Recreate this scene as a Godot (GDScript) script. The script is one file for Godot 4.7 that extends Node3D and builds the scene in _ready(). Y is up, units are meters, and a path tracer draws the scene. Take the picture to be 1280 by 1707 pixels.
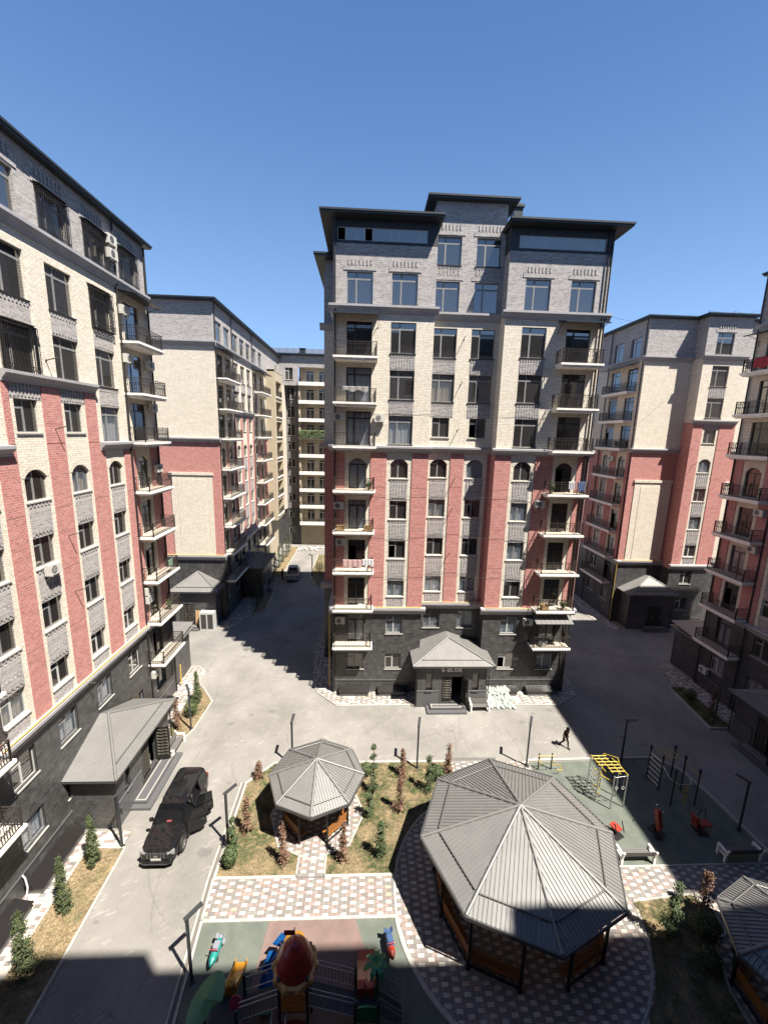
extends Node3D
# A courtyard between brick apartment blocks seen from a seventh-floor window.
# x: right along the middle block's front, -z: away from the camera, y: up, metres.

var M = {}
var cache = {}
var taken = {}
var rng = RandomNumberGenerator.new()

# ------------------------------------------------------------------ mesh builder
class MB:
	var v = PackedVector3Array()
	var n = PackedVector3Array()
	var t = PackedVector2Array()
	var c = PackedColorArray()
	var col = Color(1, 1, 1)
	var use_col = false
	func uvof(p, nn):
		var ax = absf(nn.x); var ay = absf(nn.y); var az = absf(nn.z)
		if ay >= ax and ay >= az: return Vector2(p.x, p.z)
		if ax >= az: return Vector2(p.z, -p.y)
		return Vector2(p.x, -p.y)
	func raw(p, nn, uv):
		v.append(p); n.append(nn); t.append(uv)
		if use_col: c.append(col)
	func tri(a, b, d):
		var nn = (b - a).cross(d - a).normalized()
		raw(a, nn, uvof(a, nn)); raw(d, nn, uvof(d, nn)); raw(b, nn, uvof(b, nn))
	func quad(a, b, cc, d):
		var nn = (cc - a).cross(d - b).normalized()
		var ua = uvof(a, nn); var uc = uvof(cc, nn)
		raw(a, nn, ua); raw(cc, nn, uc); raw(b, nn, uvof(b, nn))
		raw(a, nn, ua); raw(d, nn, uvof(d, nn)); raw(cc, nn, uc)
	func quadn(p, q):
		# four points with their own normals (smooth)
		for i in [0, 2, 1, 0, 3, 2]: raw(p[i], q[i], uvof(p[i], q[i]))
	func box(lo, hi):
		obox(Transform3D(Basis(), (lo + hi) * 0.5), (hi - lo) * 0.5)
	func obox(xf, h):
		var p = []
		for s in [[-1, -1, -1], [1, -1, -1], [1, 1, -1], [-1, 1, -1], [-1, -1, 1], [1, -1, 1], [1, 1, 1], [-1, 1, 1]]:
			p.append(xf * Vector3(s[0] * h.x, s[1] * h.y, s[2] * h.z))
		quad(p[4], p[5], p[6], p[7]); quad(p[1], p[0], p[3], p[2])
		quad(p[5], p[1], p[2], p[6]); quad(p[0], p[4], p[7], p[3])
		quad(p[7], p[6], p[2], p[3]); quad(p[0], p[1], p[5], p[4])
	func bar(a, b, w, h = -1.0):
		# square bar from a to b
		if h < 0.0: h = w
		var d = b - a
		var L = d.length()
		if L < 0.0001: return
		var z = d / L
		var up = Vector3.UP if absf(z.y) < 0.95 else Vector3.RIGHT
		var x = up.cross(z).normalized()
		var y = z.cross(x)
		obox(Transform3D(Basis(x, y, z), (a + b) * 0.5), Vector3(w * 0.5, h * 0.5, L * 0.5))
	func tube(pts, r, k = 6, caps = true):
		# r: number or array, smooth round tube through pts
		var rings = []
		var nrm = []
		var m = pts.size()
		var px = Vector3.ZERO
		for i in m:
			var d
			if i == 0: d = pts[1] - pts[0]
			elif i == m - 1: d = pts[m - 1] - pts[m - 2]
			else: d = (pts[i + 1] - pts[i]).normalized() + (pts[i] - pts[i - 1]).normalized()
			d = d.normalized()
			var x
			if px == Vector3.ZERO:
				var up = Vector3.UP if absf(d.y) < 0.9 else Vector3.RIGHT
				x = up.cross(d).normalized()
			else:
				x = (px - d * px.dot(d)).normalized()
			px = x
			var y = d.cross(x)
			var rr = r[i] if r is Array else r
			var ring = []; var nr = []
			for j in k:
				var a = TAU * j / k
				var o = x * cos(a) + y * sin(a)
				ring.append(pts[i] + o * rr); nr.append(o)
			rings.append(ring); nrm.append(nr)
		for i in m - 1:
			for j in k:
				var j2 = (j + 1) % k
				quadn([rings[i][j], rings[i][j2], rings[i + 1][j2], rings[i + 1][j]], [nrm[i][j], nrm[i][j2], nrm[i + 1][j2], nrm[i + 1][j]])
		if caps:
			for j in range(1, k - 1):
				tri(rings[0][0], rings[0][j + 1], rings[0][j])
				tri(rings[m - 1][0], rings[m - 1][j], rings[m - 1][j + 1])
	func lathe(prof, k = 12, xf = Transform3D()):
		# prof: Vector2(r, y) from bottom to top
		for i in prof.size() - 1:
			var p = prof[i]; var q = prof[i + 1]
			var sl = Vector2(q.y - p.y, p.x - q.x).normalized()
			for j in k:
				var a = TAU * j / k; var b = TAU * (j + 1) / k
				var A = Vector3(cos(a), 0, -sin(a)); var B = Vector3(cos(b), 0, -sin(b))
				var na = (xf.basis * (A * sl.x + Vector3.UP * sl.y)).normalized()
				var nb = (xf.basis * (B * sl.x + Vector3.UP * sl.y)).normalized()
				quadn([xf * (A * p.x + Vector3.UP * p.y), xf * (B * p.x + Vector3.UP * p.y), xf * (B * q.x + Vector3.UP * q.y), xf * (A * q.x + Vector3.UP * q.y)], [na, nb, nb, na])
	func poly_top(pts, y):
		# flat polygon of Vector2(x, z) facing up
		var pp = PackedVector2Array(pts)
		var ix = Geometry2D.triangulate_polygon(pp)
		for i in range(0, ix.size(), 3):
			var a = pp[ix[i]]; var b = pp[ix[i + 1]]; var d = pp[ix[i + 2]]
			var A = Vector3(a.x, y, a.y); var B = Vector3(b.x, y, b.y); var D = Vector3(d.x, y, d.y)
			if (B - A).cross(D - A).y > 0: tri(A, B, D)
			else: tri(A, D, B)
	func prism(pts, y0, y1, bottom = false):
		poly_top(pts, y1)
		var m = pts.size()
		var area = 0.0
		for i in m: area += pts[i].x * pts[(i + 1) % m].y - pts[(i + 1) % m].x * pts[i].y
		for i in m:
			var a = pts[i]; var b = pts[(i + 1) % m]
			if area > 0: var w = a; a = b; b = w
			quad(Vector3(a.x, y0, a.y), Vector3(b.x, y0, b.y), Vector3(b.x, y1, b.y), Vector3(a.x, y1, a.y))
		if bottom:
			var pp = PackedVector2Array(pts)
			var ix = Geometry2D.triangulate_polygon(pp)
			for i in range(0, ix.size(), 3):
				var A = Vector3(pp[ix[i]].x, y0, pp[ix[i]].y); var B = Vector3(pp[ix[i + 1]].x, y0, pp[ix[i + 1]].y); var D = Vector3(pp[ix[i + 2]].x, y0, pp[ix[i + 2]].y)
				if (B - A).cross(D - A).y < 0: tri(A, B, D)
				else: tri(A, D, B)
	func extrude(prof, s0, s1, caps = true):
		# profile of Vector2(d, y) counter-clockwise seen from +s, swept along x from s0 to s1; point -> (s, y, d)
		var m = prof.size()
		for i in m:
			var a = prof[i]; var b = prof[(i + 1) % m]
			quad(Vector3(s0, a.y, a.x), Vector3(s1, a.y, a.x), Vector3(s1, b.y, b.x), Vector3(s0, b.y, b.x))
		if caps:
			var ix = Geometry2D.triangulate_polygon(PackedVector2Array(prof))
			for i in range(0, ix.size(), 3):
				for q in [[s0, -1], [s1, 1]]:
					var A = Vector3(q[0], prof[ix[i]].y, prof[ix[i]].x); var B = Vector3(q[0], prof[ix[i + 1]].y, prof[ix[i + 1]].x); var D = Vector3(q[0], prof[ix[i + 2]].y, prof[ix[i + 2]].x)
					if (B - A).cross(D - A).x * q[1] > 0: tri(A, B, D)
					else: tri(A, D, B)
	func loft(rings, caps = true, smooth = true):
		# rings of equal size; counter-clockwise seen from the far end back to the first
		var m = rings.size(); var k = rings[0].size()
		var nr = []
		for i in m:
			var row = []
			for j in k:
				var e = rings[i][(j + 1) % k] - rings[i][(j + k - 1) % k]
				var f = rings[mini(i + 1, m - 1)][j] - rings[maxi(i - 1, 0)][j]
				row.append(e.cross(f).normalized())
			nr.append(row)
		for i in m - 1:
			for j in k:
				var j2 = (j + 1) % k
				if smooth: quadn([rings[i][j], rings[i][j2], rings[i + 1][j2], rings[i + 1][j]], [nr[i][j], nr[i][j2], nr[i + 1][j2], nr[i + 1][j]])
				else: quad(rings[i][j], rings[i][j2], rings[i + 1][j2], rings[i + 1][j])
		if caps:
			for j in range(1, k - 1):
				tri(rings[0][0], rings[0][j + 1], rings[0][j])
				tri(rings[m - 1][0], rings[m - 1][j], rings[m - 1][j + 1])
	func mesh(mat):
		var a = []
		a.resize(Mesh.ARRAY_MAX)
		a[Mesh.ARRAY_VERTEX] = v; a[Mesh.ARRAY_NORMAL] = n; a[Mesh.ARRAY_TEX_UV] = t
		if use_col: a[Mesh.ARRAY_COLOR] = c
		var m = ArrayMesh.new()
		if v.size() == 0: return m
		m.add_surface_from_arrays(Mesh.PRIMITIVE_TRIANGLES, a)
		m.surface_set_material(0, mat)
		return m

# ------------------------------------------------------------------ nodes
func numbered(called):
	if not taken.has(called):
		taken[called] = 0
		return called
	taken[called] += 1
	return "%s_%03d" % [called, taken[called]]

func tag(o, label, category, group = ""):
	o.set_meta("label", label); o.set_meta("category", category)
	if group != "": o.set_meta("group", group)
	return o

func thing(called, label, category, at = Vector3.ZERO, turn = 0.0, group = ""):
	var o = Node3D.new()
	o.name = numbered(called)
	add_child(o)
	o.position = at; o.rotation.y = turn
	return tag(o, label, category, group)

func part(parent, called, mesh, xf = Transform3D()):
	# a piece of a thing; xf is relative to the parent
	var o = MeshInstance3D.new()
	o.name = called
	o.mesh = mesh
	o.transform = xf
	parent.add_child(o, true)
	return o

func place(root, parent, called, mesh, wxf):
	# like part(), with a transform given in the world; the parent hangs straight under the root, which is only moved
	return part(parent, called, mesh, Transform3D(Basis(), -root.position) * wxf)

func structure(called, mesh, at = Vector3.ZERO):
	var o = MeshInstance3D.new()
	o.name = numbered(called)
	o.mesh = mesh
	o.position = at
	add_child(o)
	o.set_meta("kind", "structure")
	return o

func single(called, mesh, at, label, category, group = "", turn = 0.0):
	var o = MeshInstance3D.new()
	o.name = numbered(called)
	o.mesh = mesh
	add_child(o)
	o.position = at; o.rotation.y = turn
	return tag(o, label, category, group)

func copy_of(o, at, turn, label):
	var r = o.duplicate()
	var base = String(o.name)
	var cut = base.rfind("_")
	if cut > 0 and base.substr(cut + 1).is_valid_int(): base = base.substr(0, cut)
	r.name = numbered(base)
	add_child(r)
	r.position = at; r.rotation.y = turn
	r.set_meta("label", label)
	return r

func fx(o, sdir):
	return Transform3D(Basis(sdir, Vector3.UP, sdir.cross(Vector3.UP)), o)

func mv(x, y, z):
	return Transform3D(Basis(), Vector3(x, y, z))

func rotxf(axis, a, at):
	return Transform3D(Basis(axis, a), at)

# ------------------------------------------------------------------ materials
func lin(r, g, b):
	return Color(r, g, b).linear_to_srgb()

func noise_img(size, freq, seed_, oct = 4, kind = FastNoiseLite.TYPE_SIMPLEX_SMOOTH):
	var f = FastNoiseLite.new()
	f.noise_type = kind; f.seed = seed_; f.frequency = freq
	f.fractal_octaves = oct
	var im = f.get_seamless_image(size, size)
	im.convert(Image.FORMAT_L8)
	return im.get_data()

func tex_from(size_x, size_y, bytes):
	var im = Image.create_from_data(size_x, size_y, false, Image.FORMAT_RGB8, bytes)
	im.generate_mipmaps()
	return ImageTexture.create_from_image(im)

func mottled(size, seed_, f1, f2, dark, light, speck = 0.15, w2 = 0.35):
	# two scales of noise plus fine grain between two linear colours
	var a = noise_img(size, f1, seed_); var b = noise_img(size, f2, seed_ + 7, 3)
	var r = RandomNumberGenerator.new(); r.seed = seed_
	var ds = dark.linear_to_srgb(); var ls = light.linear_to_srgb()
	var out = PackedByteArray(); out.resize(size * size * 3)
	for i in size * size:
		var k = (a[i] / 255.0) * (1.0 - w2) + (b[i] / 255.0) * w2 + (r.randf() - 0.5) * speck
		k = clampf((k - 0.5) * 1.5 + 0.5, 0.0, 1.0)
		out[i * 3] = int(255.0 * lerpf(ds.r, ls.r, k)); out[i * 3 + 1] = int(255.0 * lerpf(ds.g, ls.g, k)); out[i * 3 + 2] = int(255.0 * lerpf(ds.b, ls.b, k))
	return tex_from(size, size, out)

func brick_tex(seed_, colours, mortar, var_, nb = 16, nc = 48, bw = 32, bh = 12, mj = 2):
	# running bond; colours are linear, drawn per brick
	var w = nb * bw; var h = nc * bh
	var r = RandomNumberGenerator.new(); r.seed = seed_
	var out = PackedByteArray(); out.resize(w * h * 3)
	var ms = mortar.linear_to_srgb()
	var grain = noise_img(256, 0.06, seed_ + 3)
	var tone = []
	for i in nb * nc:
		var c = colours[r.randi() % colours.size()]
		var k = 1.0 + (r.randf() - 0.5) * var_
		tone.append(Color(c.r * k, c.g * k, c.b * k).linear_to_srgb())
	for y in h:
		var row = y / bh
		var my = y % bh
		var off = (bw / 2) if row % 2 == 1 else 0
		for x in w:
			var xx = (x + off) % w
			var g = 0.9 + 0.2 * grain[(y % 256) * 256 + (x % 256)] / 255.0
			var c = ms if (my < mj or xx % bw < mj) else tone[row * nb + xx / bw]
			var i = (y * w + x) * 3
			out[i] = mini(255, int(255.0 * c.r * g)); out[i + 1] = mini(255, int(255.0 * c.g * g)); out[i + 2] = mini(255, int(255.0 * c.b * g))
	return tex_from(w, h, out)

func granite_tex(seed_):
	# dark slate-like stone: streaked clouds with thin pale veins
	var n = 512
	var a = noise_img(n, 0.006, seed_, 5); var b = noise_img(n, 0.012, seed_ + 20, 4); var c = noise_img(n, 0.05, seed_ + 40, 2)
	var r = RandomNumberGenerator.new(); r.seed = seed_
	var out = PackedByteArray(); out.resize(n * n * 3)
	for y in n:
		for x in n:
			var i = y * n + x
			var j = ((y * 2 + x / 2 + a[i] / 3) % n) * n + (x + y / 3 + a[i] / 2) % n
			var k = 0.028 + 0.05 * (a[i] / 255.0) + 0.075 * pow(b[j] / 255.0, 2.0) + 0.02 * (c[i] / 255.0 - 0.5)
			var e = absf(b[j] / 255.0 - 0.52)
			if e < 0.02: k += (0.02 - e) * 3.4 * (a[i] / 255.0)
			k = clampf(k * r.randf_range(0.88, 1.12), 0.008, 0.4)
			var s = 255.0 * pow(k, 0.4545)
			out[i * 3] = int(s); out[i * 3 + 1] = int(s * 0.995); out[i * 3 + 2] = int(s * 1.0)
	return tex_from(n, n, out)

func mat(called, colour, rough = 0.8, metal = 0.0, tex = null, tile = 1.0, tile_v = 0.0):
	var m = StandardMaterial3D.new()
	m.resource_name = called
	# non-metal colours are all dimmed, against a raised exposure, to deepen shaded areas
	var k = 0.66 if metal < 0.5 else 1.0
	m.albedo_color = Color(colour.r * k, colour.g * k, colour.b * k).linear_to_srgb()
	m.roughness = rough; m.metallic = metal
	if tex:
		m.albedo_texture = tex
		m.uv1_scale = Vector3(1.0 / tile, 1.0 / (tile_v if tile_v > 0.0 else tile), 1)
		m.texture_filter = BaseMaterial3D.TEXTURE_FILTER_LINEAR_WITH_MIPMAPS_ANISOTROPIC
	M[called] = m
	return m

func make_materials():
	var W = Color(1, 1, 1)
	mat("brick_cream", W, 0.9, 0, brick_tex(11, [Color(.82, .755, .64), Color(.86, .80, .69), Color(.78, .71, .59), Color(.84, .775, .665)], Color(.45, .405, .34), 0.16), 4.64, 5.66)
	mat("brick_red", W, 0.9, 0, brick_tex(12, [Color(.51, .195, .175), Color(.56, .235, .21), Color(.47, .165, .15), Color(.53, .21, .185)], Color(.60, .44, .40), 0.22), 4.64, 5.66)
	mat("brick_grey", W, 0.9, 0, brick_tex(13, [Color(.40, .38, .375), Color(.45, .43, .42), Color(.35, .33, .33), Color(.43, .41, .405), Color(.38, .36, .358), Color(.30, .28, .285)], Color(.56, .535, .515), 0.22), 4.64, 5.66)
	for i in 4:
		var g = mat("granite_%d" % i, W, 0.38, 0, null)
		g.albedo_texture = granite_tex(40 + i)
		g.uv1_scale = Vector3(0.36, 0.36, 1)
		g.uv1_offset = Vector3(0.23 * i, 0.37 * i, 0)
	mat("granite_trim", Color(.12, .12, .125), 0.3)
	mat("white_paint", Color(1.14, 1.11, 1.07), 0.6, 0, mottled(256, 61, 0.01, 0.08, Color(.78, .76, .72), Color(1, 1, 1), 0.05), 2.0)
	mat("cornice_grey", Color(.45, .445, .465), 0.6, 0, mottled(256, 62, 0.01, 0.05, Color(.8, .8, .8), Color(1, 1, 1), 0.06), 3.0)
	mat("tile_floor", Color(.62, .56, .46), 0.6)
	mat("roof_dark", Color(.035, .042, .048), 0.45, 0.2)
	mat("soffit_dark", Color(.028, .032, .04), 0.6)
	mat("iron", Color(.022, .02, .02), 0.5, 0.3)
	mat("rail_iron", Color(.06, .05, .045), 0.5, 0.3)
	mat("frame_dark", Color(.03, .03, .034), 0.4)
	mat("frame_film", W, 0.5, 0, mottled(256, 63, 0.035, 0.11, Color(-.3, -.3, -.3), Color(.85, .87, .9), 0.1, 0.5), 0.9)
	mat("frame_white", Color(.58, .58, .56), 0.4)
	mat("pane", Color(.245, .235, .23), 0.035, 0.92)
	mat("pane_dark", Color(.13, .125, .12), 0.04, 0.85)
	mat("pane_dim", Color(.07, .068, .066), 0.05, 0.6)
	mat("curtain", Color(.66, .66, .68), 0.9)
	mat("curtain_tan", Color(.52, .42, .30), 0.9)
	mat("pipe_dark", Color(.03, .028, .028), 0.5, 0.2)
	mat("pipe_yellow", Color(.72, .50, .10), 0.5)
	mat("sill", Color(.47, .46, .43), 0.5)
	mat("ac_white", Color(.66, .65, .6), 0.5)
	mat("ac_grille", Color(.10, .10, .10), 0.6)
	mat("room_dark", Color(.03, .028, .026), 0.9)

func build_lights():
	pass

# ------------------------------------------------------------------ building pieces
const WROWS = [[2.3, 1.45, 0], [5.62, 1.58, 0], [9.0, 1.42, 0], [12.33, 1.52, 0], [15.67, 1.52, 0], [19.02, 1.53, 1], [21.7, 2.2, 2], [25.12, 2.15, 2], [28.5, 2.2, 2], [31.9, 2.15, 2]]
const SLABS = [4.85, 8.2, 11.45, 14.78, 18.08, 21.5, 24.76, 28.05]

func fill(mb, s0, s1, y0, y1, holes, d):
	var ss = [s0, s1]; var yy = [y0, y1]
	for h in holes:
		if h[1] <= s0 or h[0] >= s1 or h[3] <= y0 or h[2] >= y1: continue
		for q in [h[0], h[1]]:
			if q > s0 and q < s1 and not ss.has(q): ss.append(q)
		for q in [h[2], h[3]]:
			if q > y0 and q < y1 and not yy.has(q): yy.append(q)
	ss.sort(); yy.sort()
	for j in yy.size() - 1:
		var run = -1
		for i in ss.size():
			var solid = false
			if i < ss.size() - 1:
				solid = true
				var cx = (ss[i] + ss[i + 1]) * 0.5; var cy = (yy[j] + yy[j + 1]) * 0.5
				for h in holes:
					if cx > h[0] and cx < h[1] and cy > h[2] and cy < h[3]: solid = false
			if solid and run < 0: run = i
			if not solid and run >= 0:
				mb.quad(Vector3(ss[run], yy[j], d), Vector3(ss[i], yy[j], d), Vector3(ss[i], yy[j + 1], d), Vector3(ss[run], yy[j + 1], d))
				run = -1

func reveals(mb, h, d0, d1):
	var a = h[0]; var b = h[1]; var y0 = h[2]; var y1 = h[3]
	mb.quad(Vector3(a, y0, d0), Vector3(a, y0, d1), Vector3(a, y1, d1), Vector3(a, y1, d0))
	mb.quad(Vector3(b, y0, d1), Vector3(b, y0, d0), Vector3(b, y1, d0), Vector3(b, y1, d1))
	mb.quad(Vector3(a, y0, d1), Vector3(a, y0, d0), Vector3(b, y0, d0), Vector3(b, y0, d1))
	mb.quad(Vector3(a, y1, d0), Vector3(a, y1, d1), Vector3(b, y1, d1), Vector3(b, y1, d0))

# panes of a window kind as [x0, x1, y0, y1] fractions
func layout(kind, w, h):
	if kind == 2: return [[0.0, 0.36, 0.0, 0.78], [0.36, 1.0, 0.0, 0.78], [0.0, 0.36, 0.78, 1.0], [0.36, 1.0, 0.78, 1.0]]
	if kind == 3: return [[0.0, 0.5, 0.0, 0.8], [0.5, 1.0, 0.0, 0.8], [0.0, 1.0, 0.8, 1.0]]
	if kind == 4: return [[0.0, 0.33, 0.0, 0.8], [0.33, 1.0, 0.0, 0.8], [0.0, 0.33, 0.8, 1.0], [0.33, 1.0, 0.8, 1.0]]
	return [[0.0, 0.44, 0.0, 0.74], [0.0, 0.44, 0.74, 1.0], [0.44, 1.0, 0.0, 1.0]]

func frame_mesh(kind, w, h, fm):
	var key = "frame%d_%.2f_%.2f_%s" % [kind, w, h, fm]
	if cache.has(key): return cache[key]
	var mb = MB.new()
	var t = 0.055
	for q in layout(kind, w, h):
		var x0 = -w / 2 + q[0] * w; var x1 = -w / 2 + q[1] * w; var y0 = q[2] * h; var y1 = q[3] * h
		mb.box(Vector3(x0, y0, -0.03), Vector3(x0 + t, y1, 0.03)); mb.box(Vector3(x1 - t, y0, -0.03), Vector3(x1, y1, 0.03))
		mb.box(Vector3(x0 + t, y0, -0.029), Vector3(x1 - t, y0 + t, 0.029)); mb.box(Vector3(x0 + t, y1 - t, -0.029), Vector3(x1 - t, y1, 0.029))
	cache[key] = mb.mesh(M[fm])
	return cache[key]

func pane_mesh(w, h, m):
	var key = "pane_%.2f_%.2f_%s" % [w, h, m]
	if cache.has(key): return cache[key]
	var mb = MB.new()
	mb.box(Vector3(-w / 2, -h / 2, -0.008), Vector3(w / 2, h / 2, 0.008))
	cache[key] = mb.mesh(M[m])
	return cache[key]

func curtain_mesh(w, h, m):
	var key = "curtain_%.2f_%.2f_%s" % [w, h, m]
	if cache.has(key): return cache[key]
	var mb = MB.new()
	var n = 18
	for i in n:
		var x0 = -w / 2 + w * i / n; var x1 = -w / 2 + w * (i + 1) / n
		var z0 = 0.03 * sin(i * 1.9); var z1 = 0.03 * sin((i + 1) * 1.9)
		mb.quad(Vector3(x0, 0, z0), Vector3(x1, 0, z1), Vector3(x1, h, z1), Vector3(x0, h, z0))
	cache[key] = mb.mesh(M[m])
	return cache[key]

func window(b, X, s, y, w, h, kind, look = "", fm = "frame_dark"):
	var fr = place(b, b, "balcony_door" if kind >= 3 else "window", frame_mesh(kind, w, h, fm), X * mv(s, y, -0.17))
	var L = layout(kind, w, h)
	var i = 0
	var open = -1
	if look == "open" or (look == "" and rng.randf() < 0.10): open = 0
	var pm = "pane"
	if look == "": pm = ["pane_dark", "pane", "pane_dark", "pane_dim"][rng.randi() % 4]
	elif look == "dim": pm = "pane_dim"
	elif look == "dark": pm = "pane_dark"
	elif look == "glass": pm = "glass"
	if look == "curtain" or look == "tan": pm = "glass"
	for q in L:
		if i != open:
			var pw = (q[1] - q[0]) * w - 0.1; var ph = (q[3] - q[2]) * h - 0.1
			var xf = mv(-w / 2 + (q[0] + q[1]) * 0.5 * w, (q[2] + q[3]) * 0.5 * h, 0)
			xf.basis = Basis(Vector3.UP, rng.randf_range(-0.009, 0.009)) * Basis(Vector3.RIGHT, rng.randf_range(-0.007, 0.007))
			part(fr, "pane", pane_mesh(pw, ph, pm), xf)
		i += 1
	if look == "curtain" or look == "tan":
		part(fr, "curtain", curtain_mesh(w * 0.92, h * 0.94, "curtain_tan" if look == "tan" else "curtain"), mv(0, 0.03, -0.16))
	if kind <= 1 :
		var key = "sill_%.2f" % w
		if not cache.has(key):
			var mb = MB.new()
			mb.box(Vector3(-w / 2 - 0.08, -0.085, 0.02), Vector3(w / 2 + 0.08, -0.02, 0.24))
			cache[key] = mb.mesh(M["sill"])
		part(fr, "sill", cache[key])
	elif kind == 2:
		var key = "sillt_%.2f" % w
		if not cache.has(key):
			var mb = MB.new()
			mb.box(Vector3(-w / 2 - 0.05, -0.07, 0.02), Vector3(w / 2 + 0.05, -0.005, 0.24))
			cache[key] = mb.mesh(M["frame_dark"])
		part(fr, "sill", cache[key])
	return fr

func arch_mesh(w, rise, band):
	# brick infill between a flat lintel line and a segmental arch, with a ring of voussoirs
	var key = "arch_%.2f" % w
	if cache.has(key): return cache[key]
	var mb = MB.new()
	var n = 14
	var R = (w * w / 4 + rise * rise) / (2 * rise)
	var a0 = asin(w / 2 / R)
	for i in n:
		var a = -a0 + 2 * a0 * i / n; var c = -a0 + 2 * a0 * (i + 1) / n
		var p = Vector3(R * sin(a), R * cos(a) - R, 0); var q = Vector3(R * sin(c), R * cos(c) - R, 0)
		mb.quad(Vector3(p.x, p.y, 0.002), Vector3(q.x, q.y, 0.002), Vector3(q.x, 0.002, 0.002), Vector3(p.x, 0.002, 0.002))
		mb.quad(Vector3(p.x, p.y, -0.2), Vector3(q.x, q.y, -0.2), q, p)
		var g = 0.008
		var o = (R + band) / R
		var P2 = Vector3(p.x * o, (p.y + R) * o - R, 0); var Q2 = Vector3(q.x * o, (q.y + R) * o - R, 0)
		var dx = Vector3(g, 0, 0); var f = Vector3(0, 0, 0.014)
		mb.quad(p + dx + f, q - dx + f, Q2 - dx + f, P2 + dx + f)
		mb.quad(p + dx + f, P2 + dx + f, P2 + dx, p + dx); mb.quad(Q2 - dx + f, q - dx + f, q - dx, Q2 - dx)
		mb.quad(P2 + dx + f, Q2 - dx + f, Q2 - dx, P2 + dx); mb.quad(q - dx + f, p + dx + f, p + dx, q - dx)
	cache[key] = mb.mesh(M["brick_cream"])
	return cache[key]

func spandrel_mesh(w, h):
	var key = "spandrel_%.2f_%.2f" % [w, h]
	if cache.has(key): return cache[key]
	var mb = MB.new()
	mb.box(Vector3(-w / 2, 0, -0.02), Vector3(w / 2, h, 0.012))
	var y0 = 0.12 if h > 0.7 else 0.05
	var y1 = h - 0.28 if h > 0.9 else h - 0.1
	var k = int(w / 0.21)
	for i in k:
		var x = -w / 2 + (i + 0.5) * w / k
		mb.box(Vector3(x - 0.05, y0, 0.0), Vector3(x + 0.05, y1, 0.04))
		if h > 0.9: mb.box(Vector3(x - 0.045, h - 0.16, 0.0), Vector3(x + 0.045, h - 0.03, 0.045))
	if h > 1.3:
		for i in k:
			var x = -w / 2 + (i + 1.0) * w / k
			if i < k - 1: mb.box(Vector3(x - 0.045, y0 + 0.1, 0.0), Vector3(x + 0.045, y0 + (y1 - y0) * 0.42, 0.055))
	cache[key] = mb.mesh(M["brick_grey"])
	return cache[key]

func dentil_mesh(w, m):
	var key = "dentil_%.2f_%s" % [w, m]
	if cache.has(key): return cache[key]
	var mb = MB.new()
	var k = int(w / 0.24)
	for i in k:
		var x = -w / 2 + (i + 0.5) * w / k
		mb.box(Vector3(x - 0.05, 0.0, 0.0), Vector3(x + 0.05, 0.42, 0.05))
	mb.box(Vector3(-w / 2 - 0.25, -0.32, -0.01), Vector3(w / 2 + 0.25, -0.04, 0.035))
	cache[key] = mb.mesh(M[m])
	return cache[key]

func railing_mesh(L, dp, hh = 1.0):
	var key = "rail_%.2f_%.2f" % [L, dp]
	if cache.has(key): return cache[key]
	var mb = MB.new()
	var runs = [[Vector3(-L / 2, 0, 0.05), Vector3(-L / 2, 0, dp)], [Vector3(-L / 2, 0, dp), Vector3(L / 2, 0, dp)], [Vector3(L / 2, 0, dp), Vector3(L / 2, 0, 0.05)]]
	for r in runs:
		var a = r[0]; var b = r[1]
		var up = Vector3.UP
		mb.bar(a + up * hh, b + up * hh, 0.05, 0.04)
		mb.bar(a + up * (hh - 0.16), b + up * (hh - 0.16), 0.022)
		mb.bar(a + up * 0.09, b + up * 0.09, 0.03)
		var n = maxi(2, int((b - a).length() / 0.13))
		for i in n:
			var p = a.lerp(b, (i + 0.5) / n)
			mb.bar(p + up * 0.09, p + up * (hh - 0.16), 0.02)
			if i % 2 == 0 and i < n - 1:
				var q = a.lerp(b, (i + 1.5) / n)
				var m = (p + q) * 0.5
				mb.bar(p + up * (hh - 0.16), m + up * (hh - 0.02), 0.018); mb.bar(q + up * (hh - 0.16), m + up * (hh - 0.02), 0.018)
				mb.bar(p + up * (hh * 0.45), m + up * (hh * 0.62), 0.016); mb.bar(q + up * (hh * 0.45), m + up * (hh * 0.62), 0.016)
		for e in [a, b]: mb.bar(e, e + up * (hh + 0.05), 0.055)
	cache[key] = mb.mesh(M["rail_iron"])
	return cache[key]

func slab_mesh(L, dp):
	var key = "slab_%.2f_%.2f" % [L, dp]
	if cache.has(key): return cache[key]
	var mb = MB.new()
	var e = 0.12
	mb.box(Vector3(-L / 2 - e, -0.14, -0.02), Vector3(L / 2 + e, 0.0, dp + e))
	mb.box(Vector3(-L / 2 - e + 0.05, -0.2, -0.02), Vector3(L / 2 + e - 0.05, -0.14, dp + e - 0.05))
	mb.box(Vector3(-L / 2 - e + 0.12, -0.3, -0.02), Vector3(L / 2 + e - 0.12, -0.2, dp + e - 0.12))
	cache[key] = mb.mesh(M["white_paint"])
	return cache[key]

func balcony(b, X, s, y, L, dp = 1.05):
	var n = place(b, b, "balcony", slab_mesh(L, dp), X * mv(s, y, 0))
	part(n, "railing", railing_mesh(L, dp), mv(0, 0.0, 0))
	var key = "bfloor_%.2f_%.2f" % [L, dp]
	if not cache.has(key):
		var mb = MB.new()
		mb.box(Vector3(-L / 2 + 0.03, 0.002, 0.0), Vector3(L / 2 - 0.03, 0.025, dp - 0.03))
		cache[key] = mb.mesh(M["tile_floor"])
	part(n, "floor_tiling", cache[key])
	return n

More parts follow.
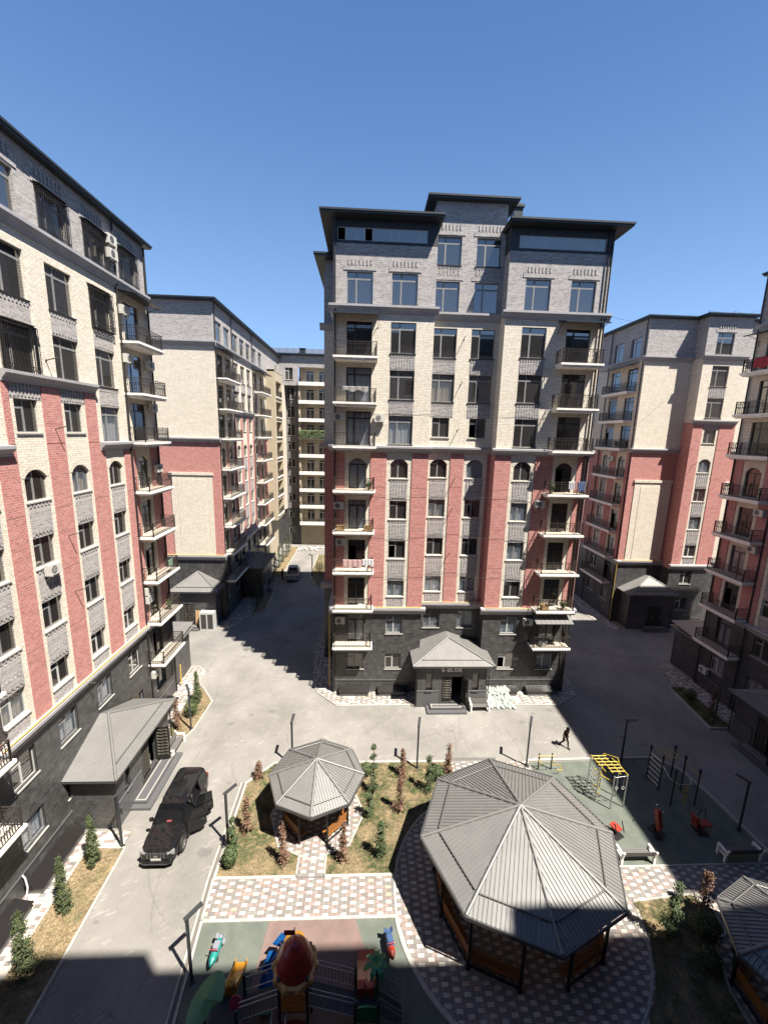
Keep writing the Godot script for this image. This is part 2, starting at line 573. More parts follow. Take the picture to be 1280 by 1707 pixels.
func canopy(b, X, s, y, L, dp = 1.25):
	var mb = MB.new()
	mb.quad(Vector3(-L / 2, -0.12, dp), Vector3(L / 2, -0.12, dp), Vector3(L / 2, 0.16, 0), Vector3(-L / 2, 0.16, 0))
	mb.quad(Vector3(L / 2, -0.15, dp), Vector3(-L / 2, -0.15, dp), Vector3(-L / 2, 0.13, 0), Vector3(L / 2, 0.13, 0))
	mb.bar(Vector3(-L / 2, -0.14, dp), Vector3(L / 2, -0.14, dp), 0.05, 0.08)
	for q in [-L / 2 + 0.04, L / 2 - 0.04]:
		mb.bar(Vector3(q, 0.13, 0), Vector3(q, -0.14, dp), 0.04)
		var pr = Vector3(q, -0.8, 0.02)
		for i in 6:
			var a = (i + 1) * PI / 2 / 6
			var p = Vector3(q, -0.8 + 0.7 * sin(a), 0.02 + (dp - 0.3) * (1 - cos(a)))
			mb.bar(pr, p, 0.03); pr = p
	place(b, b, "canopy", mb.mesh(M["roof_dark"]), X * mv(s, y, 0))

func cornice(b, X, s0, s1, y, h, pr, m = "cornice_grey"):
	var mb = MB.new()
	mb.extrude([Vector2(-0.02, y), Vector2(pr * 0.3, y), Vector2(pr * 0.45, y + h * 0.3), Vector2(pr, y + h * 0.72), Vector2(pr, y + h), Vector2(-0.02, y + h + 0.04)], s0, s1)
	place(b, b, "cornice", mb.mesh(M[m]), X)

func pipe(b, called, pts, r, m):
	var mb = MB.new()
	mb.tube(pts, r, 6)
	place(b, b, called, mb.mesh(M[m]), Transform3D())

func granite_wall(b, X, s0, s1, y1, holes, panels = true):
	var mb = MB.new()
	fill(mb, s0, s1, 0, y1, holes, -0.03)
	for h in holes:
		if h[2] < y1: reveals(mb, h, 0.0, -0.22)
	place(b, b, "base_wall", mb.mesh(M["granite_0"]), X)
	if not panels:
		var m2 = MB.new()
		fill(m2, s0, s1, 0, y1, holes, 0.0)
		place(b, b, "cladding", m2.mesh(M["granite_1"]), X)
		return
	var ys = [0.0, 1.22, 2.3, 3.75, 4.68, 5.62, 7.2, y1]
	var ss = [s0]
	var n = int(round((s1 - s0) / 1.9))
	for i in range(1, n): ss.append(s0 + (s1 - s0) * i / n)
	ss.append(s1)
	for j in ys.size() - 1:
		for i in ss.size() - 1:
			var a = ss[i]; var c = ss[i + 1]; var lo = ys[j] + 0.008; var hi = ys[j + 1] - 0.008
			# cut the panel beside openings
			var bits = [[a + 0.006, c - 0.006, lo, hi]]
			for h in holes:
				var out = []
				for q in bits:
					if h[1] <= q[0] or h[0] >= q[1] or h[3] <= q[2] + 0.02 or h[2] >= q[3] - 0.02:
						out.append(q); continue
					if h[0] - q[0] > 0.06: out.append([q[0], h[0], q[2], q[3]])
					if q[1] - h[1] > 0.06: out.append([h[1], q[1], q[2], q[3]])
					if h[2] - q[2] > 0.06: out.append([maxf(q[0], h[0]), minf(q[1], h[1]), q[2], h[2]])
					if q[3] - h[3] > 0.06: out.append([maxf(q[0], h[0]), minf(q[1], h[1]), h[3], q[3]])
				bits = out
			for q in bits:
				var pm = MB.new()
				var ex = rng.randf_range(0, 0.006)
				var hw = (q[1] - q[0]) / 2; var hh = (q[3] - q[2]) / 2
				pm.box(Vector3(-hw, -hh, -0.03), Vector3(hw, hh, ex))
				place(b, b, "granite_panel", pm.mesh(M["granite_%d" % (rng.randi() % 4)]), X * mv((q[0] + q[1]) / 2, (q[2] + q[3]) / 2, 0))
	var tm = MB.new()
	tm.box(Vector3(s0, 1.17, 0.0), Vector3(s1, 1.27, 0.05))
	place(b, b, "plinth_ledge", tm.mesh(M["granite_trim"]), X)

func brick_layer(b, X, s0, s1, y0, y1, holes, m, d = 0.0):
	var mb = MB.new()
	fill(mb, s0, s1, y0, y1, holes, d)
	for h in holes:
		if h[2] >= y0 - 0.01 and h[2] < y1 and h[0] >= s0 and h[1] <= s1: reveals(mb, h, d, -0.24)
	place(b, b, "brick_wall", mb.mesh(M[m]), X)

# one stretch of a facade with its columns of openings
# cols: [centre, kind]; kinds: w window column, m middle window column, d balcony doors
func seg(b, X, s0, s1, cols, o = {}):
	var yo = o.get("yo", 0.0)
	var top = o.get("top", 35.9)
	var cor = o.get("cor", 21.05)
	var far = o.get("far", false)
	var fm = o.get("fm", "frame_film")
	var bd = o.get("bd", 1.05)
	var holes = []
	var wins = []
	for col in cols:
		var c = col[0]; var k = col[1]
		var rows = []
		if k == "d":
			rows.append([2.3, 1.45, 0, 1.4])
			for i in SLABS.size():
				var tall = SLABS[i] > cor - 0.5
				rows.append([SLABS[i] + 0.05 - yo, 2.6 if tall else 2.4, 4 if tall else 3, 1.9 if tall else 1.4])
			rows.append([31.9, 2.15, 2, 1.9])
		else:
			for i in WROWS.size():
				var r = WROWS[i]
				if k == "m" and i == 6: rows.append([22.33, 1.56, 0, 1.4])
				else: rows.append([r[0], r[1], r[2], 1.9 if r[2] == 2 else 1.4])
			if k == "m" and top > 38: rows.append([35.2, 1.95, 2, 1.9])
		for r in rows:
			if r[0] + r[1] + yo > top: continue
			holes.append([c - r[3] / 2, c + r[3] / 2, r[0] + yo, r[0] + r[1] + yo])
			wins.append([c, r[0] + yo, r[3], r[1], r[2], k])
	var yb = o.get("yb", 7.45)
	granite_wall(b, X, s0, s1, yb, holes, not far)
	brick_layer(b, X, s0, s1, yb, 31.3, holes, "brick_cream")
	brick_layer(b, X, s0, s1, 31.3, top, holes, "brick_grey")
	# windows
	for w in wins:
		var look = ""
		if w[1] > 30.0: look = ""
		if w[1] > 24.0 and rng.randf() < 0.6: look = "sky"
		elif w[1] < 8 and rng.randf() < 0.22: look = "curtain"
		elif rng.randf() < 0.18: look = "curtain"
		elif rng.randf() < 0.11: look = "tan"
		if o.has("looks") and o["looks"].has("%d_%d" % [int(round(w[0] * 10)), int(w[1])]): look = o["looks"]["%d_%d" % [int(round(w[0] * 10)), int(w[1])]]
		var f = fm
		if w[4] >= 3: f = "frame_dark"
		elif w[1] < 12 and rng.randf() < 0.6: f = "frame_white"
		window(b, X, w[0], w[1], w[2], w[3], w[4], look, f)
		if w[4] == 1 or (w[4] == 3 and absf(w[1] - 18.1) < 0.3 + absf(yo)):
			place(b, b, "arch", arch_mesh(w[2], 0.42, 0.26), X * mv(w[0], w[1] + w[3], 0))
		if w[1] > 31.5 and not far:
			place(b, b, "brick_relief", dentil_mesh(w[2], "brick_grey"), X * mv(w[0], w[1] + w[3] + 0.42, 0))
	# grey relief panels between the windows of a column
	for col in cols:
		if col[1] == "d": continue
		var mine = []
		for w in wins:
			if w[0] == col[0] and w[1] > 7.6: mine.append(w)
		for i in mine.size():
			var w = mine[i]
			var base = yb + 0.6 if i == 0 else mine[i - 1][1] + mine[i - 1][3]
			if i > 0 and mine[i - 1][4] == 1: continue
			if w[1] > 31.5 and w[1] < 33.0: continue
			var hgt = w[1] - 0.11 - base
			if hgt > 0.3: place(b, b, "brick_relief", spandrel_mesh(w[2], snappedf(hgt, 0.05)), X * mv(w[0], base, 0))
	# red brick pilasters between the columns
	var cuts = []
	for col in cols:
		var hw = 0.7 + (0.31 if col[1] != "m" else 0.27)
		cuts.append([col[0] - hw, col[0] + hw])
	cuts.append([s1, s1])
	cuts.sort_custom(func(p, q): return p[0] < q[0])
	var at = s0
	for q in cuts:
		if q[0] - at > 0.15:
			var yy = yb + 0.6
			var i = 0
			while yy < cor - 0.05:
				var y2 = minf(cor, 11.6 + 3.33 * i)
				var mb = MB.new()
				mb.box(Vector3(at, yy, 0.0), Vector3(q[0], y2 - 0.03, 0.06))
				place(b, b, "pilaster", mb.mesh(M["brick_red"]), X)
				yy = y2; i += 1
		at = q[1]
	# cornices
	var e0 = o.get("e0", 0.0); var e1 = o.get("e1", 0.0)
	cornice(b, X, s0 - e0, s1 + e1, yb, 0.58, 0.36)
	cornice(b, X, s0 - e0, s1 + e1, cor, 0.5, 0.36)
	cornice(b, X, s0 - e0, s1 + e1, 31.25, 0.55, 0.32)
	# balconies
	for col in cols:
		if col[1] != "d": continue
		var bl = o.get("bl", 3.15)
		var bc = o.get("bc", col[0])
		if col.size() > 2: bc = col[2]
		for y in SLABS: balcony(b, X, bc, y, bl, bd)
		canopy(b, X, bc, 31.02, bl + 0.3, bd + 0.3)

func plain(b, X, L, layers):
	for q in layers:
		var mb = MB.new()
		fill(mb, 0.0, L, q[0], q[1], [], q[3] if q.size() > 3 else 0.0)
		place(b, b, "base_wall" if String(q[2]).begins_with("granite") else "brick_wall", mb.mesh(M[q[2]]), X)

func eave(b, x0, x1, z0, z1, y, over, th = 0.28, rise = 0.5, ol = -1.0, orr = -1.0):
	# a low hipped metal roof with a boxed eave
	var mb = MB.new()
	var a = x0 - (over if ol < 0.0 else ol); var c = x1 + (over if orr < 0.0 else orr); var d = z0 - over; var e = z1 + over
	mb.box(Vector3(a, y, d), Vector3(c, y + th * 0.5, e))
	mb.box(Vector3(a - 0.07, y + th * 0.5, d - 0.07), Vector3(c + 0.07, y + th, e + 0.07))
	var w = minf(c - a, e - d) / 2
	var t = y + th
	var p = [Vector3(a, t, e), Vector3(c, t, e), Vector3(c, t, d), Vector3(a, t, d)]
	var q = [Vector3(a + w, t + rise, e - w), Vector3(c - w, t + rise, e - w), Vector3(c - w, t + rise, d + w), Vector3(a + w, t + rise, d + w)]
	for i in 4: mb.quad(p[i], p[(i + 1) % 4], q[(i + 1) % 4], q[i])
	place(b, b, "roof", mb.mesh(M["roof_dark"]), Transform3D())

func standard_layers(top):
	return [[0.0, 7.45, "granite_1"], [7.45, 21.3, "brick_red"], [21.3, 31.5, "brick_cream"], [31.5, top, "brick_grey"]]

# ------------------------------------------------------------------ the blocks
func middle_block():
	var b = thing("apartment_building", "tall middle block with three flat dark roofs and a 6-BLOK porch", "building", Vector3(7.65, 0, -40))
	var XL = fx(Vector3(-2.65, 0, -32.7), Vector3.RIGHT)
	seg(b, XL, 0, 7.55, [[1.95, "d", 1.72], [5.25, "w"]], {"e0": 0.3, "e1": 0.3, "bl": 3.05, "looks": {"53_21": "curtain", "20_21": "curtain", "20_14": "curtain", "53_5": "curtain", "53_31": "sky", "20_31": "sky", "20_11": "open", "53_15": "dark", "53_12": "open"}})
	var XM = fx(Vector3(4.9, 0, -33.9), Vector3.RIGHT)
	seg(b, XM, 0, 5.35, [[1.05, "m"], [4.1, "m"]], {"top": 39.5, "yb": 7.45, "looks": {"11_5": "tan", "11_25": "tan", "11_35": "sky", "41_35": "sky", "41_31": "sky", "11_31": "sky"}})
	var XR = fx(Vector3(10.25, 0, -32.7), Vector3.RIGHT)
	seg(b, XR, 0, 7.7, [[2.3, "w"], [5.75, "d", 5.75]], {"e0": 0.3, "e1": 0.3, "bl": 3.05, "looks": {"23_31": "sky", "58_31": "sky", "23_2": "open", "23_5": "curtain", "58_4": "curtain", "23_19": "dim"}})
	var lay = standard_layers(35.9)
	plain(b, fx(Vector3(4.9, 0, -32.7), Vector3(0, 0, -1)), 1.2, lay)
	plain(b, fx(Vector3(10.25, 0, -33.9), Vector3(0, 0, 1)), 1.2, lay)
	plain(b, fx(Vector3(-2.65, 0, -38.5), Vector3(0, 0, 1)), 5.8, lay)
	plain(b, fx(Vector3(-3.9, 0, -38.5), Vector3.RIGHT), 1.25, lay)
	plain(b, fx(Vector3(-3.9, 0, -50), Vector3(0, 0, 1)), 11.5, lay)
	plain(b, fx(Vector3(17.95, 0, -32.7), Vector3(0, 0, -1)), 17.3, lay)
	plain(b, fx(Vector3(17.95, 0, -50), Vector3.LEFT), 21.85, lay)
	for y in [[7.45, 0.58], [21.05, 0.5], [31.25, 0.55]]:
		cornice(b, fx(Vector3(-2.65, 0, -38.5), Vector3(0, 0, 1)), 0.36, 5.8, y[0], y[1], 0.36)
		cornice(b, fx(Vector3(-3.9, 0, -38.5), Vector3.RIGHT), -0.36, 1.25, y[0], y[1], 0.36)
	# attic storey of the two wings: dark cladding with a ribbon of panes
	for q in [[-2.65, 4.9, -2.35, 4.15], [10.25, 17.95, 10.9, 17.45]]:
		var X = fx(Vector3(0, 0, -32.75), Vector3.RIGHT)
		var mb = MB.new()
		var h = [q[2], q[3], 36.12, 36.98]
		fill(mb, q[0], q[1], 35.9, 37.5, [h], 0.0)
		reveals(mb, h, 0.0, -0.12)
		place(b, b, "attic_cladding", mb.mesh(M["soffit_dark"]), X)
		for sx in [q[0], q[1]]:
			var s1 = MB.new()
			s1.box(Vector3(sx - 0.03, 35.9, -6), Vector3(sx + 0.03, 37.5, -0.001))
			place(b, b, "attic_cladding", s1.mesh(M["soffit_dark"]), X)
		var n = 9
		var cur = q[2]
		for i in n:
			var w = (q[3] - q[2]) * ([0.09, 0.12, 0.09, 0.09, 0.20, 0.09, 0.12, 0.1, 0.1][i])
			var fm = MB.new()
			for e in [[0.0, 0.04, 0.0, 0.86], [w - 0.04, w, 0.0, 0.86], [0.04, w - 0.04, 0.0, 0.04], [0.04, w - 0.04, 0.82, 0.86]]:
				fm.box(Vector3(e[0], e[2], -0.02), Vector3(e[1], e[3], 0.02))
			var fr = place(b, b, "window", fm.mesh(M["frame_white"]), X * mv(cur, 36.12, -0.07))
			if not (q[0] < 0 and (i == 0 or i == 3)): part(fr, "pane", pane_mesh(snappedf(w - 0.08, 0.01), 0.78, "pane"), mv(w / 2, 0.43, 0))
			cur += w
	eave(b, -2.65, 4.9, -39.5, -32.7, 37.5, 0.85, 0.24, 0.5, 0.85, 0.25)
	eave(b, 10.25, 17.95, -39.5, -32.7, 37.5, 0.85, 0.24, 0.5, 0.3, 0.85)
	eave(b, 4.75, 10.4, -42, -33.9, 39.5, 0.5, 0.24)
	eave(b, -3.9, 17.95, -50, -39.5, 37.3, 0.85)
	var tw = MB.new()
	tw.box(Vector3(4.9, 35.9, -41.9), Vector3(10.25, 39.7, -33.901)) 
	place(b, b, "stair_tower", tw.mesh(M["brick_grey"]), Transform3D()).mesh = tower_mesh()
	var aw = MB.new()
	aw.box(Vector3(-3.9, 35.9, -49.9), Vector3(17.95, 37.32, -39.6))
	place(b, b, "attic_cladding", aw.mesh(M["brick_grey"]), Transform3D())
	# chimney stack by the right wing roof
	var ch = MB.new()
	ch.box(Vector3(10.9, 38.0, -36.6), Vector3(11.6, 39.9, -35.7)); ch.box(Vector3(10.8, 39.9, -36.7), Vector3(11.7, 40.05, -35.6))
	ch.quad(Vector3(10.8, 40.05, -35.6), Vector3(11.7, 40.05, -35.6), Vector3(11.25, 40.5, -36.15), Vector3(11.25, 40.5, -36.15))
	ch.quad(Vector3(11.7, 40.05, -36.7), Vector3(10.8, 40.05, -36.7), Vector3(11.25, 40.5, -36.15), Vector3(11.25, 40.5, -36.15))
	ch.tri(Vector3(11.7, 40.05, -35.6), Vector3(11.7, 40.05, -36.7), Vector3(11.25, 40.5, -36.15)); ch.tri(Vector3(10.8, 40.05, -36.7), Vector3(10.8, 40.05, -35.6), Vector3(11.25, 40.5, -36.15))
	place(b, b, "chimney", ch.mesh(M["roof_dark"]), mv(0.35, 0.35, 0))
	for x in [-2.5, 17.55, 17.8]: pipe(b, "downpipe", [Vector3(x, 0.2, -32.56), Vector3(x, 37.4, -32.56)], 0.06, "pipe_dark")
	# cables strung across the front at the floor lines
	for y in [10.95, 14.35, 17.75, 24.4]:
		var pts = []
		for i in 15: pts.append(Vector3(lerpf(-2.5, 17.7, i / 14.0), y - 0.18 * absf(sin(i * 1.3)), -32.58))
		pipe(b, "cable", pts, 0.008, "pipe_dark")
	# yellow gas pipe along the lowest cornice
	pipe(b, "gas_pipe", [Vector3(0.9, 8.13, -32.4), Vector3(4.86, 8.13, -32.4)], 0.035, "pipe_yellow")
	pipe(b, "gas_pipe", [Vector3(5.0, 8.13, -33.6), Vector3(10.1, 8.13, -33.6), Vector3(10.4, 8.13, -32.4), Vector3(14.3, 8.13, -32.4)], 0.035, "pipe_yellow")
	pipe(b, "gas_pipe", [Vector3(-2.95, 0.3, -33.2), Vector3(-2.95, 8.1, -33.2)], 0.05, "pipe_yellow")
	return b

func tower_mesh():
	var mb = MB.new()
	for q in [[Vector3(4.9, 35.9, -41.9), Vector3(4.9, 35.9, -33.91)], [Vector3(10.25, 35.9, -33.91), Vector3(10.25, 35.9, -41.9)], [Vector3(10.25, 35.9, -41.9), Vector3(4.9, 35.9, -41.9)]]:
		var up = Vector3(0, 3.6, 0)
		mb.quad(q[0], q[1], q[1] + up, q[0] + up)
	return mb.mesh(M["brick_grey"])

func left_block():
	var b = thing("apartment_building", "left-hand block in red and cream brick lit by the sun along its whole side", "building", Vector3(-22, 0, -22.5))
	var X = fx(Vector3(-16.2, 0, -12.2), Vector3(0, 0, -1))
	var o = {"yo": -0.2, "top": 35.1, "bd": 1.1}
	seg(b, X, 0, 7.3, [[2.4, "d", 2.2], [5.6, "w"]], o.merged({"bl": 3.3}))
	seg(b, X, 7.3, 13.7, [[8.6, "m"], [11.8, "m"]], o.merged({"cor": 24.4, "looks": {}}))
	seg(b, X, 13.7, 20.7, [[15.15, "w"], [18.5, "d", 18.6]], o.merged({"bl": 3.3}))
	var lay = standard_layers(35.1)
	plain(b, fx(Vector3(-16.2, 0, -32.9), Vector3.LEFT), 12, lay)
	plain(b, fx(Vector3(-28.2, 0, -12.2), Vector3.RIGHT), 12, lay)
	plain(b, fx(Vector3(-28.2, 0, -32.9), Vector3(0, 0, 1)), 20.7, lay)
	eave(b, -28.2, -16.2, -32.9, -12.2, 35.1, 0.42, 0.24, 1.2)
	for z in [-29.05, -32.75]: pipe(b, "downpipe", [Vector3(-16.06, 0.2, z), Vector3(-16.06, 35.0, z)], 0.06, "pipe_dark")
	pipe(b, "gas_pipe", [Vector3(-15.9, 8.13, -16.6), Vector3(-15.9, 8.13, -28.9)], 0.035, "pipe_yellow")
	pipe(b, "gas_pipe", [Vector3(-16.05, 0.3, -33.6), Vector3(-16.05, 2.1, -33.6)], 0.055, "pipe_yellow")
	# projecting iron grilles in front of some windows
	for g in [[11.8, 31.7, 2.0, 2.2], [15.15, 31.7, 2.0, 2.2], [18.5, 31.7, 2.0, 2.2], [15.15, 28.3, 2.0, 2.2], [8.6, 24.9, 2.0, 2.2]]:
		place(b, b, "window_grille", grille_mesh(g[2], g[3]), X * mv(g[0], g[1], 0.0))
	# low annex at the far end
	annex(b, -19.8, -16.5, -36.7, -32.95)
	return b

func grille_mesh(w, h):
	var key = "grille_%.2f_%.2f" % [w, h]
	if cache.has(key): return cache[key]
	var mb = MB.new()
	var d = 0.22
	for y in [-0.05, 0.3, h - 0.05]:
		mb.bar(Vector3(-w / 2, y, d), Vector3(w / 2, y, d), 0.035)
		for s in [-1, 1]: mb.bar(Vector3(s * w / 2, y, 0), Vector3(s * w / 2, y, d), 0.03)
	var n = 15
	for i in n + 1:
		var x = -w / 2 + w * i / n
		mb.bar(Vector3(x, -0.05, d), Vector3(x, h - 0.05, d), 0.022)
		if i < n: mb.bar(Vector3(x, 0.0, d), Vector3(x + w / n, 0.28, d), 0.02)
	for s in [-1, 1]:
		for i in 3: mb.bar(Vector3(s * w / 2, -0.05, d * i / 3), Vector3(s * w / 2, h - 0.05, d * i / 3), 0.025)
	mb.quad(Vector3(-w / 2 - 0.1, h, d + 0.12), Vector3(w / 2 + 0.1, h, d + 0.12), Vector3(w / 2 + 0.1, h + 0.12, 0), Vector3(-w / 2 - 0.1, h + 0.12, 0))
	cache[key] = mb.mesh(M["iron"])
	return cache[key]

func annex(b, x0, x1, z0, z1):
	var mb = MB.new()
	mb.box(Vector3(x0, 0, z0), Vector3(x1, 3.9, z1))
	place(b, b, "annex_wall", mb.mesh(M["granite_2"]), Transform3D())
	var r = MB.new()
	r.box(Vector3(x0 - 0.35, 3.9, z0 - 0.35), Vector3(x1 + 0.35, 4.05, z1))
	r.quad(Vector3(x0 - 0.35, 4.06, z1), Vector3(x1 + 0.35, 4.06, z1), Vector3(x1 + 0.35, 4.5, z0 - 0.35), Vector3(x0 - 0.35, 4.5, z0 - 0.35))
	place(b, b, "annex_roof", r.mesh(M["sheet_grey"]), Transform3D())

func right_block():
	var b = thing("apartment_building", "shaded right-hand block cut off by the picture's right edge, its balconies facing the courtyard", "building", Vector3(38, 0, -20))
	var X = fx(Vector3(31.4, 0, -34.0), Vector3(0, 0, 1))
	seg(b, X, 0, 7.3, [[1.9, "d", 2.1], [5.4, "w"]], {"top": 35.5, "bl": 3.5, "bd": 1.08})
	seg(b, X, 7.3, 13.9, [[8.8, "m"], [12.2, "m"]], {"top": 35.5, "cor": 24.4, "far": true})
	var lay = standard_layers(35.5)
	plain(b, fx(Vector3(31.4, 0, -20.1), Vector3(0, 0, 1)), 16.6, lay)
	plain(b, fx(Vector3(53, 0, -34), Vector3.LEFT), 21.6, lay)
	plain(b, fx(Vector3(31.4, 0, -3.5), Vector3.RIGHT), 21.6, lay)
	plain(b, fx(Vector3(53, 0, -3.5), Vector3(0, 0, -1)), 30.5, lay)
	eave(b, 31.4, 53, -34, -3.5, 35.5, 0.25, 0.24, 1.2)
	for z in [-30.05, -33.9]: pipe(b, "downpipe", [Vector3(31.26, 0.2, z), Vector3(31.26, 35.4, z)], 0.06, "pipe_dark")
	annex(b, 31.7, 35.0, -37.6, -34.05)
	return b

func left_rear_block():
	var b = thing("apartment_building", "rear block on the left with a blank cream gable and balconies down the lane", "building", Vector3(-22, 0, -60))
	var XF = fx(Vector3(-28, 0, -47), Vector3.RIGHT)
	granite_wall(b, XF, 0, 11.5, 7.45, [], false)
	plain(b, XF, 11.5, [[7.45, 21.3, "brick_red"], [21.3, 31.5, "brick_cream"], [31.5, 35.7, "brick_grey"]])
	blind_panel(b, XF, 6.05, 10.65, 8.05, 17.7)
	for y in [[7.45, 0.58], [21.05, 0.5], [31.2, 0.55]]: cornice(b, XF, 0, 11.8, y[0], y[1], 0.32)
	pipe(b, "gas_pipe", [Vector3(-26, 8.12, -46.75), Vector3(-16.3, 8.12, -46.75)], 0.04, "pipe_yellow")
	var XS = fx(Vector3(-16.5, 0, -47), Vector3(0, 0, -1))
	var o = {"top": 35.7, "far": true}
	seg(b, XS, 0, 6.0, [[1.7, "d", 2.9], [4.4, "w"]], o.merged({"bl": 5.0, "bd": 1.1}))
	seg(b, XS, 6.0, 14.6, [[7.5, "m"], [10.3, "m"], [13.1, "m"]], o.merged({"cor": 24.4}))
	seg(b, XS, 14.6, 22.5, [[16.3, "w"], [19.5, "d", 18.4]], o.merged({"bl": 5.6, "bd": 1.1}))
	# stair bay with open loggias
	var XB = fx(Vector3(-15.0, 0, -69.5), Vector3(0, 0, -1))
	var hs = []
	for y in SLABS:
		if y > 7.0: hs.append([0.9, 5.2, y + 0.05, y + 2.5])
	var mb = MB.new()
	fill(mb, 0, 6.0, 7.45, 32.0, hs, 0.0)
	for h in hs: reveals(mb, h, 0, -1.2)
	place(b, b, "brick_wall", mb.mesh(M["render_cream"]), XB)
	for h in hs:
		place(b, b, "balcony", slab_mesh(4.3, 0.06), XB * mv(3.05, h[2] - 0.05, 0))
		place(b, b, "railing", railing_mesh(4.2, 0.06), XB * mv(3.05, h[2], 0))
		window(b, XB * mv(0, 0, -1.03), 2.2, h[2], 1.4, 2.3, 3, "dim")
	var bk = MB.new()
	bk.box(Vector3(-16.49, 0, -75.5), Vector3(-16.2, 32.0, -69.5))
	bk.box(Vector3(-16.2, 31.9, -75.5), Vector3(-15.0, 32.2, -69.5))
	place(b, b, "brick_wall", bk.mesh(M["render_cream"]), Transform3D())
	plain(b, fx(Vector3(-16.2, 0, -69.5), Vector3.RIGHT), 1.2, [[7.45, 32.2, "render_cream"]])
	plain(b, fx(Vector3(-16.5, 0, -69.5), Vector3(0, 0, -1)), 12, [[0, 7.45, "granite_2"], [7.45, 21.3, "brick_red"], [21.3, 31.5, "brick_cream"], [31.5, 35.7, "brick_grey"]])
	for i in 8:
		window(b, fx(Vector3(-16.48, 0, -75.6), Vector3(0, 0, -1)), 1.6, WROWS[i + 2][0], 1.4, WROWS[i + 2][1], 0, "dark", "frame_white").position.x += 0.2
	plain(b, fx(Vector3(-28, 0, -81), Vector3(0, 0, 1)), 34, standard_layers(35.7))
	plain(b, fx(Vector3(-16.5, 0, -81.5), Vector3.LEFT), 11.5, standard_layers(35.7))
	eave(b, -28, -16.5, -81, -47, 35.7, 0.5, 0.26, 1.0)
	for z in [-47.3, -52.9, -61.7]: pipe(b, "downpipe", [Vector3(-16.36, 0.2, z), Vector3(-16.36, 35.6, z)], 0.06, "pipe_dark")
	return b

func blind_panel(b, X, s0, s1, y0, y1):
	# a framed field of cream brick on a blank gable
	var mb = MB.new()
	mb.box(Vector3(s0, y0, 0.0), Vector3(s1, y1 - 0.3, 0.07))
	mb.box(Vector3(s0 - 0.12, y1 - 0.3, 0.0), Vector3(s1 + 0.12, y1, 0.16))
	place(b, b, "brick_panel", mb.mesh(M["brick_cream"]), X)
	var f = MB.new()
	var a = s0 + 0.75; var c = s1 - 0.75
	f.box(Vector3(a, y0, 0.07), Vector3(c, y1 - 0.8, 0.1))
	place(b, b, "brick_panel", f.mesh(M["brick_cream"]), X)

func right_rear_block():
	var b = thing("apartment_building", "rear block on the right with a projecting red brick window bay and blank cream gable", "building", Vector3(40, 0, -54))
	var XF = fx(Vector3(30.9, 0, -47), Vector3.RIGHT)
	granite_wall(b, XF, 0, 5.5, 7.45, [], false)
	plain(b, XF, 5.5, [[7.45, 21.3, "brick_red"], [21.3, 31.5, "brick_cream"], [31.5, 35.7, "brick_grey"]])
	blind_panel(b, XF, 0.75, 5.2, 8.05, 17.9)
	for y in [[7.45, 0.58], [21.05, 0.5], [31.2, 0.55]]: cornice(b, XF, -0.3, 5.5, y[0], y[1], 0.32)
	var XB = fx(Vector3(36.4, 0, -45.5), Vector3.RIGHT)
	seg(b, XB, 0, 4.9, [[2.1, "m"]], {"top": 35.7, "cor": 24.4, "e0": 0.2, "looks": {"21_31": "sky", "21_28": "sky", "21_25": "sky"}})
	plain(b, fx(Vector3(36.4, 0, -47), Vector3(0, 0, 1)), 1.5, [[0, 7.45, "granite_1"], [7.45, 24.6, "brick_red"], [24.6, 31.5, "brick_cream"], [31.5, 35.7, "brick_grey"]])
	plain(b, fx(Vector3(41.3, 0, -45.5), Vector3(0, 0, -1)), 1.5, standard_layers(35.7))
	var XE = fx(Vector3(41.3, 0, -47), Vector3.RIGHT)
	plain(b, XE, 10, [[0, 7.45, "granite_1"], [7.45, 21.3, "brick_red"], [21.3, 31.5, "brick_cream"], [31.5, 35.7, "brick_grey"]])
	blind_panel(b, XE, 0.5, 5.2, 8.05, 17.9)
	for y in [[7.45, 0.58], [21.05, 0.5], [31.2, 0.55]]: cornice(b, XE, 0, 10, y[0], y[1], 0.32)
	var XS = fx(Vector3(30.9, 0, -66), Vector3(0, 0, 1))
	seg(b, XS, 0, 12.0, [[2.0, "w"], [5.4, "m"], [9.0, "m"]], {"top": 35.7, "far": true})
	seg(b, XS, 12.0, 19.0, [[13.7, "w"], [17.0, "d", 15.3]], {"top": 35.7, "far": true, "bl": 5.2, "bd": 0.95})
	plain(b, fx(Vector3(51.3, 0, -47), Vector3(0, 0, -1)), 19, standard_layers(35.7))
	plain(b, fx(Vector3(51.3, 0, -66), Vector3.LEFT), 20.4, standard_layers(35.7))
	eave(b, 30.9, 51.3, -66, -47, 35.7, 0.4, 0.26, 0.8)
	eave(b, 36.4, 41.3, -47, -45.5, 35.72, 0.4, 0.26, 0.2)
	pipe(b, "gas_pipe", [Vector3(31.2, 8.12, -46.7), Vector3(36.2, 8.12, -46.7)], 0.04, "pipe_yellow")
	pipe(b, "gas_pipe", [Vector3(30.7, 0.3, -46.8), Vector3(30.7, 8.1, -46.8)], 0.035, "pipe_yellow")
	for z in [-47.2, -53.8]: pipe(b, "downpipe", [Vector3(30.75, 0.2, z), Vector3(30.75, 35.6, z)], 0.06, "pipe_dark")
	return b

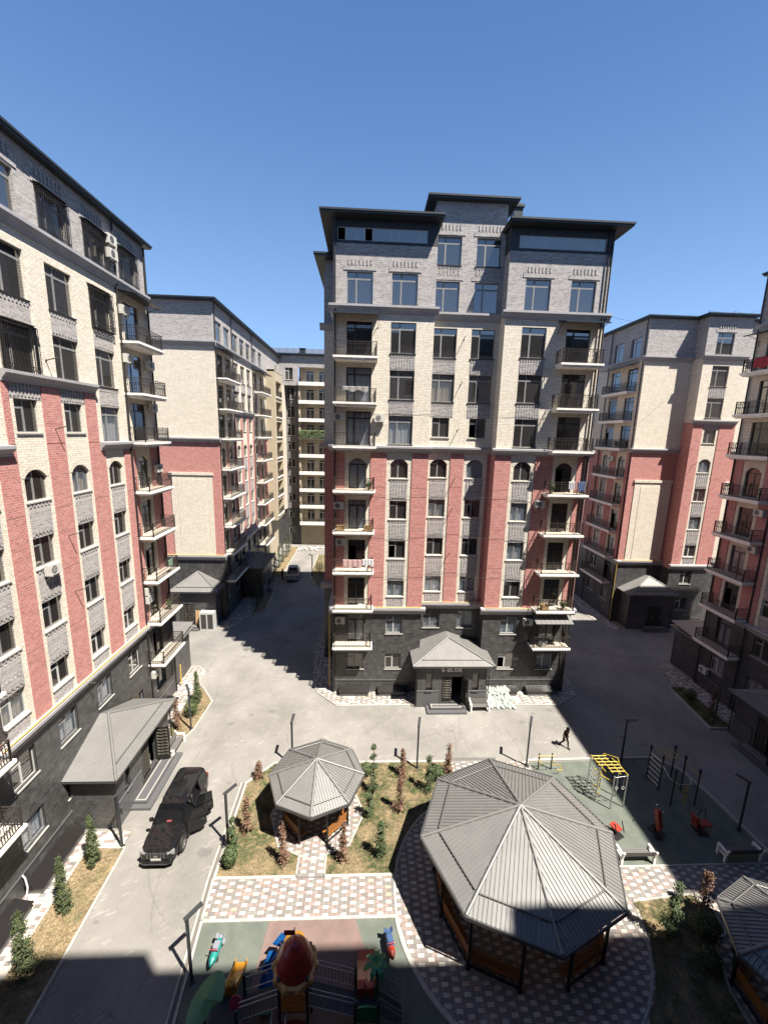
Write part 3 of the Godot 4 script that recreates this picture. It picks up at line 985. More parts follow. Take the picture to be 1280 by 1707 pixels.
func far_block():
	var b = thing("apartment_building", "distant block closing the lane with stacked white balconies", "building", Vector3(-8, 0, -86))
	var X = fx(Vector3(-16.5, 0, -80), Vector3.RIGHT)
	# recessed window column, then a wall of loggias
	var holes = []
	for r in WROWS: holes.append([1.2, 2.6, r[0], r[0] + r[1]])
	var XW = X * mv(0, 0, -1.6)
	granite_wall(b, XW, 0, 3.6, 7.45, holes, false)
	brick_layer(b, XW, 0, 3.6, 7.45, 31.3, holes, "brick_grey_shaded")
	brick_layer(b, X, 0, 3.6, 30.9, 36.2, [[1.2, 2.6, 31.9, 34.05]], "brick_grey")
	for h in holes: window(b, X if h[2] > 31.0 else XW, 1.9, h[2], 1.4, h[3] - h[2], 0, "dim", "frame_white")
	var ps = MB.new()
	ps.box(Vector3(0, 7.45, -1.6), Vector3(0.95, 30.9, 0.0))
	place(b, b, "brick_pier", ps.mesh(M["brick_cream"]), X)
	var lx = 3.6
	for y in SLABS + [31.35]:
		var sl = place(b, b, "balcony", slab_mesh(8.4, 1.6), X * mv(lx + 4.3, y, -1.3))
		var ap = MB.new()
		ap.box(Vector3(-4.25, -0.42, 1.62), Vector3(4.25, 0.22, 1.78))
		part(sl, "apron", ap.mesh(M["white_paint"]))
		part(sl, "railing", railing_mesh(8.2, 1.66))
	var bw = MB.new()
	var dh = []
	for y in SLABS + [31.35]:
		for c in [2.0, 4.4, 7.0]: dh.append([lx + c - 0.75, lx + c + 0.75, y + 0.05, y + 2.35])
	fill(bw, lx, lx + 9.5, 0, 36.2, dh, -1.3)
	place(b, b, "brick_wall", bw.mesh(M["render_cream"]), X)
	for h in dh: window(b, X * mv(0, 0, -1.15), (h[0] + h[1]) / 2, h[2], 1.5, 2.3, 3, "dim", "frame_white")
	var pm = MB.new()
	pm.box(Vector3(lx, 4.6, -1.3), Vector3(lx + 0.35, 31.4, 0.1)); pm.box(Vector3(lx + 8.4, 4.6, -1.3), Vector3(lx + 8.75, 31.4, 0.1))
	place(b, b, "brick_pier", pm.mesh(M["render_cream"]), X)
	plain(b, fx(Vector3(-4, 0, -80), Vector3(0, 0, -1)), 12, standard_layers(36.2))
	var pl = MB.new()
	pl.box(Vector3(lx, 34.2, -1.3), Vector3(lx + 9.5, 36.2, 0.0))
	place(b, b, "parapet_wall", pl.mesh(M["brick_grey"]), X)
	eave(b, -16.5, -4, -92, -80, 36.2, 0.5, 0.3, 0.9)
	# solar panels on racks
	return b

func home_block():
	# the block the photograph is taken from: it shades the foreground and shows in the panes opposite
	var b = thing("apartment_building", "block behind the viewer that shades the near courtyard", "building", Vector3(8, 0, 6))
	var X = fx(Vector3(46, 0, 0.45), Vector3.LEFT)
	var L = 74.0
	var holes = []
	for i in 20:
		for r in WROWS: holes.append([2.5 + i * 3.6, 4.2 + i * 3.6, r[0], r[0] + r[1]])
	for q in [[0.0, 7.45, "granite_1"], [7.45, 21.3, "brick_red"], [21.3, 31.5, "brick_cream"], [31.5, 35.4, "brick_grey"]]:
		brick_layer(b, X, 0, L, q[0], q[1], holes, q[2])
	plain(b, fx(Vector3(-28, 0, 14), Vector3.RIGHT), L, standard_layers(35.4))
	plain(b, fx(Vector3(-28, 0, 0.45), Vector3(0, 0, 1)), 13.5, standard_layers(35.4))
	plain(b, fx(Vector3(46, 0, 14), Vector3(0, 0, -1)), 13.5, standard_layers(35.4))
	var mb = MB.new()
	mb.box(Vector3(-28.5, 35.4, 0.05), Vector3(46.5, 37.9, 14.5))
	mb.box(Vector3(1.9, 35.41, -0.6), Vector3(6.4, 37.89, 0.05)); mb.box(Vector3(13.6, 35.41, -0.6), Vector3(16.4, 37.89, 0.05)); mb.box(Vector3(20.2, 35.41, -0.75), Vector3(34.0, 37.89, 0.05))
	place(b, b, "roof", mb.mesh(M["roof_dark"]), Transform3D())
	for y in [7.45, 21.05, 31.2]: cornice(b, X, 0, L, y, 0.5, 0.3)

# ------------------------------------------------------------------ ground
func more_materials():
	mat("brick_grey_shaded", Color(.45, .45, .46), 0.9, 0, M["brick_grey"].albedo_texture, 4.64, 5.66)  # grey brick darkened: the shade of the far recess is put into its colour
	mat("sheet_grey", Color(.225, .222, .217), 0.45, 0.15, mottled(256, 71, 0.008, 0.06, Color(.85, .85, .85), Color(1, 1, 1), 0.05), 3.0)
	mat("sheet_pale", Color(.235, .23, .222), 0.5, 0.1, M["sheet_grey"].albedo_texture, 3.0)
	mat("sheet_dark", Color(.11, .11, .11), 0.4, 0.3)
	mat("sheet_edge", Color(.16, .155, .15), 0.4, 0.3)
	mat("render_cream", Color(.56, .48, .35), 0.9, 0, mottled(256, 72, 0.01, 0.05, Color(.85, .85, .85), Color(1, 1, 1), 0.08), 3.0)
	var g = mat("glass", Color(.5, .55, .6), 0.03, 0.0)
	g.transparency = BaseMaterial3D.TRANSPARENCY_ALPHA
	g.albedo_color = Color(.4, .45, .5, 0.22)
	mat("asphalt", Color(1, 1, 1), 0.93, 0, road_tex(), 23.0)
	mat("kerb", Color(.52, .50, .46), 0.9, 0, mottled(256, 73, 0.02, 0.08, Color(.7, .69, .66), Color(1, 1, 1), 0.12), 1.7)
	mat("dry_soil", Color(1, 1, 1), 1.0, 0, mottled(512, 74, 0.012, 0.05, Color(.11, .085, .04), Color(.36, .27, .15), 0.35, 0.45), 4.0)
	mat("rubber_green", Color(1, 1, 1), 0.95, 0, mottled(512, 75, 0.008, 0.2, Color(.10, .118, .098), Color(.15, .168, .14), 0.5, 0.3), 4.0)
	mat("rubber_red", Color(1, 1, 1), 0.95, 0, mottled(512, 76, 0.008, 0.2, Color(.165, .115, .10), Color(.225, .155, .138), 0.5, 0.3), 4.0)
	var pv = mat("paver", Color(1, 1, 1), 0.9, 0, mottled(256, 77, 0.03, 0.12, Color(.74, .74, .74), Color(1, 1, 1), 0.3), 1.1)
	pv.vertex_color_use_as_albedo = true
	var lf = mat("leaf", Color(1, 1, 1), 0.75)
	lf.vertex_color_use_as_albedo = true
	var gr = mat("grass", Color(1, 1, 1), 0.9)
	gr.vertex_color_use_as_albedo = true
	mat("bark", Color(.10, .07, .045), 0.95)
	mat("joint", Color(.16, .145, .13), 1.0)

func road_tex():
	var n = 1024
	var a = noise_img(n, 0.004, 81, 5); var b = noise_img(n, 0.02, 82, 4); var c = noise_img(n, 0.09, 83, 2)
	var rd = noise_img(n, 0.0045, 84, 3)
	var r = RandomNumberGenerator.new(); r.seed = 5
	var out = PackedByteArray(); out.resize(n * n * 3)
	for i in n * n:
		var k = 0.86 + 0.22 * (a[i] / 255.0 - 0.5) * 2.0 * 0.8 + 0.10 * (b[i] / 255.0 - 0.5) + 0.07 * (c[i] / 255.0 - 0.5) + (r.randf() - 0.5) * 0.10
		if b[i] > 196: k *= 1.0 + (b[i] - 196) / 500.0
		out[i * 3] = clampi(int(255.0 * sqrt(clampf(0.300 * k, 0, 1)) * 1.03), 0, 255)
		out[i * 3 + 1] = clampi(int(255.0 * sqrt(clampf(0.287 * k, 0, 1)) * 1.03), 0, 255)
		out[i * 3 + 2] = clampi(int(255.0 * sqrt(clampf(0.266 * k, 0, 1)) * 1.03), 0, 255)
	# scuffs and hairline cracks: short pale scratches and wandering dark lines
	for s in 900:
		var x = r.randf() * n; var y = r.randf() * n
		var dark = s % 36 == 0
		var ang = r.randf_range(-0.9, -0.4) if not dark else r.randf() * TAU
		var L = r.randi_range(5, 22) if not dark else r.randi_range(40, 160)
		var f = r.randf_range(1.05, 1.2) if not dark else r.randf_range(0.8, 0.9)
		for q in L:
			x += cos(ang); y += sin(ang)
			if dark: ang += r.randf_range(-0.3, 0.3) + 0.15 * sin(q * 0.21 + s)
			for w in 2:
				var j = (posmod(int(y) + w, n) * n + posmod(int(x), n)) * 3
				for ch in 3: out[j + ch] = clampi(int(out[j + ch] * f), 0, 255)
	# oil and damp spots
	for s in 16:
		var x0 = r.randf() * n; var y0 = r.randf() * n; var rad = r.randf_range(4, 17)
		for yy in range(-18, 19):
			for xx in range(-18, 19):
				var j = posmod(int(y0) + yy, n) * n + posmod(int(x0) + xx, n)
				if Vector2(xx, yy * 1.4).length() < rad * (0.5 + c[j] / 255.0):
					for ch in 3: out[j * 3 + ch] = int(out[j * 3 + ch] * 0.9)
	# wide, faint tyre arcs
	for s in 26:
		var cx = r.randf() * n; var cy = r.randf() * n; var rad = r.randf_range(120, 420)
		var a0 = r.randf() * TAU; var len_ = r.randf_range(0.5, 1.6)
		var steps = int(rad * len_)
		for q in steps:
			var aa = a0 + len_ * q / steps
			for w in 5:
				var j = (posmod(int(cy + (rad + w) * sin(aa)), n) * n + posmod(int(cx + (rad + w) * cos(aa)), n)) * 3
				for ch in 3: out[j + ch] = clampi(int(out[j + ch] * 0.95), 0, 255)
	return tex_from(n, n, out)

func strip(mb, pts, w, y0, y1, closed = false):
	# kerb of width w centred on a polyline of Vector2(x, z), mitred
	var m = pts.size()
	var L = []; var R = []
	for i in m:
		var d0 = (pts[i] - pts[i - 1]).normalized() if i > 0 or closed else Vector2.ZERO
		var d1 = (pts[(i + 1) % m] - pts[i]).normalized() if i < m - 1 or closed else Vector2.ZERO
		if i == 0 and closed: d0 = (pts[0] - pts[m - 1]).normalized()
		if d0 == Vector2.ZERO: d0 = d1
		if d1 == Vector2.ZERO: d1 = d0
		var nrm = (Vector2(-d0.y, d0.x) + Vector2(-d1.y, d1.x)).normalized()
		var k = w * 0.5 / maxf(0.3, nrm.dot(Vector2(-d0.y, d0.x)))
		L.append(pts[i] - nrm * k); R.append(pts[i] + nrm * k)
	var c = 0.015
	for i in (m if closed else m - 1):
		var j = (i + 1) % m
		var a = L[i]; var b = L[j]; var p = R[i]; var q = R[j]
		var ai = a.lerp(p, c / w); var bi = b.lerp(q, c / w); var pi_ = p.lerp(a, c / w); var qi = q.lerp(b, c / w)
		mb.quad(Vector3(pi_.x, y1, pi_.y), Vector3(qi.x, y1, qi.y), Vector3(bi.x, y1, bi.y), Vector3(ai.x, y1, ai.y))
		mb.quad(Vector3(b.x, y0, b.y), Vector3(a.x, y0, a.y), Vector3(a.x, y1 - c, a.y), Vector3(b.x, y1 - c, b.y))
		mb.quad(Vector3(p.x, y0, p.y), Vector3(q.x, y0, q.y), Vector3(q.x, y1 - c, q.y), Vector3(p.x, y1 - c, p.y))
		mb.quad(Vector3(b.x, y1 - c, b.y), Vector3(a.x, y1 - c, a.y), Vector3(ai.x, y1, ai.y), Vector3(bi.x, y1, bi.y))
		mb.quad(Vector3(p.x, y1 - c, p.y), Vector3(q.x, y1 - c, q.y), Vector3(qi.x, y1, qi.y), Vector3(pi_.x, y1, pi_.y))
	if not closed:
		for i in [0, m - 1]:
			var a = L[i]; var p = R[i]
			var f = [Vector3(a.x, y0, a.y), Vector3(p.x, y0, p.y), Vector3(p.x, y1 - c, p.y), Vector3(a.x, y1 - c, a.y)]
			if i == 0: mb.quad(f[0], f[1], f[2], f[3])
			else: mb.quad(f[1], f[0], f[3], f[2])

func kerb(pts, w = 0.14, y1 = 0.11, closed = false):
	var p = []
	for q in pts: p.append(Vector2(q[0], q[1]))
	var mb = MB.new()
	strip(mb, p, w, 0.0, y1, closed)
	return structure("kerb", mb.mesh(M["kerb"]))

func v2(a):
	var o = []
	for q in a: o.append(Vector2(q[0], q[1]))
	return o

func sheet(called, pts, y, m, thick = 0.0):
	var mb = MB.new()
	if thick > 0.0: mb.prism(v2(pts), y - thick, y)
	else: mb.poly_top(v2(pts), y)
	return structure(called, mb.mesh(M[m]))

const PAVER_TONES = [Color(.62, .58, .51), Color(.30, .245, .225), Color(.27, .255, .24), Color(.33, .26, .235), Color(.24, .22, .205), Color(.58, .47, .33)]

# a paved area: bricks 0.29 x 0.165 in rows, a light one in every three; full bricks become
# parts until the budget is used, the rest is one joined part
func pave(called, poly, y, budget, pale = 0.0, turn = false):
	var pts = PackedVector2Array(v2(poly))
	var base = sheet(called, poly, y - 0.012, "joint", 0.04)
	var mn = pts[0]; var mx = pts[0]
	for p in pts:
		mn = Vector2(minf(mn.x, p.x), minf(mn.y, p.y)); mx = Vector2(maxf(mx.x, p.x), maxf(mx.y, p.y))
	var bx = 0.29; var bz = 0.165
	if turn: bx = 0.3; bz = 0.3
	var rest = MB.new(); rest.use_col = true
	var r = RandomNumberGenerator.new(); r.seed = 99
	var z = snappedf(mx.y, bz)
	var row = 0
	var used = 0
	while z > mn.y:
		var off = 1.5 * bx if row % 2 == 1 else 0.0
		var i0 = int(floor((mn.x - off) / bx)) - 1
		var i1 = int(ceil((mx.x - off) / bx)) + 1
		for i in range(i0, i1):
			var x0 = i * bx + off
			var light = posmod(i, 3) == 0
			var tone = 0
			if not light: tone = 1 + r.randi() % 4
			elif r.randf() < 0.05: tone = 5
			if pale > 0.0 and r.randf() < pale: tone = 0
			var c = [Vector2(x0 + 0.006, z - bz + 0.006), Vector2(x0 + bx - 0.006, z - bz + 0.006), Vector2(x0 + bx - 0.006, z - 0.006), Vector2(x0 + 0.006, z - 0.006)]
			var ins = 0
			for q in c:
				if Geometry2D.is_point_in_polygon(q, pts): ins += 1
			if ins == 0: continue
			var h = y + r.randf_range(-0.003, 0.002)
			var tint = r.randi() % 3
			if ins == 4 and used < budget:
				used += 1
				part(base, "paver", paver_mesh(tone, tint, bx, bz), mv(x0 + bx / 2, h, z - bz / 2))
			else:
				var pieces = [PackedVector2Array(c)] if ins == 4 else Geometry2D.intersect_polygons(pts, PackedVector2Array(c))
				rest.col = paver_colour(tone, tint)
				for pc in pieces:
					var arr = []
					for q in pc: arr.append(q)
					rest.poly_top(arr, h)
		z -= bz
		row += 1
	if rest.v.size() > 0:
		var o = part(base, "pavers", rest.mesh(M["paver"]))
		o.set_meta("kind", "stuff")
	return base

func paver_colour(tone, tint):
	var k = [0.9, 1.0, 1.1][tint]
	var c = PAVER_TONES[tone]
	return Color(c.r * k, c.g * k, c.b * k)

func paver_mesh(tone, tint, bx, bz):
	var key = "paver_%d_%d_%.2f" % [tone, tint, bx]
	if cache.has(key): return cache[key]
	var mb = MB.new(); mb.use_col = true
	mb.col = paver_colour(tone, tint)
	var a = bx / 2 - 0.006; var c = bz / 2 - 0.006; var e = 0.006
	var t = [Vector3(-a + e, 0, c - e), Vector3(a - e, 0, c - e), Vector3(a - e, 0, -c + e), Vector3(-a + e, 0, -c + e)]
	var l = [Vector3(-a, -0.006, c), Vector3(a, -0.006, c), Vector3(a, -0.006, -c), Vector3(-a, -0.006, -c)]
	mb.quad(t[0], t[1], t[2], t[3])
	for i in 4:
		var j = (i + 1) % 4
		mb.quad(l[i], l[j], t[j], t[i])
		mb.quad(l[i] - Vector3(0, 0.02, 0), l[j] - Vector3(0, 0.02, 0), l[j], l[i])
	cache[key] = mb.mesh(M["paver"])
	return cache[key]

func arc(cx, cz, r, a0, a1, n):
	var o = []
	for i in n + 1:
		var a = deg_to_rad(lerpf(a0, a1, float(i) / n))
		o.append([cx + r * cos(a), cz + r * sin(a)])
	return o

func grass_on(label, poly, y, per_m2, green, seed_, avoid = []):
	# short dry grass: one object
	var pts = PackedVector2Array(v2(poly))
	var mn = pts[0]; var mx = pts[0]
	for p in pts:
		mn = Vector2(minf(mn.x, p.x), minf(mn.y, p.y)); mx = Vector2(maxf(mx.x, p.x), maxf(mx.y, p.y))
	var r = RandomNumberGenerator.new(); r.seed = seed_
	var f = FastNoiseLite.new(); f.seed = seed_; f.frequency = 0.55; f.fractal_octaves = 3
	var f2 = FastNoiseLite.new(); f2.seed = seed_ + 5; f2.frequency = 1.3
	var xs = []; var cs = []
	for i in int((mx.x - mn.x) * (mx.y - mn.y) * per_m2):
		var p = Vector2(r.randf_range(mn.x, mx.x), r.randf_range(mn.y, mx.y))
		if not Geometry2D.is_point_in_polygon(p, pts): continue
		var bad = false
		for a in avoid:
			if Geometry2D.is_point_in_polygon(p, a): bad = true
		if bad: continue
		if f2.get_noise_2d(p.x, p.y) < -0.34: continue
		var s = r.randf_range(0.6, 1.3)
		xs.append(Transform3D(Basis(Vector3.UP, r.randf() * TAU).scaled(Vector3(s, s * r.randf_range(0.6, 1.2), s)), Vector3(p.x, y, p.y)))
		var k = clampf(0.5 + (f.get_noise_2d(p.x, p.y) * 1.5) + (green - 0.5) * 1.4 + r.randf_range(-0.22, 0.22), 0, 1)
		var dry = Color(.37, .285, .17); var gre = Color(.075, .11, .035)
		cs.append(dry.lerp(gre, k) * r.randf_range(0.75, 1.2))
	var mb = MB.new()
	for i in 6:
		var a = i * 1.05
		var d = Vector3(cos(a), 0, sin(a)); var w = Vector3(-d.z, 0, d.x) * 0.012
		var o = d * 0.03
		var tip = d * 0.09 + Vector3(0, 0.07, 0)
		mb.tri(o - w, o + w, tip)
	var mm = MultiMesh.new()
	mm.transform_format = MultiMesh.TRANSFORM_3D
	mm.use_colors = true
	mm.mesh = mb.mesh(M["grass"])
	mm.instance_count = xs.size()
	for i in xs.size():
		mm.set_instance_transform(i, xs[i]); mm.set_instance_color(i, cs[i])
	var o = MultiMeshInstance3D.new()
	o.name = numbered("grass")
	o.multimesh = mm
	add_child(o)
	o.set_meta("kind", "stuff")
	tag(o, label, "grass")

var RING = [7.65, -16.3]

func ground():
	var mb = MB.new()
	mb.poly_top([Vector2(-400, 300), Vector2(400, 300), Vector2(400, -600), Vector2(-400, -600)], 0)
	structure("ground", mb.mesh(M["asphalt"]))
	# court round the large gazebo
	pave("court_paving", arc(RING[0], RING[1], 5.82, 0, 350, 47), 0.06, 40)
	kerb(arc(RING[0], RING[1], 5.9, 10, 355, 46), 0.12, 0.085)
	pave("plaza_paving", [[-7.4, -15.5], [-7.4, -17.25], [2.05, -17.25], [1.84, -16.3], [1.86, -15.5]], 0.056, 230)
	pave("path_paving", [[-3.2, -17.26], [-3.2, -19.0], [-1.87, -19.0], [-1.87, -17.26]], 0.064, 30)
	pave("entry_paving", [[6.3, -24.7], [11.6, -24.7], [11.6, -20.7], [6.3, -21.6]], 0.06, 0)
	var octa = []
	for i in 8: octa.append([-2.55 + 2.75 * cos(i * PI / 4), -20.85 + 2.75 * sin(i * PI / 4)])
	pave("gazebo_paving", octa, 0.1, 0)
	kerb(octa, 0.1, 0.11, true)
	pave("side_paving", [[13.0, -17.42], [22.5, -17.42], [22.5, -6.0], [9.5, -6.0], [9.5, -11.0], [12.0, -12.6]], 0.05, 0)
	# lawn round the small gazebo
	var lawn = [[-7.35, -17.38], [1.7, -17.38]] + arc(RING[0], RING[1], 6.0, 190, 256, 14) + [[6.2, -24.65], [-5.9, -24.65], [-7.35, -23.1]]
	sheet("lawn_soil", lawn, 0.045, "dry_soil", 0.05)
	grass_on("dry patchy lawn round the small gazebo, partly green", lawn, 0.045, 190, 0.64, 3, [PackedVector2Array(v2(octa)), PackedVector2Array(v2([[-3.3, -17], [-3.3, -19.2], [-1.77, -19.2], [-1.77, -17]]))])
	kerb([[-3.28, -17.32], [-7.38, -17.32], [-7.42, -23.15], [-5.95, -24.76], [6.2, -24.76]])
	kerb([[-1.8, -17.32], [1.75, -17.32]])
	kerb([[-3.26, -17.4], [-3.26, -18.45]], 0.1); kerb([[-1.82, -17.4], [-1.82, -18.45]], 0.1)
	kerb([[6.25, -24.6], [6.25, -22.0]], 0.1); kerb([[11.66, -24.6], [11.66, -20.7]], 0.1)
	# drain channel beside the drive
	var dr = MB.new()
	strip(dr, v2([[-7.72, -23.2], [-7.68, -17.3], [-7.0, -8.0]]), 0.1, 0.0, 0.07)
	strip(dr, v2([[-7.42, -17.3], [-6.72, -8.0]]), 0.12, 0.0, 0.09)
	structure("drain_kerb", dr.mesh(M["kerb"]))
	sheet("drain_channel", [[-7.66, -23.2], [-7.5, -23.2], [-7.46, -17.3], [-6.8, -8], [-6.94, -8], [-7.62, -17.3]], 0.006, "joint")
	# play area
	var rub = [[-7.3, -15.42], [1.72, -15.42]] + arc(RING[0], RING[1], 6.02, 170, 100, 18) + [[6.0, -3.0], [-6.4, -3.0], [-6.62, -8.0]]
	sheet("play_surface", rub, 0.03, "rubber_green", 0.04)
	var red = []
	for i in 25:
		var a = lerpf(-48.0, 228.0, i / 24.0)
		red.append([-2.1 + 2.75 * cos(deg_to_rad(a)), maxf(-13.4 + 2.75 * sin(deg_to_rad(a)), -15.4)])
	red = [[-4.15, -15.4]] + [[-4.3, -14.0], [-4.5, -12.0], [-3.6, -10.6], [-1.6, -10.3], [0.2, -11.2], [0.5, -13.0], [0.25, -14.4], [-0.15, -15.4]]
	sheet("play_surface", red, 0.036, "rubber_red")
	kerb([[-7.32, -15.46], [1.78, -15.46]] + arc(RING[0], RING[1], 5.98, 170, 95, 20), 0.13, 0.09)
	# exercise area
	var sp = [[11.75, -24.62], [21.1, -24.8], [22.0, -23.75], [22.4, -21.9], [22.7, -18.1], [22.4, -17.55], [13.1, -17.55]] + arc(RING[0], RING[1], 6.0, -14, -47, 8)
	sheet("exercise_surface", sp, 0.03, "rubber_green", 0.04)
	kerb([[11.7, -24.76], [21.15, -24.92], [22.12, -23.8], [22.52, -21.9], [22.84, -18.1], [22.5, -17.48]], 0.15, 0.13)
	kerb([[22.5, -17.48], [13.3, -17.48]], 0.1, 0.08)
	# bed at the right
	var bed = [[13.5, -15.75], [16.65, -16.0], [17.15, -15.4], [17.05, -14.5], [16.1, -14.0], [15.4, -12.4], [15.0, -6.5], [9.6, -6.5]] + arc(RING[0], RING[1], 6.02, 50, 8, 10)
	sheet("lawn_soil", bed, 0.08, "dry_soil", 0.08)
	grass_on("shaded grass in the bed between the two gazebos", bed, 0.08, 190, 0.64, 9)
	kerb([[13.55, -15.82], [16.7, -16.07], [17.22, -15.4], [17.12, -14.45], [16.17, -13.95], [15.47, -12.4], [15.07, -6.5]], 0.1, 0.1)
	# strip of dry ground with columnar shrubs along the left block
	var st = [[-14.65, -19.0], [-12.8, -18.95], [-12.5, -6.0], [-14.35, -6.0]]
	sheet("lawn_soil", st, 0.06, "dry_soil", 0.06)
	grass_on("straw-dry grass strip under the three columnar shrubs", st, 0.06, 150, 0.12, 4)
	kerb([[-14.42, -6.0], [-14.72, -19.07], [-12.73, -19.02], [-12.43, -6.0]], 0.12, 0.1)
	pave("pavement_paving", [[-16.2, -6.0], [-16.2, -20.0], [-12.9, -20.0], [-12.9, -19.1], [-14.8, -19.12], [-14.5, -6.0]], 0.06, 0, 0.55)
	# corner bed beyond the left porch
	var cb = [[-14.55, -27.35], [-13.05, -27.4], [-12.82, -28.2], [-12.68, -31.4], [-14.1, -33.3], [-14.55, -33.0]]
	sheet("lawn_soil", cb, 0.06, "dry_soil", 0.06)
	grass_on("dry grass in the kerbed corner bed beyond the left porch", cb, 0.06, 150, 0.25, 6)
	kerb([[-14.6, -27.28], [-13.02, -27.33], [-12.75, -28.2], [-12.6, -31.42], [-14.08, -33.4]], 0.12, 0.11)
	pave("pavement_paving", [[-16.2, -26.6], [-14.65, -26.6], [-14.65, -33.2], [-14.2, -33.5], [-14.8, -34.2], [-14.9, -35.9], [-15.7, -36.6], [-16.5, -36.6]], 0.06, 0, 0.3)
	kerb([[-14.2, -33.5], [-14.78, -34.2], [-14.86, -35.9], [-15.7, -36.7], [-16.5, -36.7]], 0.1, 0.08)
	# pavement round the middle block
	pave("pavement_paving", [[-3.85, -32.6], [-2.1, -30.9], [4.5, -30.95], [4.5, -31.2], [10.4, -31.2], [10.4, -30.95], [16.75, -30.9], [18.8, -32.1], [19.4, -34.8], [19.4, -44], [17.9, -44], [17.9, -32.72], [-2.7, -32.72], [-2.7, -38.4], [-3.95, -38.4], [-3.95, -46], [-4.9, -46], [-4.9, -39.4], [-4.4, -34.0]], 0.06, 0, 0.25)
	kerb([[-4.97, -46], [-4.97, -39.4], [-4.47, -34.0], [-3.9, -32.55], [-2.13, -30.83], [4.5, -30.88]], 0.1, 0.09)
	kerb([[10.4, -30.88], [16.77, -30.83], [18.87, -32.05], [19.47, -34.8], [19.47, -46]], 0.1, 0.09)
	# beds and paving along the far lane
	pave("pavement_paving", [[-16.4, -44.3], [-15.5, -44.3], [-13.9, -48.2], [-14.2, -56], [-16.4, -56]], 0.06, 0, 0.3)
	var lb = [[-14.1, -48.6], [-12.6, -49.6], [-13.0, -57], [-14.1, -57]]
	sheet("lawn_soil", lb, 0.06, "dry_soil", 0.06)
	kerb([[-15.5, -44.25], [-13.9, -48.2], [-12.5, -49.5], [-12.92, -57.1], [-14.1, -57.1]], 0.12, 0.11)
	sheet("lawn_soil", [[-14.6, -62], [-13.1, -62], [-13.1, -79], [-14.6, -79]], 0.06, "dry_soil", 0.06)
	kerb([[-13.03, -62], [-13.03, -79]], 0.12, 0.11)
	var ib = [[-5.6, -57.4], [-7.3, -58.6], [-8.6, -62.6], [-8.6, -74], [-5, -74], [-5, -57.4]]
	sheet("lawn_soil", ib, 0.06, "dry_soil", 0.06)
	grass_on("green grass of the island in the far lane", ib, 0.06, 50, 0.9, 7)
	kerb([[-5, -57.3], [-5.6, -57.3], [-7.38, -58.6], [-8.68, -62.6], [-8.68, -74.1]], 0.14, 0.13)
	# right-hand side of the court
	pave("pavement_paving", [[30.9, -44.4], [29.9, -44.8], [28.9, -48], [28.9, -60], [30.9, -60]], 0.06, 0, 0.3)
	pave("pavement_paving", [[31.4, -37.4], [30.1, -36.9], [28.9, -33.7], [29.9, -33.3], [29.9, -20], [31.4, -20]], 0.06, 0, 0.3)
	var rb = [[28.5, -33.2], [27.85, -27.95], [29.6, -27.9], [29.75, -33.2]]
	sheet("lawn_soil", rb, 0.06, "dry_soil", 0.06)
	grass_on("dark grass of the kerbed bed before the right block", rb, 0.06, 190, 0.64, 8)
	kerb([[29.8, -33.3], [28.4, -33.3], [27.75, -27.85], [29.7, -27.8], [29.85, -33.3]], 0.13, 0.12)

# ------------------------------------------------------------------ sheet-metal roofs
# a roof face: eave edge A -> B (counter-clockwise seen from above), then the other corners;
# flat sheet with standing ribs running up the slope
func roof_face(poly, pitch = 0.18, rh = 0.04, sheet_ = "sheet_grey"):
	var mb = MB.new()
	var A = poly[0]; var B = poly[1]
	var e = (B - A).normalized()
	var n = (B - A).cross(poly[poly.size() - 1] - A).normalized()
	var u = n.cross(e)
	for i in range(1, poly.size() - 1): mb.tri(A, poly[i], poly[i + 1])
	for i in range(1, poly.size() - 1): mb.tri(A - n * 0.03, poly[i + 1] - n * 0.03, poly[i] - n * 0.03)
	var q = []
	for p in poly: q.append(Vector2((p - A).dot(e), (p - A).dot(u)))
	var L = (B - A).length()
	var mn = 0.0; var mx = L
	var k = int(L / pitch)
	for i in k:
		var a = (i + 0.5) * L / k
		var top = 0.0
		for j in range(1, q.size()):
			var s = q[j]; var t = q[(j + 1) % q.size()]
			if (s.x - a) * (t.x - a) <= 0.0 and absf(s.x - t.x) > 0.0001:
				top = maxf(top, lerpf(s.y, t.y, (a - s.x) / (t.x - s.x)))
		if top > 0.12:
			var p0 = A + e * a; var p1 = A + e * a + u * (top - 0.03)
			var w = e * 0.028; var h = n * rh; var w2 = e * 0.016
			mb.quad(p0 - w2 + h, p0 + w2 + h, p1 + w2 + h, p1 - w2 + h)
			mb.quad(p0 - w, p0 - w2 + h, p1 - w2 + h, p1 - w); mb.quad(p0 + w2 + h, p0 + w, p1 + w, p1 + w2 + h)
			mb.quad(p0 - w, p0 + w, p0 + w2 + h, p0 - w2 + h)
	return mb.mesh(M[sheet_])

func hip_cap(a, b, n):
	var mb = MB.new()
	mb.tube([a + n * 0.03, b + n * 0.03], 0.075, 8)
	return mb.mesh(M["sheet_grey"])

func guard(a, b):
	var mb = MB.new()
	mb.tube([a, b], 0.035, 5)
	return mb.mesh(M["sheet_edge"])

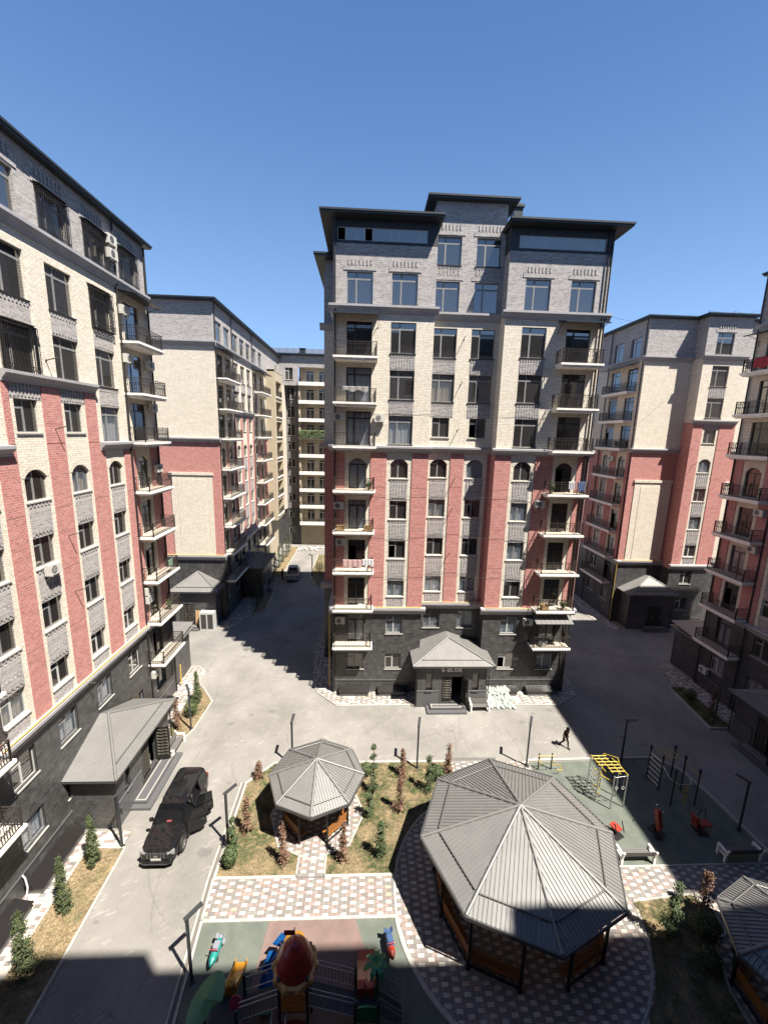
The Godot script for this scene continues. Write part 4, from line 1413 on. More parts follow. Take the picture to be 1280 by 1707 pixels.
func gazebo(label, cx, cz, R, h, apex, post_angles, pr, benches, seat_h):
	var g = thing("gazebo", label, "gazebo", Vector3(cx, 0, cz))
	var top = Vector3(0, apex, 0)
	var c = []
	for i in 8: c.append(Vector3(R * cos(i * PI / 4), h, -R * sin(i * PI / 4)))
	for i in 8:
		var a = c[i]; var b = c[(i + 1) % 8]
		var f = part(g, "roof_panel", roof_face([a, b, top], 0.175 if R > 4 else 0.15))
		var t0 = a.lerp(top, 0.17); var t1 = b.lerp(top, 0.17)
		var s0 = t0.lerp(t1, 0.04) + Vector3(0, 0.07, 0); var s1 = t0.lerp(t1, 0.96) + Vector3(0, 0.07, 0)
		part(f, "snow_guard", guard(s0, s1))
		part(g, "hip_cap", hip_cap(a, top, Vector3.UP))
		var fm = MB.new()
		var d0 = a * 1.012; var d1 = b * 1.012
		d0.y = h; d1.y = h
		fm.bar(d0 - Vector3(0, 0.06, 0), d1 - Vector3(0, 0.06, 0), 0.05, 0.17)
		part(g, "eave_board", fm.mesh(M["sheet_dark"]))
	var sm = MB.new()
	var under = []
	for i in 8: under.append(Vector2(R * 0.98 * cos(i * PI / 4), R * 0.98 * sin(i * PI / 4)))
	sm.prism(under, h - 0.13, h - 0.1, true)
	part(g, "ceiling", sm.mesh(M["wood_dark"]))
	var posts = []
	for d in post_angles:
		var a = deg_to_rad(d)
		var rr = pr * cos(PI / 8) / cos(fposmod(a + PI / 8 if R < 4 else a, PI / 4) - PI / 8)
		var p = Vector3(rr * cos(a), 0, rr * sin(a))
		posts.append(p)
		var mb = MB.new()
		mb.box(Vector3(p.x - 0.05, 0.05, p.z - 0.05), Vector3(p.x + 0.05, h - 0.1, p.z + 0.05))
		mb.box(Vector3(p.x - 0.1, 0.05, p.z - 0.1), Vector3(p.x + 0.1, 0.09, p.z + 0.1))
		part(g, "post", mb.mesh(M["iron"]))
	for q in benches:
		var a = posts[q[0]]; var b = posts[q[1]]
		var inward = -((a + b) * 0.5); inward.y = 0; inward = inward.normalized()
		var bn = MB.new()
		bn.bar(a + Vector3(0, 0.2, 0), b + Vector3(0, 0.2, 0), 0.04, 0.12)
		for t in [0.15, 0.5, 0.85]:
			var p = a.lerp(b, t)
			bn.bar(p + inward * 0.42 + Vector3(0, 0.06, 0), p + inward * 0.42 + Vector3(0, seat_h, 0), 0.05)
			bn.bar(p + Vector3(0, seat_h - 0.03, 0), p + inward * 0.45 + Vector3(0, seat_h - 0.03, 0), 0.05)
		var o = part(g, "bench", bn.mesh(M["iron"]))
		for s in 3:
			var sl = MB.new()
			sl.bar(a + inward * (0.1 + 0.16 * s) + Vector3(0, seat_h + 0.02, 0), b + inward * (0.1 + 0.16 * s) + Vector3(0, seat_h + 0.02, 0), 0.13, 0.035)
			part(o, "slat", sl.mesh(M["wood_orange"]))
		for s in 3:
			var sl = MB.new()
			sl.bar(a + Vector3(0, seat_h + 0.2 + 0.17 * s, 0) + inward * (0.06 - 0.02 * s), b + Vector3(0, seat_h + 0.2 + 0.17 * s, 0) + inward * (0.06 - 0.02 * s), 0.03, 0.13)
			part(o, "slat", sl.mesh(M["wood_orange"]))
	return g

# ------------------------------------------------------------------ entrance porches
# a box against a wall under a hipped metal roof. Local frame: x along the wall, +z out, origin on the wall line.
func porch(label, X, w, d, h, rise, over, door_x, door_w, o = {}):
	var p = thing("entrance_porch", label, "porch", X.origin)
	var L = Transform3D(X.basis, Vector3.ZERO)
	# roof: front hip and two sides running back to the wall
	var x0 = -w / 2 - over; var x1 = w / 2 + over; var z1 = d + over
	var ap = o.get("apex", Vector3(0, h + rise, minf(0.9, d * 0.3)))
	var bk = Vector3(ap.x, ap.y, -0.02)
	var f = part(p, "roof_panel", roof_face([Vector3(x0, h, z1), Vector3(x1, h, z1), ap], 0.15, 0.035, "sheet_pale"), L)
	var g0 = Vector3(x0, h, z1).lerp(ap, 0.2); var g1 = Vector3(x1, h, z1).lerp(ap, 0.2)
	part(f, "snow_guard", guard(g0.lerp(g1, 0.03) + Vector3(0, 0.06, 0), g0.lerp(g1, 0.97) + Vector3(0, 0.06, 0)))
	part(p, "roof_panel", roof_face([Vector3(x1, h, z1), Vector3(x1, h, -0.02), bk, ap], 0.15, 0.035, "sheet_pale"), L)
	part(p, "roof_panel", roof_face([Vector3(x0, h, -0.02), Vector3(x0, h, z1), ap, bk], 0.15, 0.035, "sheet_pale"), L)
	for q in [Vector3(x0, h, z1), Vector3(x1, h, z1)]: part(p, "hip_cap", hip_cap(q, ap, Vector3.UP), L)
	var em = MB.new()
	em.box(Vector3(x0 + 0.02, h - 0.16, 0.0), Vector3(x1 - 0.02, h - 0.02, z1 - 0.02))
	part(p, "eave_board", em.mesh(M["sheet_dark"]), L)
	# walls with a doorway and slit windows
	var holes = [[door_x - door_w / 2, door_x + door_w / 2, 0.42, 2.85]]
	var slits = o.get("slits", [])
	for s in slits: holes.append([s - 0.27, s + 0.27, 1.55, 3.05])
	var mb = MB.new()
	fill(mb, -w / 2, w / 2, 0, h - 0.15, holes, d)
	for q in holes: reveals(mb, q, d, d - 0.3)
	for s in [-1, 1]:
		var a = Vector3(s * w / 2, 0, d); var b = Vector3(s * w / 2, 0, 0)
		if s < 0: var t = a; a = b; b = t
		mb.quad(a, b, b + Vector3(0, h - 0.15, 0), a + Vector3(0, h - 0.15, 0))
	part(p, "porch_wall", mb.mesh(M["granite_3"]), L)
	for q in [[-w / 2 - 0.04, door_x - door_w / 2 - 0.25], [door_x + door_w / 2 + 0.25, w / 2 + 0.04]]:
		if q[1] > q[0]:
			var pl = MB.new()
			pl.box(Vector3(q[0], 0, d), Vector3(q[1], 1.45, d + 0.05)); pl.box(Vector3(q[0], 1.45, d), Vector3(q[1], 1.52, d + 0.08))
			part(p, "plinth", pl.mesh(M["granite_trim"]), L)
	for s in slits:
		var fr = MB.new()
		fr.box(Vector3(-0.27, 0, -0.02), Vector3(-0.22, 1.5, 0.02)); fr.box(Vector3(0.22, 0, -0.02), Vector3(0.27, 1.5, 0.02)); fr.box(Vector3(-0.22, 0, -0.02), Vector3(0.22, 0.05, 0.02)); fr.box(Vector3(-0.22, 1.45, -0.02), Vector3(0.22, 1.5, 0.02))
		var w0 = part(p, "window", fr.mesh(M["frame_dark"]), L * mv(s, 1.55, d - 0.15))
		part(w0, "pane", pane_mesh(0.42, 1.38, "pane_dark"), mv(0, 0.75, 0))
		var sl = MB.new()
		sl.box(Vector3(-0.3, -0.06, 0.0), Vector3(0.3, 0.0, 0.3))
		part(w0, "sill", sl.mesh(M["granite_trim"]))
	# doors: one leaf fixed with gilded ironwork, one open
	for k in 2:
		var lw = door_w / 2 - 0.03
		var leaf = MB.new()
		leaf.box(Vector3(0, 0, -0.03), Vector3(lw, 2.4, 0.03))
		var x = door_x - door_w / 2 + 0.02 if k == 0 else door_x + door_w / 2 - 0.02
		var turn = 0.0 if k == 0 else o.get("open", 1.9)
		var xf = L * mv(x, 0.43, d - 0.08) * Transform3D(Basis(Vector3.UP, turn if k == 0 else PI + turn), Vector3.ZERO)
		if k == 1 and turn == 0.0: xf = L * mv(door_x + 0.02, 0.43, d - 0.08)
		var lf = part(p, "door", leaf.mesh(M["iron"]), xf)
		var orn = MB.new()
		for sd in [-1, 1]:
			for i in 9:
				var yy = 0.35 + i * 0.23
				orn.tube([Vector3(0.12, yy, sd * 0.045), Vector3(lw * 0.5, yy + 0.1, sd * 0.05), Vector3(lw - 0.12, yy, sd * 0.045)], 0.02, 4)
				orn.tube([Vector3(0.12, yy + 0.1, sd * 0.045), Vector3(lw * 0.5, yy, sd * 0.05), Vector3(lw - 0.12, yy + 0.1, sd * 0.045)], 0.02, 4)
			orn.bar(Vector3(0.1, 0.25, sd * 0.04), Vector3(0.1, 2.25, sd * 0.04), 0.03); orn.bar(Vector3(lw - 0.1, 0.25, sd * 0.04), Vector3(lw - 0.1, 2.25, sd * 0.04), 0.03)
		part(lf, "ironwork", orn.mesh(M["iron_gilt"]))
		var hd = MB.new()
		hd.bar(Vector3(lw - 0.07, 0.9, 0.08), Vector3(lw - 0.07, 1.3, 0.08), 0.03)
		part(lf, "handle", hd.mesh(M["steel"]))
	# steps
	var sw = o.get("step_w", door_w + 1.4); var sd2 = o.get("step_d", 0.95); var sx = o.get("step_x", door_x)
	for i in 2:
		var st = MB.new()
		var dd = sd2 - i * 0.35
		st.box(Vector3(sx - sw / 2 + i * 0.3, 0.0 if i == 0 else 0.17, d + 0.06), Vector3(sx + sw / 2 - i * 0.3, 0.17 + i * 0.17, d + 0.06 + dd))
		part(p, "step", st.mesh(M["granite_trim"]), L)
	var fm = MB.new()
	for q in [[sx - sw / 2 + 0.4, sx + sw / 2 - 0.4, d + 0.14, d + 0.06 + sd2 - 0.45]]:
		for e in [[q[0], q[0] + 0.06, q[2], q[3]], [q[1] - 0.06, q[1], q[2], q[3]], [q[0] + 0.06, q[1] - 0.06, q[2], q[2] + 0.06], [q[0] + 0.06, q[1] - 0.06, q[3] - 0.06, q[3]]]:
			fm.box(Vector3(e[0], 0.34, e[2]), Vector3(e[1], 0.344, e[3]))
	part(p, "step_inlay", fm.mesh(M["kerb"]), L)
	# downpipes at the front corners
	for s in [-1, 1]:
		var dp = MB.new()
		dp.tube([Vector3(s * (w / 2 + 0.12), 0.1, d + 0.12), Vector3(s * (w / 2 + 0.12), h - 0.2, d + 0.12), Vector3(s * (w / 2 + 0.3), h - 0.05, d + 0.3)], 0.045, 6)
		part(p, "downpipe", dp.mesh(M["pipe_dark"]), L)
	if o.has("sign"):
		var t = TextMesh.new()
		var sf = SystemFont.new(); sf.font_names = PackedStringArray(["Droid Sans"]); sf.font_weight = 700
		t.font = sf; t.text = o["sign"]; t.font_size = 32; t.pixel_size = 0.0155; t.depth = 0.04
		t.material = M["letter"]
		part(p, "lettering", t, L * mv(o.get("sign_x", 0.0), 3.42, d + 0.03))
		var pn = MB.new()
		pn.box(Vector3(-0.85, -0.2, 0.0), Vector3(0.85, 0.2, 0.03))
		var pp = part(p, "sign_panel", pn.mesh(M["granite_trim"]), L * mv(o.get("sign_x", 0.0), 3.0, d))
		var sc = MB.new()
		var r = RandomNumberGenerator.new(); r.seed = 31
		for i in 14:
			var x = -0.76 + i * 0.117
			sc.tube([Vector3(x - 0.04, -0.1, 0.035), Vector3(x + 0.02, 0.12 * r.randf(), 0.04), Vector3(x + 0.04, -0.08 + 0.1 * r.randf(), 0.035)], 0.013, 4)
			sc.tube([Vector3(x - 0.03, 0.1, 0.035), Vector3(x + 0.03, 0.02, 0.04), Vector3(x, 0.13, 0.035)], 0.012, 4)
		part(pp, "ornament", sc.mesh(M["iron_gilt"]))
	return p

# ------------------------------------------------------------------ street furniture
func lamp_post(at, turn, label, h = 3.3):
	var o = thing("street_lamp", label, "street lamp", at, turn, "lamps along the court and drives")
	var key = "lamp_%.1f" % h
	if not cache.has(key):
		var a = MB.new()
		a.box(Vector3(-0.055, 0.02, -0.055), Vector3(0.055, h, 0.055))
		var b = MB.new()
		b.obox(rotxf(Vector3(0, 0, 1), 0.22, Vector3(0.26, h + 0.07, 0)), Vector3(0.38, 0.026, 0.09))
		var c = MB.new()
		c.box(Vector3(-0.13, 0.0, -0.13), Vector3(0.13, 0.025, 0.13))
		for s in [[-1, -1], [1, -1], [-1, 1], [1, 1]]: c.lathe([Vector2(0.015, 0.02), Vector2(0.015, 0.05), Vector2(0.0, 0.05)], 6, mv(s[0] * 0.1, 0, s[1] * 0.1))
		var d = MB.new()
		d.obox(rotxf(Vector3(0, 0, 1), 0.22, Vector3(0.36, h + 0.076, 0)), Vector3(0.22, 0.01, 0.06))
		cache[key] = [a.mesh(M["lamp_grey"]), b.mesh(M["lamp_grey"]), c.mesh(M["lamp_grey"]), d.mesh(M["lamp_lens"])]
	var q = cache[key]
	part(o, "pole", q[0]); var hd = part(o, "lamp_head", q[1]); part(o, "base_plate", q[2])
	part(hd, "lens", q[3], mv(0, -0.026, 0))
	return o

func bench(at, turn, label, L = 1.8):
	var o = thing("park_bench", label, "bench", at, turn, "slatted benches with white frames")
	for s in [-1, 1]:
		var m = MB.new()
		var x = s * L / 2
		m.box(Vector3(x - 0.06, 0, -0.3), Vector3(x + 0.06, 0.42, -0.18)); m.box(Vector3(x - 0.06, 0, 0.18), Vector3(x + 0.06, 0.6, 0.3))
		m.box(Vector3(x - 0.055, 0.32, -0.18), Vector3(x + 0.055, 0.42, 0.18)); m.box(Vector3(x - 0.058, 0.6, -0.3), Vector3(x + 0.058, 0.68, 0.3))
		m.obox(rotxf(Vector3.RIGHT, -0.25, Vector3(x, 0.64, -0.32)), Vector3(0.05, 0.24, 0.04))
		part(o, "leg", m.mesh(M["white_paint"]))
	for i in 4:
		var m = MB.new()
		m.box(Vector3(-L / 2 + 0.05, 0.43, -0.2 + i * 0.115), Vector3(L / 2 - 0.05, 0.465, -0.1 + i * 0.115))
		part(o, "seat_slat", m.mesh(M["slat_grey"]))
	for i in 3:
		var m = MB.new()
		m.obox(rotxf(Vector3.RIGHT, -0.25, Vector3(0, 0.56 + i * 0.125, -0.25 - i * 0.032)), Vector3(L / 2 - 0.05, 0.052, 0.015))
		part(o, "back_slat", m.mesh(M["slat_grey"]))
	return o

func cellar_cover(at, size, label, turn = 0.0):
	var o = thing("cellar_cover", label, "cellar cover", at, turn, "dark covers over the cellar lights")
	var m = MB.new()
	m.box(Vector3(-size.x / 2, 0.03, -size.y / 2), Vector3(size.x / 2, 0.38, size.y / 2))
	part(o, "curb", m.mesh(M["granite_trim"]))
	var t = MB.new()
	var a = size.x / 2 + 0.08; var z0 = -size.y / 2; var z1 = size.y / 2 + 0.08
	t.quad(Vector3(-a, 0.42, z1), Vector3(a, 0.42, z1), Vector3(a, 0.62, z0), Vector3(-a, 0.62, z0))
	t.quad(Vector3(-a, 0.38, z1), Vector3(a, 0.38, z1), Vector3(a, 0.42, z1), Vector3(-a, 0.42, z1))
	t.quad(Vector3(a, 0.38, z1), Vector3(a, 0.38, z0), Vector3(a, 0.62, z0), Vector3(a, 0.42, z1))
	t.quad(Vector3(-a, 0.38, z0), Vector3(-a, 0.38, z1), Vector3(-a, 0.42, z1), Vector3(-a, 0.62, z0))
	part(o, "lid", t.mesh(M["lid_dark"]))
	return o

func ac_unit(X, s, y, label, d = 0.06):
	# outdoor unit on two brackets; X is a facade frame
	var wx = X * mv(s, y, d)
	var o = thing("air_conditioner", label, "air conditioner", wx.origin, 0.0, "air conditioners on the facades")
	o.basis = X.basis
	if not cache.has("ac"):
		var a = MB.new()
		a.box(Vector3(-0.4, 0, 0.05), Vector3(0.4, 0.55, 0.34))
		var b = MB.new()
		b.lathe([Vector2(0.2, 0.0), Vector2(0.2, 0.012), Vector2(0.0, 0.012)], 18, Transform3D(Basis(Vector3.RIGHT, PI / 2), Vector3(-0.1, 0.28, 0.34)))
		var c = MB.new()
		for x in [-0.28, 0.28]:
			c.bar(Vector3(x, -0.03, 0), Vector3(x, -0.03, 0.36), 0.04); c.bar(Vector3(x, -0.28, 0.0), Vector3(x, -0.03, 0.3), 0.03)
		var d2 = MB.new()
		for i in 5: d2.tube([Vector3(-0.1 - 0.17, 0.16 + i * 0.06, 0.357), Vector3(-0.1 + 0.17, 0.16 + i * 0.06, 0.357)], 0.006, 4)
		cache["ac"] = [a.mesh(M["ac_white"]), b.mesh(M["ac_grille"]), c.mesh(M["ac_white"]), d2.mesh(M["ac_white"])]
	var q = cache["ac"]
	var cs = part(o, "casing", q[0]); part(cs, "fan_opening", q[1]); part(cs, "fan_guard", q[3]); part(o, "bracket", q[2])
	return o

func wall_rod(X, s, y, label, up = true):
	var wx = X * mv(s, y, 0.0)
	var o = MeshInstance3D.new()
	o.name = numbered("wall_rod")
	if not cache.has("rod"):
		var m = MB.new()
		m.tube([Vector3(0, 0, 0), Vector3(0.0, 0.16, 0.6)], 0.028, 6)
		m.lathe([Vector2(0.06, 0), Vector2(0.06, 0.03), Vector2(0.0, 0.03)], 8, Transform3D(Basis(Vector3.RIGHT, PI / 2), Vector3.ZERO))
		cache["rod"] = m.mesh(M["rod_grey"])
	o.mesh = cache["rod"]
	add_child(o)
	o.transform = wx
	tag(o, label, "rod", "slanting rods on the facades")

# ------------------------------------------------------------------ plants
func leaf_mesh(key, fn, count, size, c0, c1, seed_):
	# many small leaf faces placed by fn(r) -> [point, outward]
	if cache.has(key): return cache[key]
	var r = RandomNumberGenerator.new(); r.seed = seed_
	var mb = MB.new(); mb.use_col = true
	for i in count:
		var q = fn.call(r)
		var p = q[0]; var n = (q[1] + Vector3(r.randf_range(-.7, .7), r.randf_range(-.4, .8), r.randf_range(-.7, .7))).normalized()
		var t = n.cross(Vector3(r.randf_range(-1, 1), r.randf_range(-1, 1), r.randf_range(-1, 1))).normalized()
		var b = n.cross(t)
		var s = size * r.randf_range(0.6, 1.4)
		mb.col = c0.lerp(c1, r.randf()) * r.randf_range(0.8, 1.2)
		mb.tri(p - t * s * 0.5, p + b * s * 0.35, p + t * s * 0.5)
		mb.tri(p - t * s * 0.5, p + t * s * 0.5, p - b * s * 0.5)
	cache[key] = mb.mesh(M["leaf"])
	return cache[key]

func stem_mesh(h):
	var key = "stem_%.1f" % h
	if cache.has(key): return cache[key]
	var mb = MB.new()
	mb.tube([Vector3(0, 0, 0), Vector3(0.02, h * 0.5, 0.01), Vector3(0, h, 0)], [0.05, 0.035, 0.012], 6)
	for i in 5:
		var y = h * (0.2 + 0.13 * i)
		var a = i * 2.3
		mb.tube([Vector3(0, y, 0), Vector3(0.18 * cos(a), y + 0.12, 0.18 * sin(a))], [0.018, 0.006], 4)
	cache[key] = mb.mesh(M["bark"])
	return cache[key]

func shrub(at, kind, h, w, label, category, group, seed_, n = 1500):
	var o = thing({"column": "columnar_shrub", "dead": "dead_conifer", "tiered": "tiered_shrub", "ball": "round_shrub"}[kind], label, category, at, seed_ * 1.3, group)
	var fn; var c0; var c1; var sz = 0.06 if kind == "column" else 0.08
	if kind == "column": n *= 3
	var rr = RandomNumberGenerator.new(); rr.seed = seed_ * 7 + 1
	if kind == "column" or kind == "dead":
		c0 = Color(.03, .05, .016); c1 = Color(.10, .125, .045)
		if kind == "dead":
			c0 = Color(.11, .055, .033); c1 = Color(.26, .15, .095)
		# twigs leave the stem at random heights and sides and carry the leaves
		var tw = []
		for i in (130 if kind == "column" else 60):
			var t = rr.randf()
			var prof
			if kind == "column": prof = pow(1.0 - t, 0.7) * (0.75 + 0.25 * minf(1.0, t / 0.14)) + 0.06
			else: prof = 0.22 + 0.78 * (1.0 - t)
			var a = rr.randf() * TAU
			var L = w * 0.5 * prof * (rr.randf_range(0.88, 1.08) if kind == "column" else rr.randf_range(0.45, 1.2))
			tw.append([0.06 + t * (h - 0.2), a, L, rr.randf_range(0.05, 0.35) if kind == "column" else rr.randf_range(-0.05, 0.3)])
		fn = func(r):
			var q = tw[r.randi() % tw.size()]
			var k = pow(r.randf(), 0.55)
			var d = Vector3(cos(q[1]), 0, sin(q[1]))
			var j = Vector3(r.randfn(), r.randfn() * 1.3, r.randfn()) * ((0.032 if kind == "column" else 0.045) + 0.02 * w)
			var p = d * q[2] * k + Vector3(0, q[0] + q[3] * k, 0) + j
			p.y = maxf(p.y, 0.03)
			return [p, (d + Vector3(0, 0.4, 0)).normalized()]
	elif kind == "tiered":
		c0 = Color(.03, .055, .018); c1 = Color(.085, .12, .045)
		var tiers = []
		var nt = 4 if h < 3.0 else 5
		for i in nt:
			var cy = h * (0.14 + 0.72 * i / (nt - 1))
			var rad = w * 0.5 * (1.0 - 0.4 * i / nt) * rr.randf_range(0.75, 1.1)
			for k in 5: tiers.append([cy + rr.randf_range(-.12, .12), rad * rr.randf_range(0.5, 0.75), Vector2(rr.randf_range(-.5, .5), rr.randf_range(-.5, .5)) * rad])
		fn = func(r):
			var q = tiers[r.randi() % tiers.size()]
			var d = Vector3(r.randfn(), r.randfn(), r.randfn()).normalized()
			var k = q[1] * pow(r.randf_range(0.1, 1.15), 0.5)
			return [Vector3(q[2].x + d.x * k, q[0] + d.y * k * 0.72, q[2].y + d.z * k), d]
	else:
		c0 = Color(.03, .055, .016); c1 = Color(.10, .14, .045)
		fn = func(r):
			var d = Vector3(r.randfn(), r.randfn(), r.randfn()).normalized()
			var k = w * 0.5 * pow(r.randf_range(0.3, 1.0), 0.4) * (1.0 + 0.12 * sin(d.x * 9) * sin(d.z * 8 + seed_))
			return [Vector3(d.x * k, h * 0.52 + d.y * k * h / w * 0.95, d.z * k), d]
	part(o, "foliage", leaf_mesh("%s_%d_%.2f_%.2f" % [kind, seed_, h, w], fn, n, sz, c0, c1, seed_ * 31 + 3))
	part(o, "stem", stem_mesh(snappedf(h * 0.85, 0.1)))
	return o

# ------------------------------------------------------------------ vehicles
func rrect(w, y0, y1, r0, r1, z):
	# cross-section ring of a body, counter-clockwise seen from +z looking back: 12 points
	return [Vector3(-w + r0, y0, z), Vector3(w - r0, y0, z), Vector3(w - r0 * 0.3, y0 + r0 * 0.3, z), Vector3(w, y0 + r0, z), Vector3(w, lerpf(y0, y1, 0.55), z), Vector3(w - r1 * 0.25, y1 - r1 * 0.5, z), Vector3(w - r1, y1, z), Vector3(-w + r1, y1, z), Vector3(-w + r1 * 0.25, y1 - r1 * 0.5, z), Vector3(-w, lerpf(y0, y1, 0.55), z), Vector3(-w, y0 + r0, z), Vector3(-w + r0 * 0.3, y0 + r0 * 0.3, z)]

func wheel(parent, at, r, w, side):
	if not cache.has("tyre%.2f" % r):
		var t = MB.new()
		t.lathe([Vector2(r * 0.62, -w / 2), Vector2(r * 0.93, -w / 2), Vector2(r, -w * 0.3), Vector2(r, w * 0.3), Vector2(r * 0.93, w / 2), Vector2(r * 0.62, w / 2)], 22)
		var d = MB.new()
		d.lathe([Vector2(r * 0.64, -w * 0.3), Vector2(r * 0.64, w * 0.42), Vector2(r * 0.58, w * 0.36), Vector2(r * 0.56, w * 0.1), Vector2(0.0, w * 0.1)], 18)
		for i in 6:
			var a = i * TAU / 6
			d.obox(Transform3D(Basis(Vector3.UP, a), Vector3(cos(a) * r * 0.32, w * 0.3, -sin(a) * r * 0.32)), Vector3(r * 0.28, w * 0.06, r * 0.075))
		d.lathe([Vector2(r * 0.14, w * 0.25), Vector2(r * 0.12, w * 0.42), Vector2(0, w * 0.42)], 10)
		cache["tyre%.2f" % r] = [t.mesh(M["tyre"]), d.mesh(M["rim"])]
	var q = cache["tyre%.2f" % r]
	var xf = Transform3D(Basis(Vector3(0, 0, 1), -PI / 2 * side), at)
	var o = part(parent, "wheel", q[0], xf)
	part(o, "rim", q[1])

func suv(at, turn):
	# front toward +z
	var o = thing("parked_car", "black off-road car with both left-hand doors standing open beside the porch", "car", at, turn)
	var b = MB.new()
	var W = 0.93
	# lower body sections from rear (-z) to front (+z)
	b.loft([rrect(W * 0.86, 0.5, 1.0, 0.08, 0.1, -2.42), rrect(W * 0.95, 0.42, 1.1, 0.08, 0.1, -2.34), rrect(W, 0.38, 1.14, 0.08, 0.08, -2.0), rrect(W, 0.36, 1.14, 0.08, 0.07, -0.9), rrect(W, 0.36, 1.12, 0.08, 0.07, 0.9), rrect(W * 0.985, 0.38, 1.1, 0.08, 0.12, 1.5), rrect(W * 0.96, 0.4, 1.04, 0.08, 0.16, 2.05), rrect(W * 0.86, 0.42, 0.95, 0.1, 0.16, 2.36), rrect(W * 0.74, 0.46, 0.84, 0.1, 0.1, 2.46)])
	part(o, "body", b.mesh(M["car_black"]))
	# raised bonnet with a centre hollow
	var hd = MB.new()
	hd.loft([rrect(0.72, 1.08, 1.16, 0.03, 0.1, 0.86), rrect(0.72, 1.06, 1.15, 0.03, 0.1, 1.4), rrect(0.66, 1.0, 1.09, 0.03, 0.1, 1.95), rrect(0.56, 0.94, 1.0, 0.03, 0.06, 2.22)])
	part(o, "bonnet", hd.mesh(M["car_black"]))
	# cabin: pillars and roof; glass set a little in
	var rf = MB.new()
	rf.loft([rrect(0.66, 1.74, 1.84, 0.04, 0.14, -2.2), rrect(0.72, 1.76, 1.9, 0.04, 0.14, -1.7), rrect(0.73, 1.78, 1.92, 0.04, 0.14, -0.6), rrect(0.71, 1.76, 1.89, 0.04, 0.14, 0.1), rrect(0.66, 1.72, 1.82, 0.04, 0.1, 0.34)])
	var roof = part(o, "roof", rf.mesh(M["car_black"]))
	var sr = MB.new()
	sr.box(Vector3(-0.42, 1.912, -0.62), Vector3(0.42, 1.922, 0.0))
	part(roof, "sunroof", sr.mesh(M["car_glass"]))
	for s in [-1, 1]:
		var rr = MB.new()
		rr.tube([Vector3(s * 0.66, 1.93, -1.9), Vector3(s * 0.66, 1.96, -1.7), Vector3(s * 0.66, 1.97, -0.2), Vector3(s * 0.65, 1.92, 0.05)], 0.022, 6)
		part(roof, "roof_rail", rr.mesh(M["chrome_dark"]))
	for s in [-1, 1]:
		for q in [[Vector3(s * 0.86, 1.1, 0.95), Vector3(s * 0.68, 1.78, 0.3)], [Vector3(s * 0.9, 1.1, -0.12), Vector3(s * 0.72, 1.8, -0.12)], [Vector3(s * 0.9, 1.1, -1.2), Vector3(s * 0.72, 1.8, -1.2)], [Vector3(s * 0.86, 1.1, -2.25), Vector3(s * 0.68, 1.78, -2.12)]]:
			var pm = MB.new()
			pm.bar(q[0], q[1], 0.09)
			part(o, "pillar", pm.mesh(M["car_black"]))
	var ws = MB.new()
	ws.quad(Vector3(-0.8, 1.12, 0.98), Vector3(0.8, 1.12, 0.98), Vector3(0.64, 1.77, 0.33), Vector3(-0.64, 1.77, 0.33))
	part(o, "windscreen", ws.mesh(M["car_screen"]))
	var pp = MB.new()
	pp.box(Vector3(-0.2, 1.1, 0.72), Vector3(0.06, 1.115, 0.88))
	part(o, "dashboard_card", pp.mesh(M["card_red"]), mv(0, 0.03, 0))
	var rw = MB.new()
	rw.quad(Vector3(0.78, 1.12, -2.34), Vector3(-0.78, 1.12, -2.34), Vector3(-0.64, 1.76, -2.2), Vector3(0.64, 1.76, -2.2))
	part(o, "rear_window", rw.mesh(M["car_glass"]))
	for q in [[-1, -1.16, -2.2], [1, -1.24, -2.2], [-1, -0.08, 0.42], [-1, -1.16, -0.16]]:
		if q[0] == 1 and q[1] > -1.2: continue
		var gm = MB.new()
		var s = q[0]
		var a = Vector3(s * 0.89, 1.12, q[1]); var c = Vector3(s * 0.89, 1.12, q[2]); var e = Vector3(s * 0.71, 1.76, q[2]); var f = Vector3(s * 0.71, 1.76, q[1])
		if (c - a).cross(f - a).x * s > 0: gm.quad(a, c, e, f)
		else: gm.quad(c, a, f, e)
		part(o, "side_window", gm.mesh(M["car_glass"]))
	# dark interior with seats seen through the open doors
	var inn = MB.new()
	inn.box(Vector3(-0.8, 0.5, -2.1), Vector3(0.8, 0.62, 0.9)); inn.box(Vector3(-0.8, 0.62, 0.62), Vector3(0.8, 1.08, 0.9))
	part(o, "cabin_floor", inn.mesh(M["room_dark"]))
	for q in [[-0.4, -0.1], [0.4, -0.1], [-0.4, -1.15], [0.4, -1.15]]:
		var sm = MB.new()
		sm.box(Vector3(q[0] - 0.26, 0.62, q[1] - 0.3), Vector3(q[0] + 0.26, 0.86, q[1] + 0.32))
		sm.obox(rotxf(Vector3.RIGHT, -0.2, Vector3(q[0], 1.15, q[1] - 0.36)), Vector3(0.25, 0.36, 0.08))
		part(o, "seat", sm.mesh(M["seat_grey"]))
	# front: grille, lamps, bumper, plate
	var gr = MB.new()
	gr.box(Vector3(-0.5, 0.66, 2.40), Vector3(0.5, 0.95, 2.45))
	var grl = part(o, "grille", gr.mesh(M["room_dark"]))
	for i in 6:
		var x = -0.42 + i * 0.168
		var mm = MB.new()
		mm.box(Vector3(x - 0.035, 0.68, 2.45), Vector3(x + 0.035, 0.93, 2.475))
		part(grl, "grille_bar", mm.mesh(M["chrome_dark"]))
	var em = MB.new()
	em.lathe([Vector2(0.075, 0.0), Vector2(0.075, 0.02), Vector2(0.055, 0.02), Vector2(0.055, 0.0)], 16, Transform3D(Basis(Vector3.RIGHT, PI / 2), Vector3(0, 0.81, 2.475)))
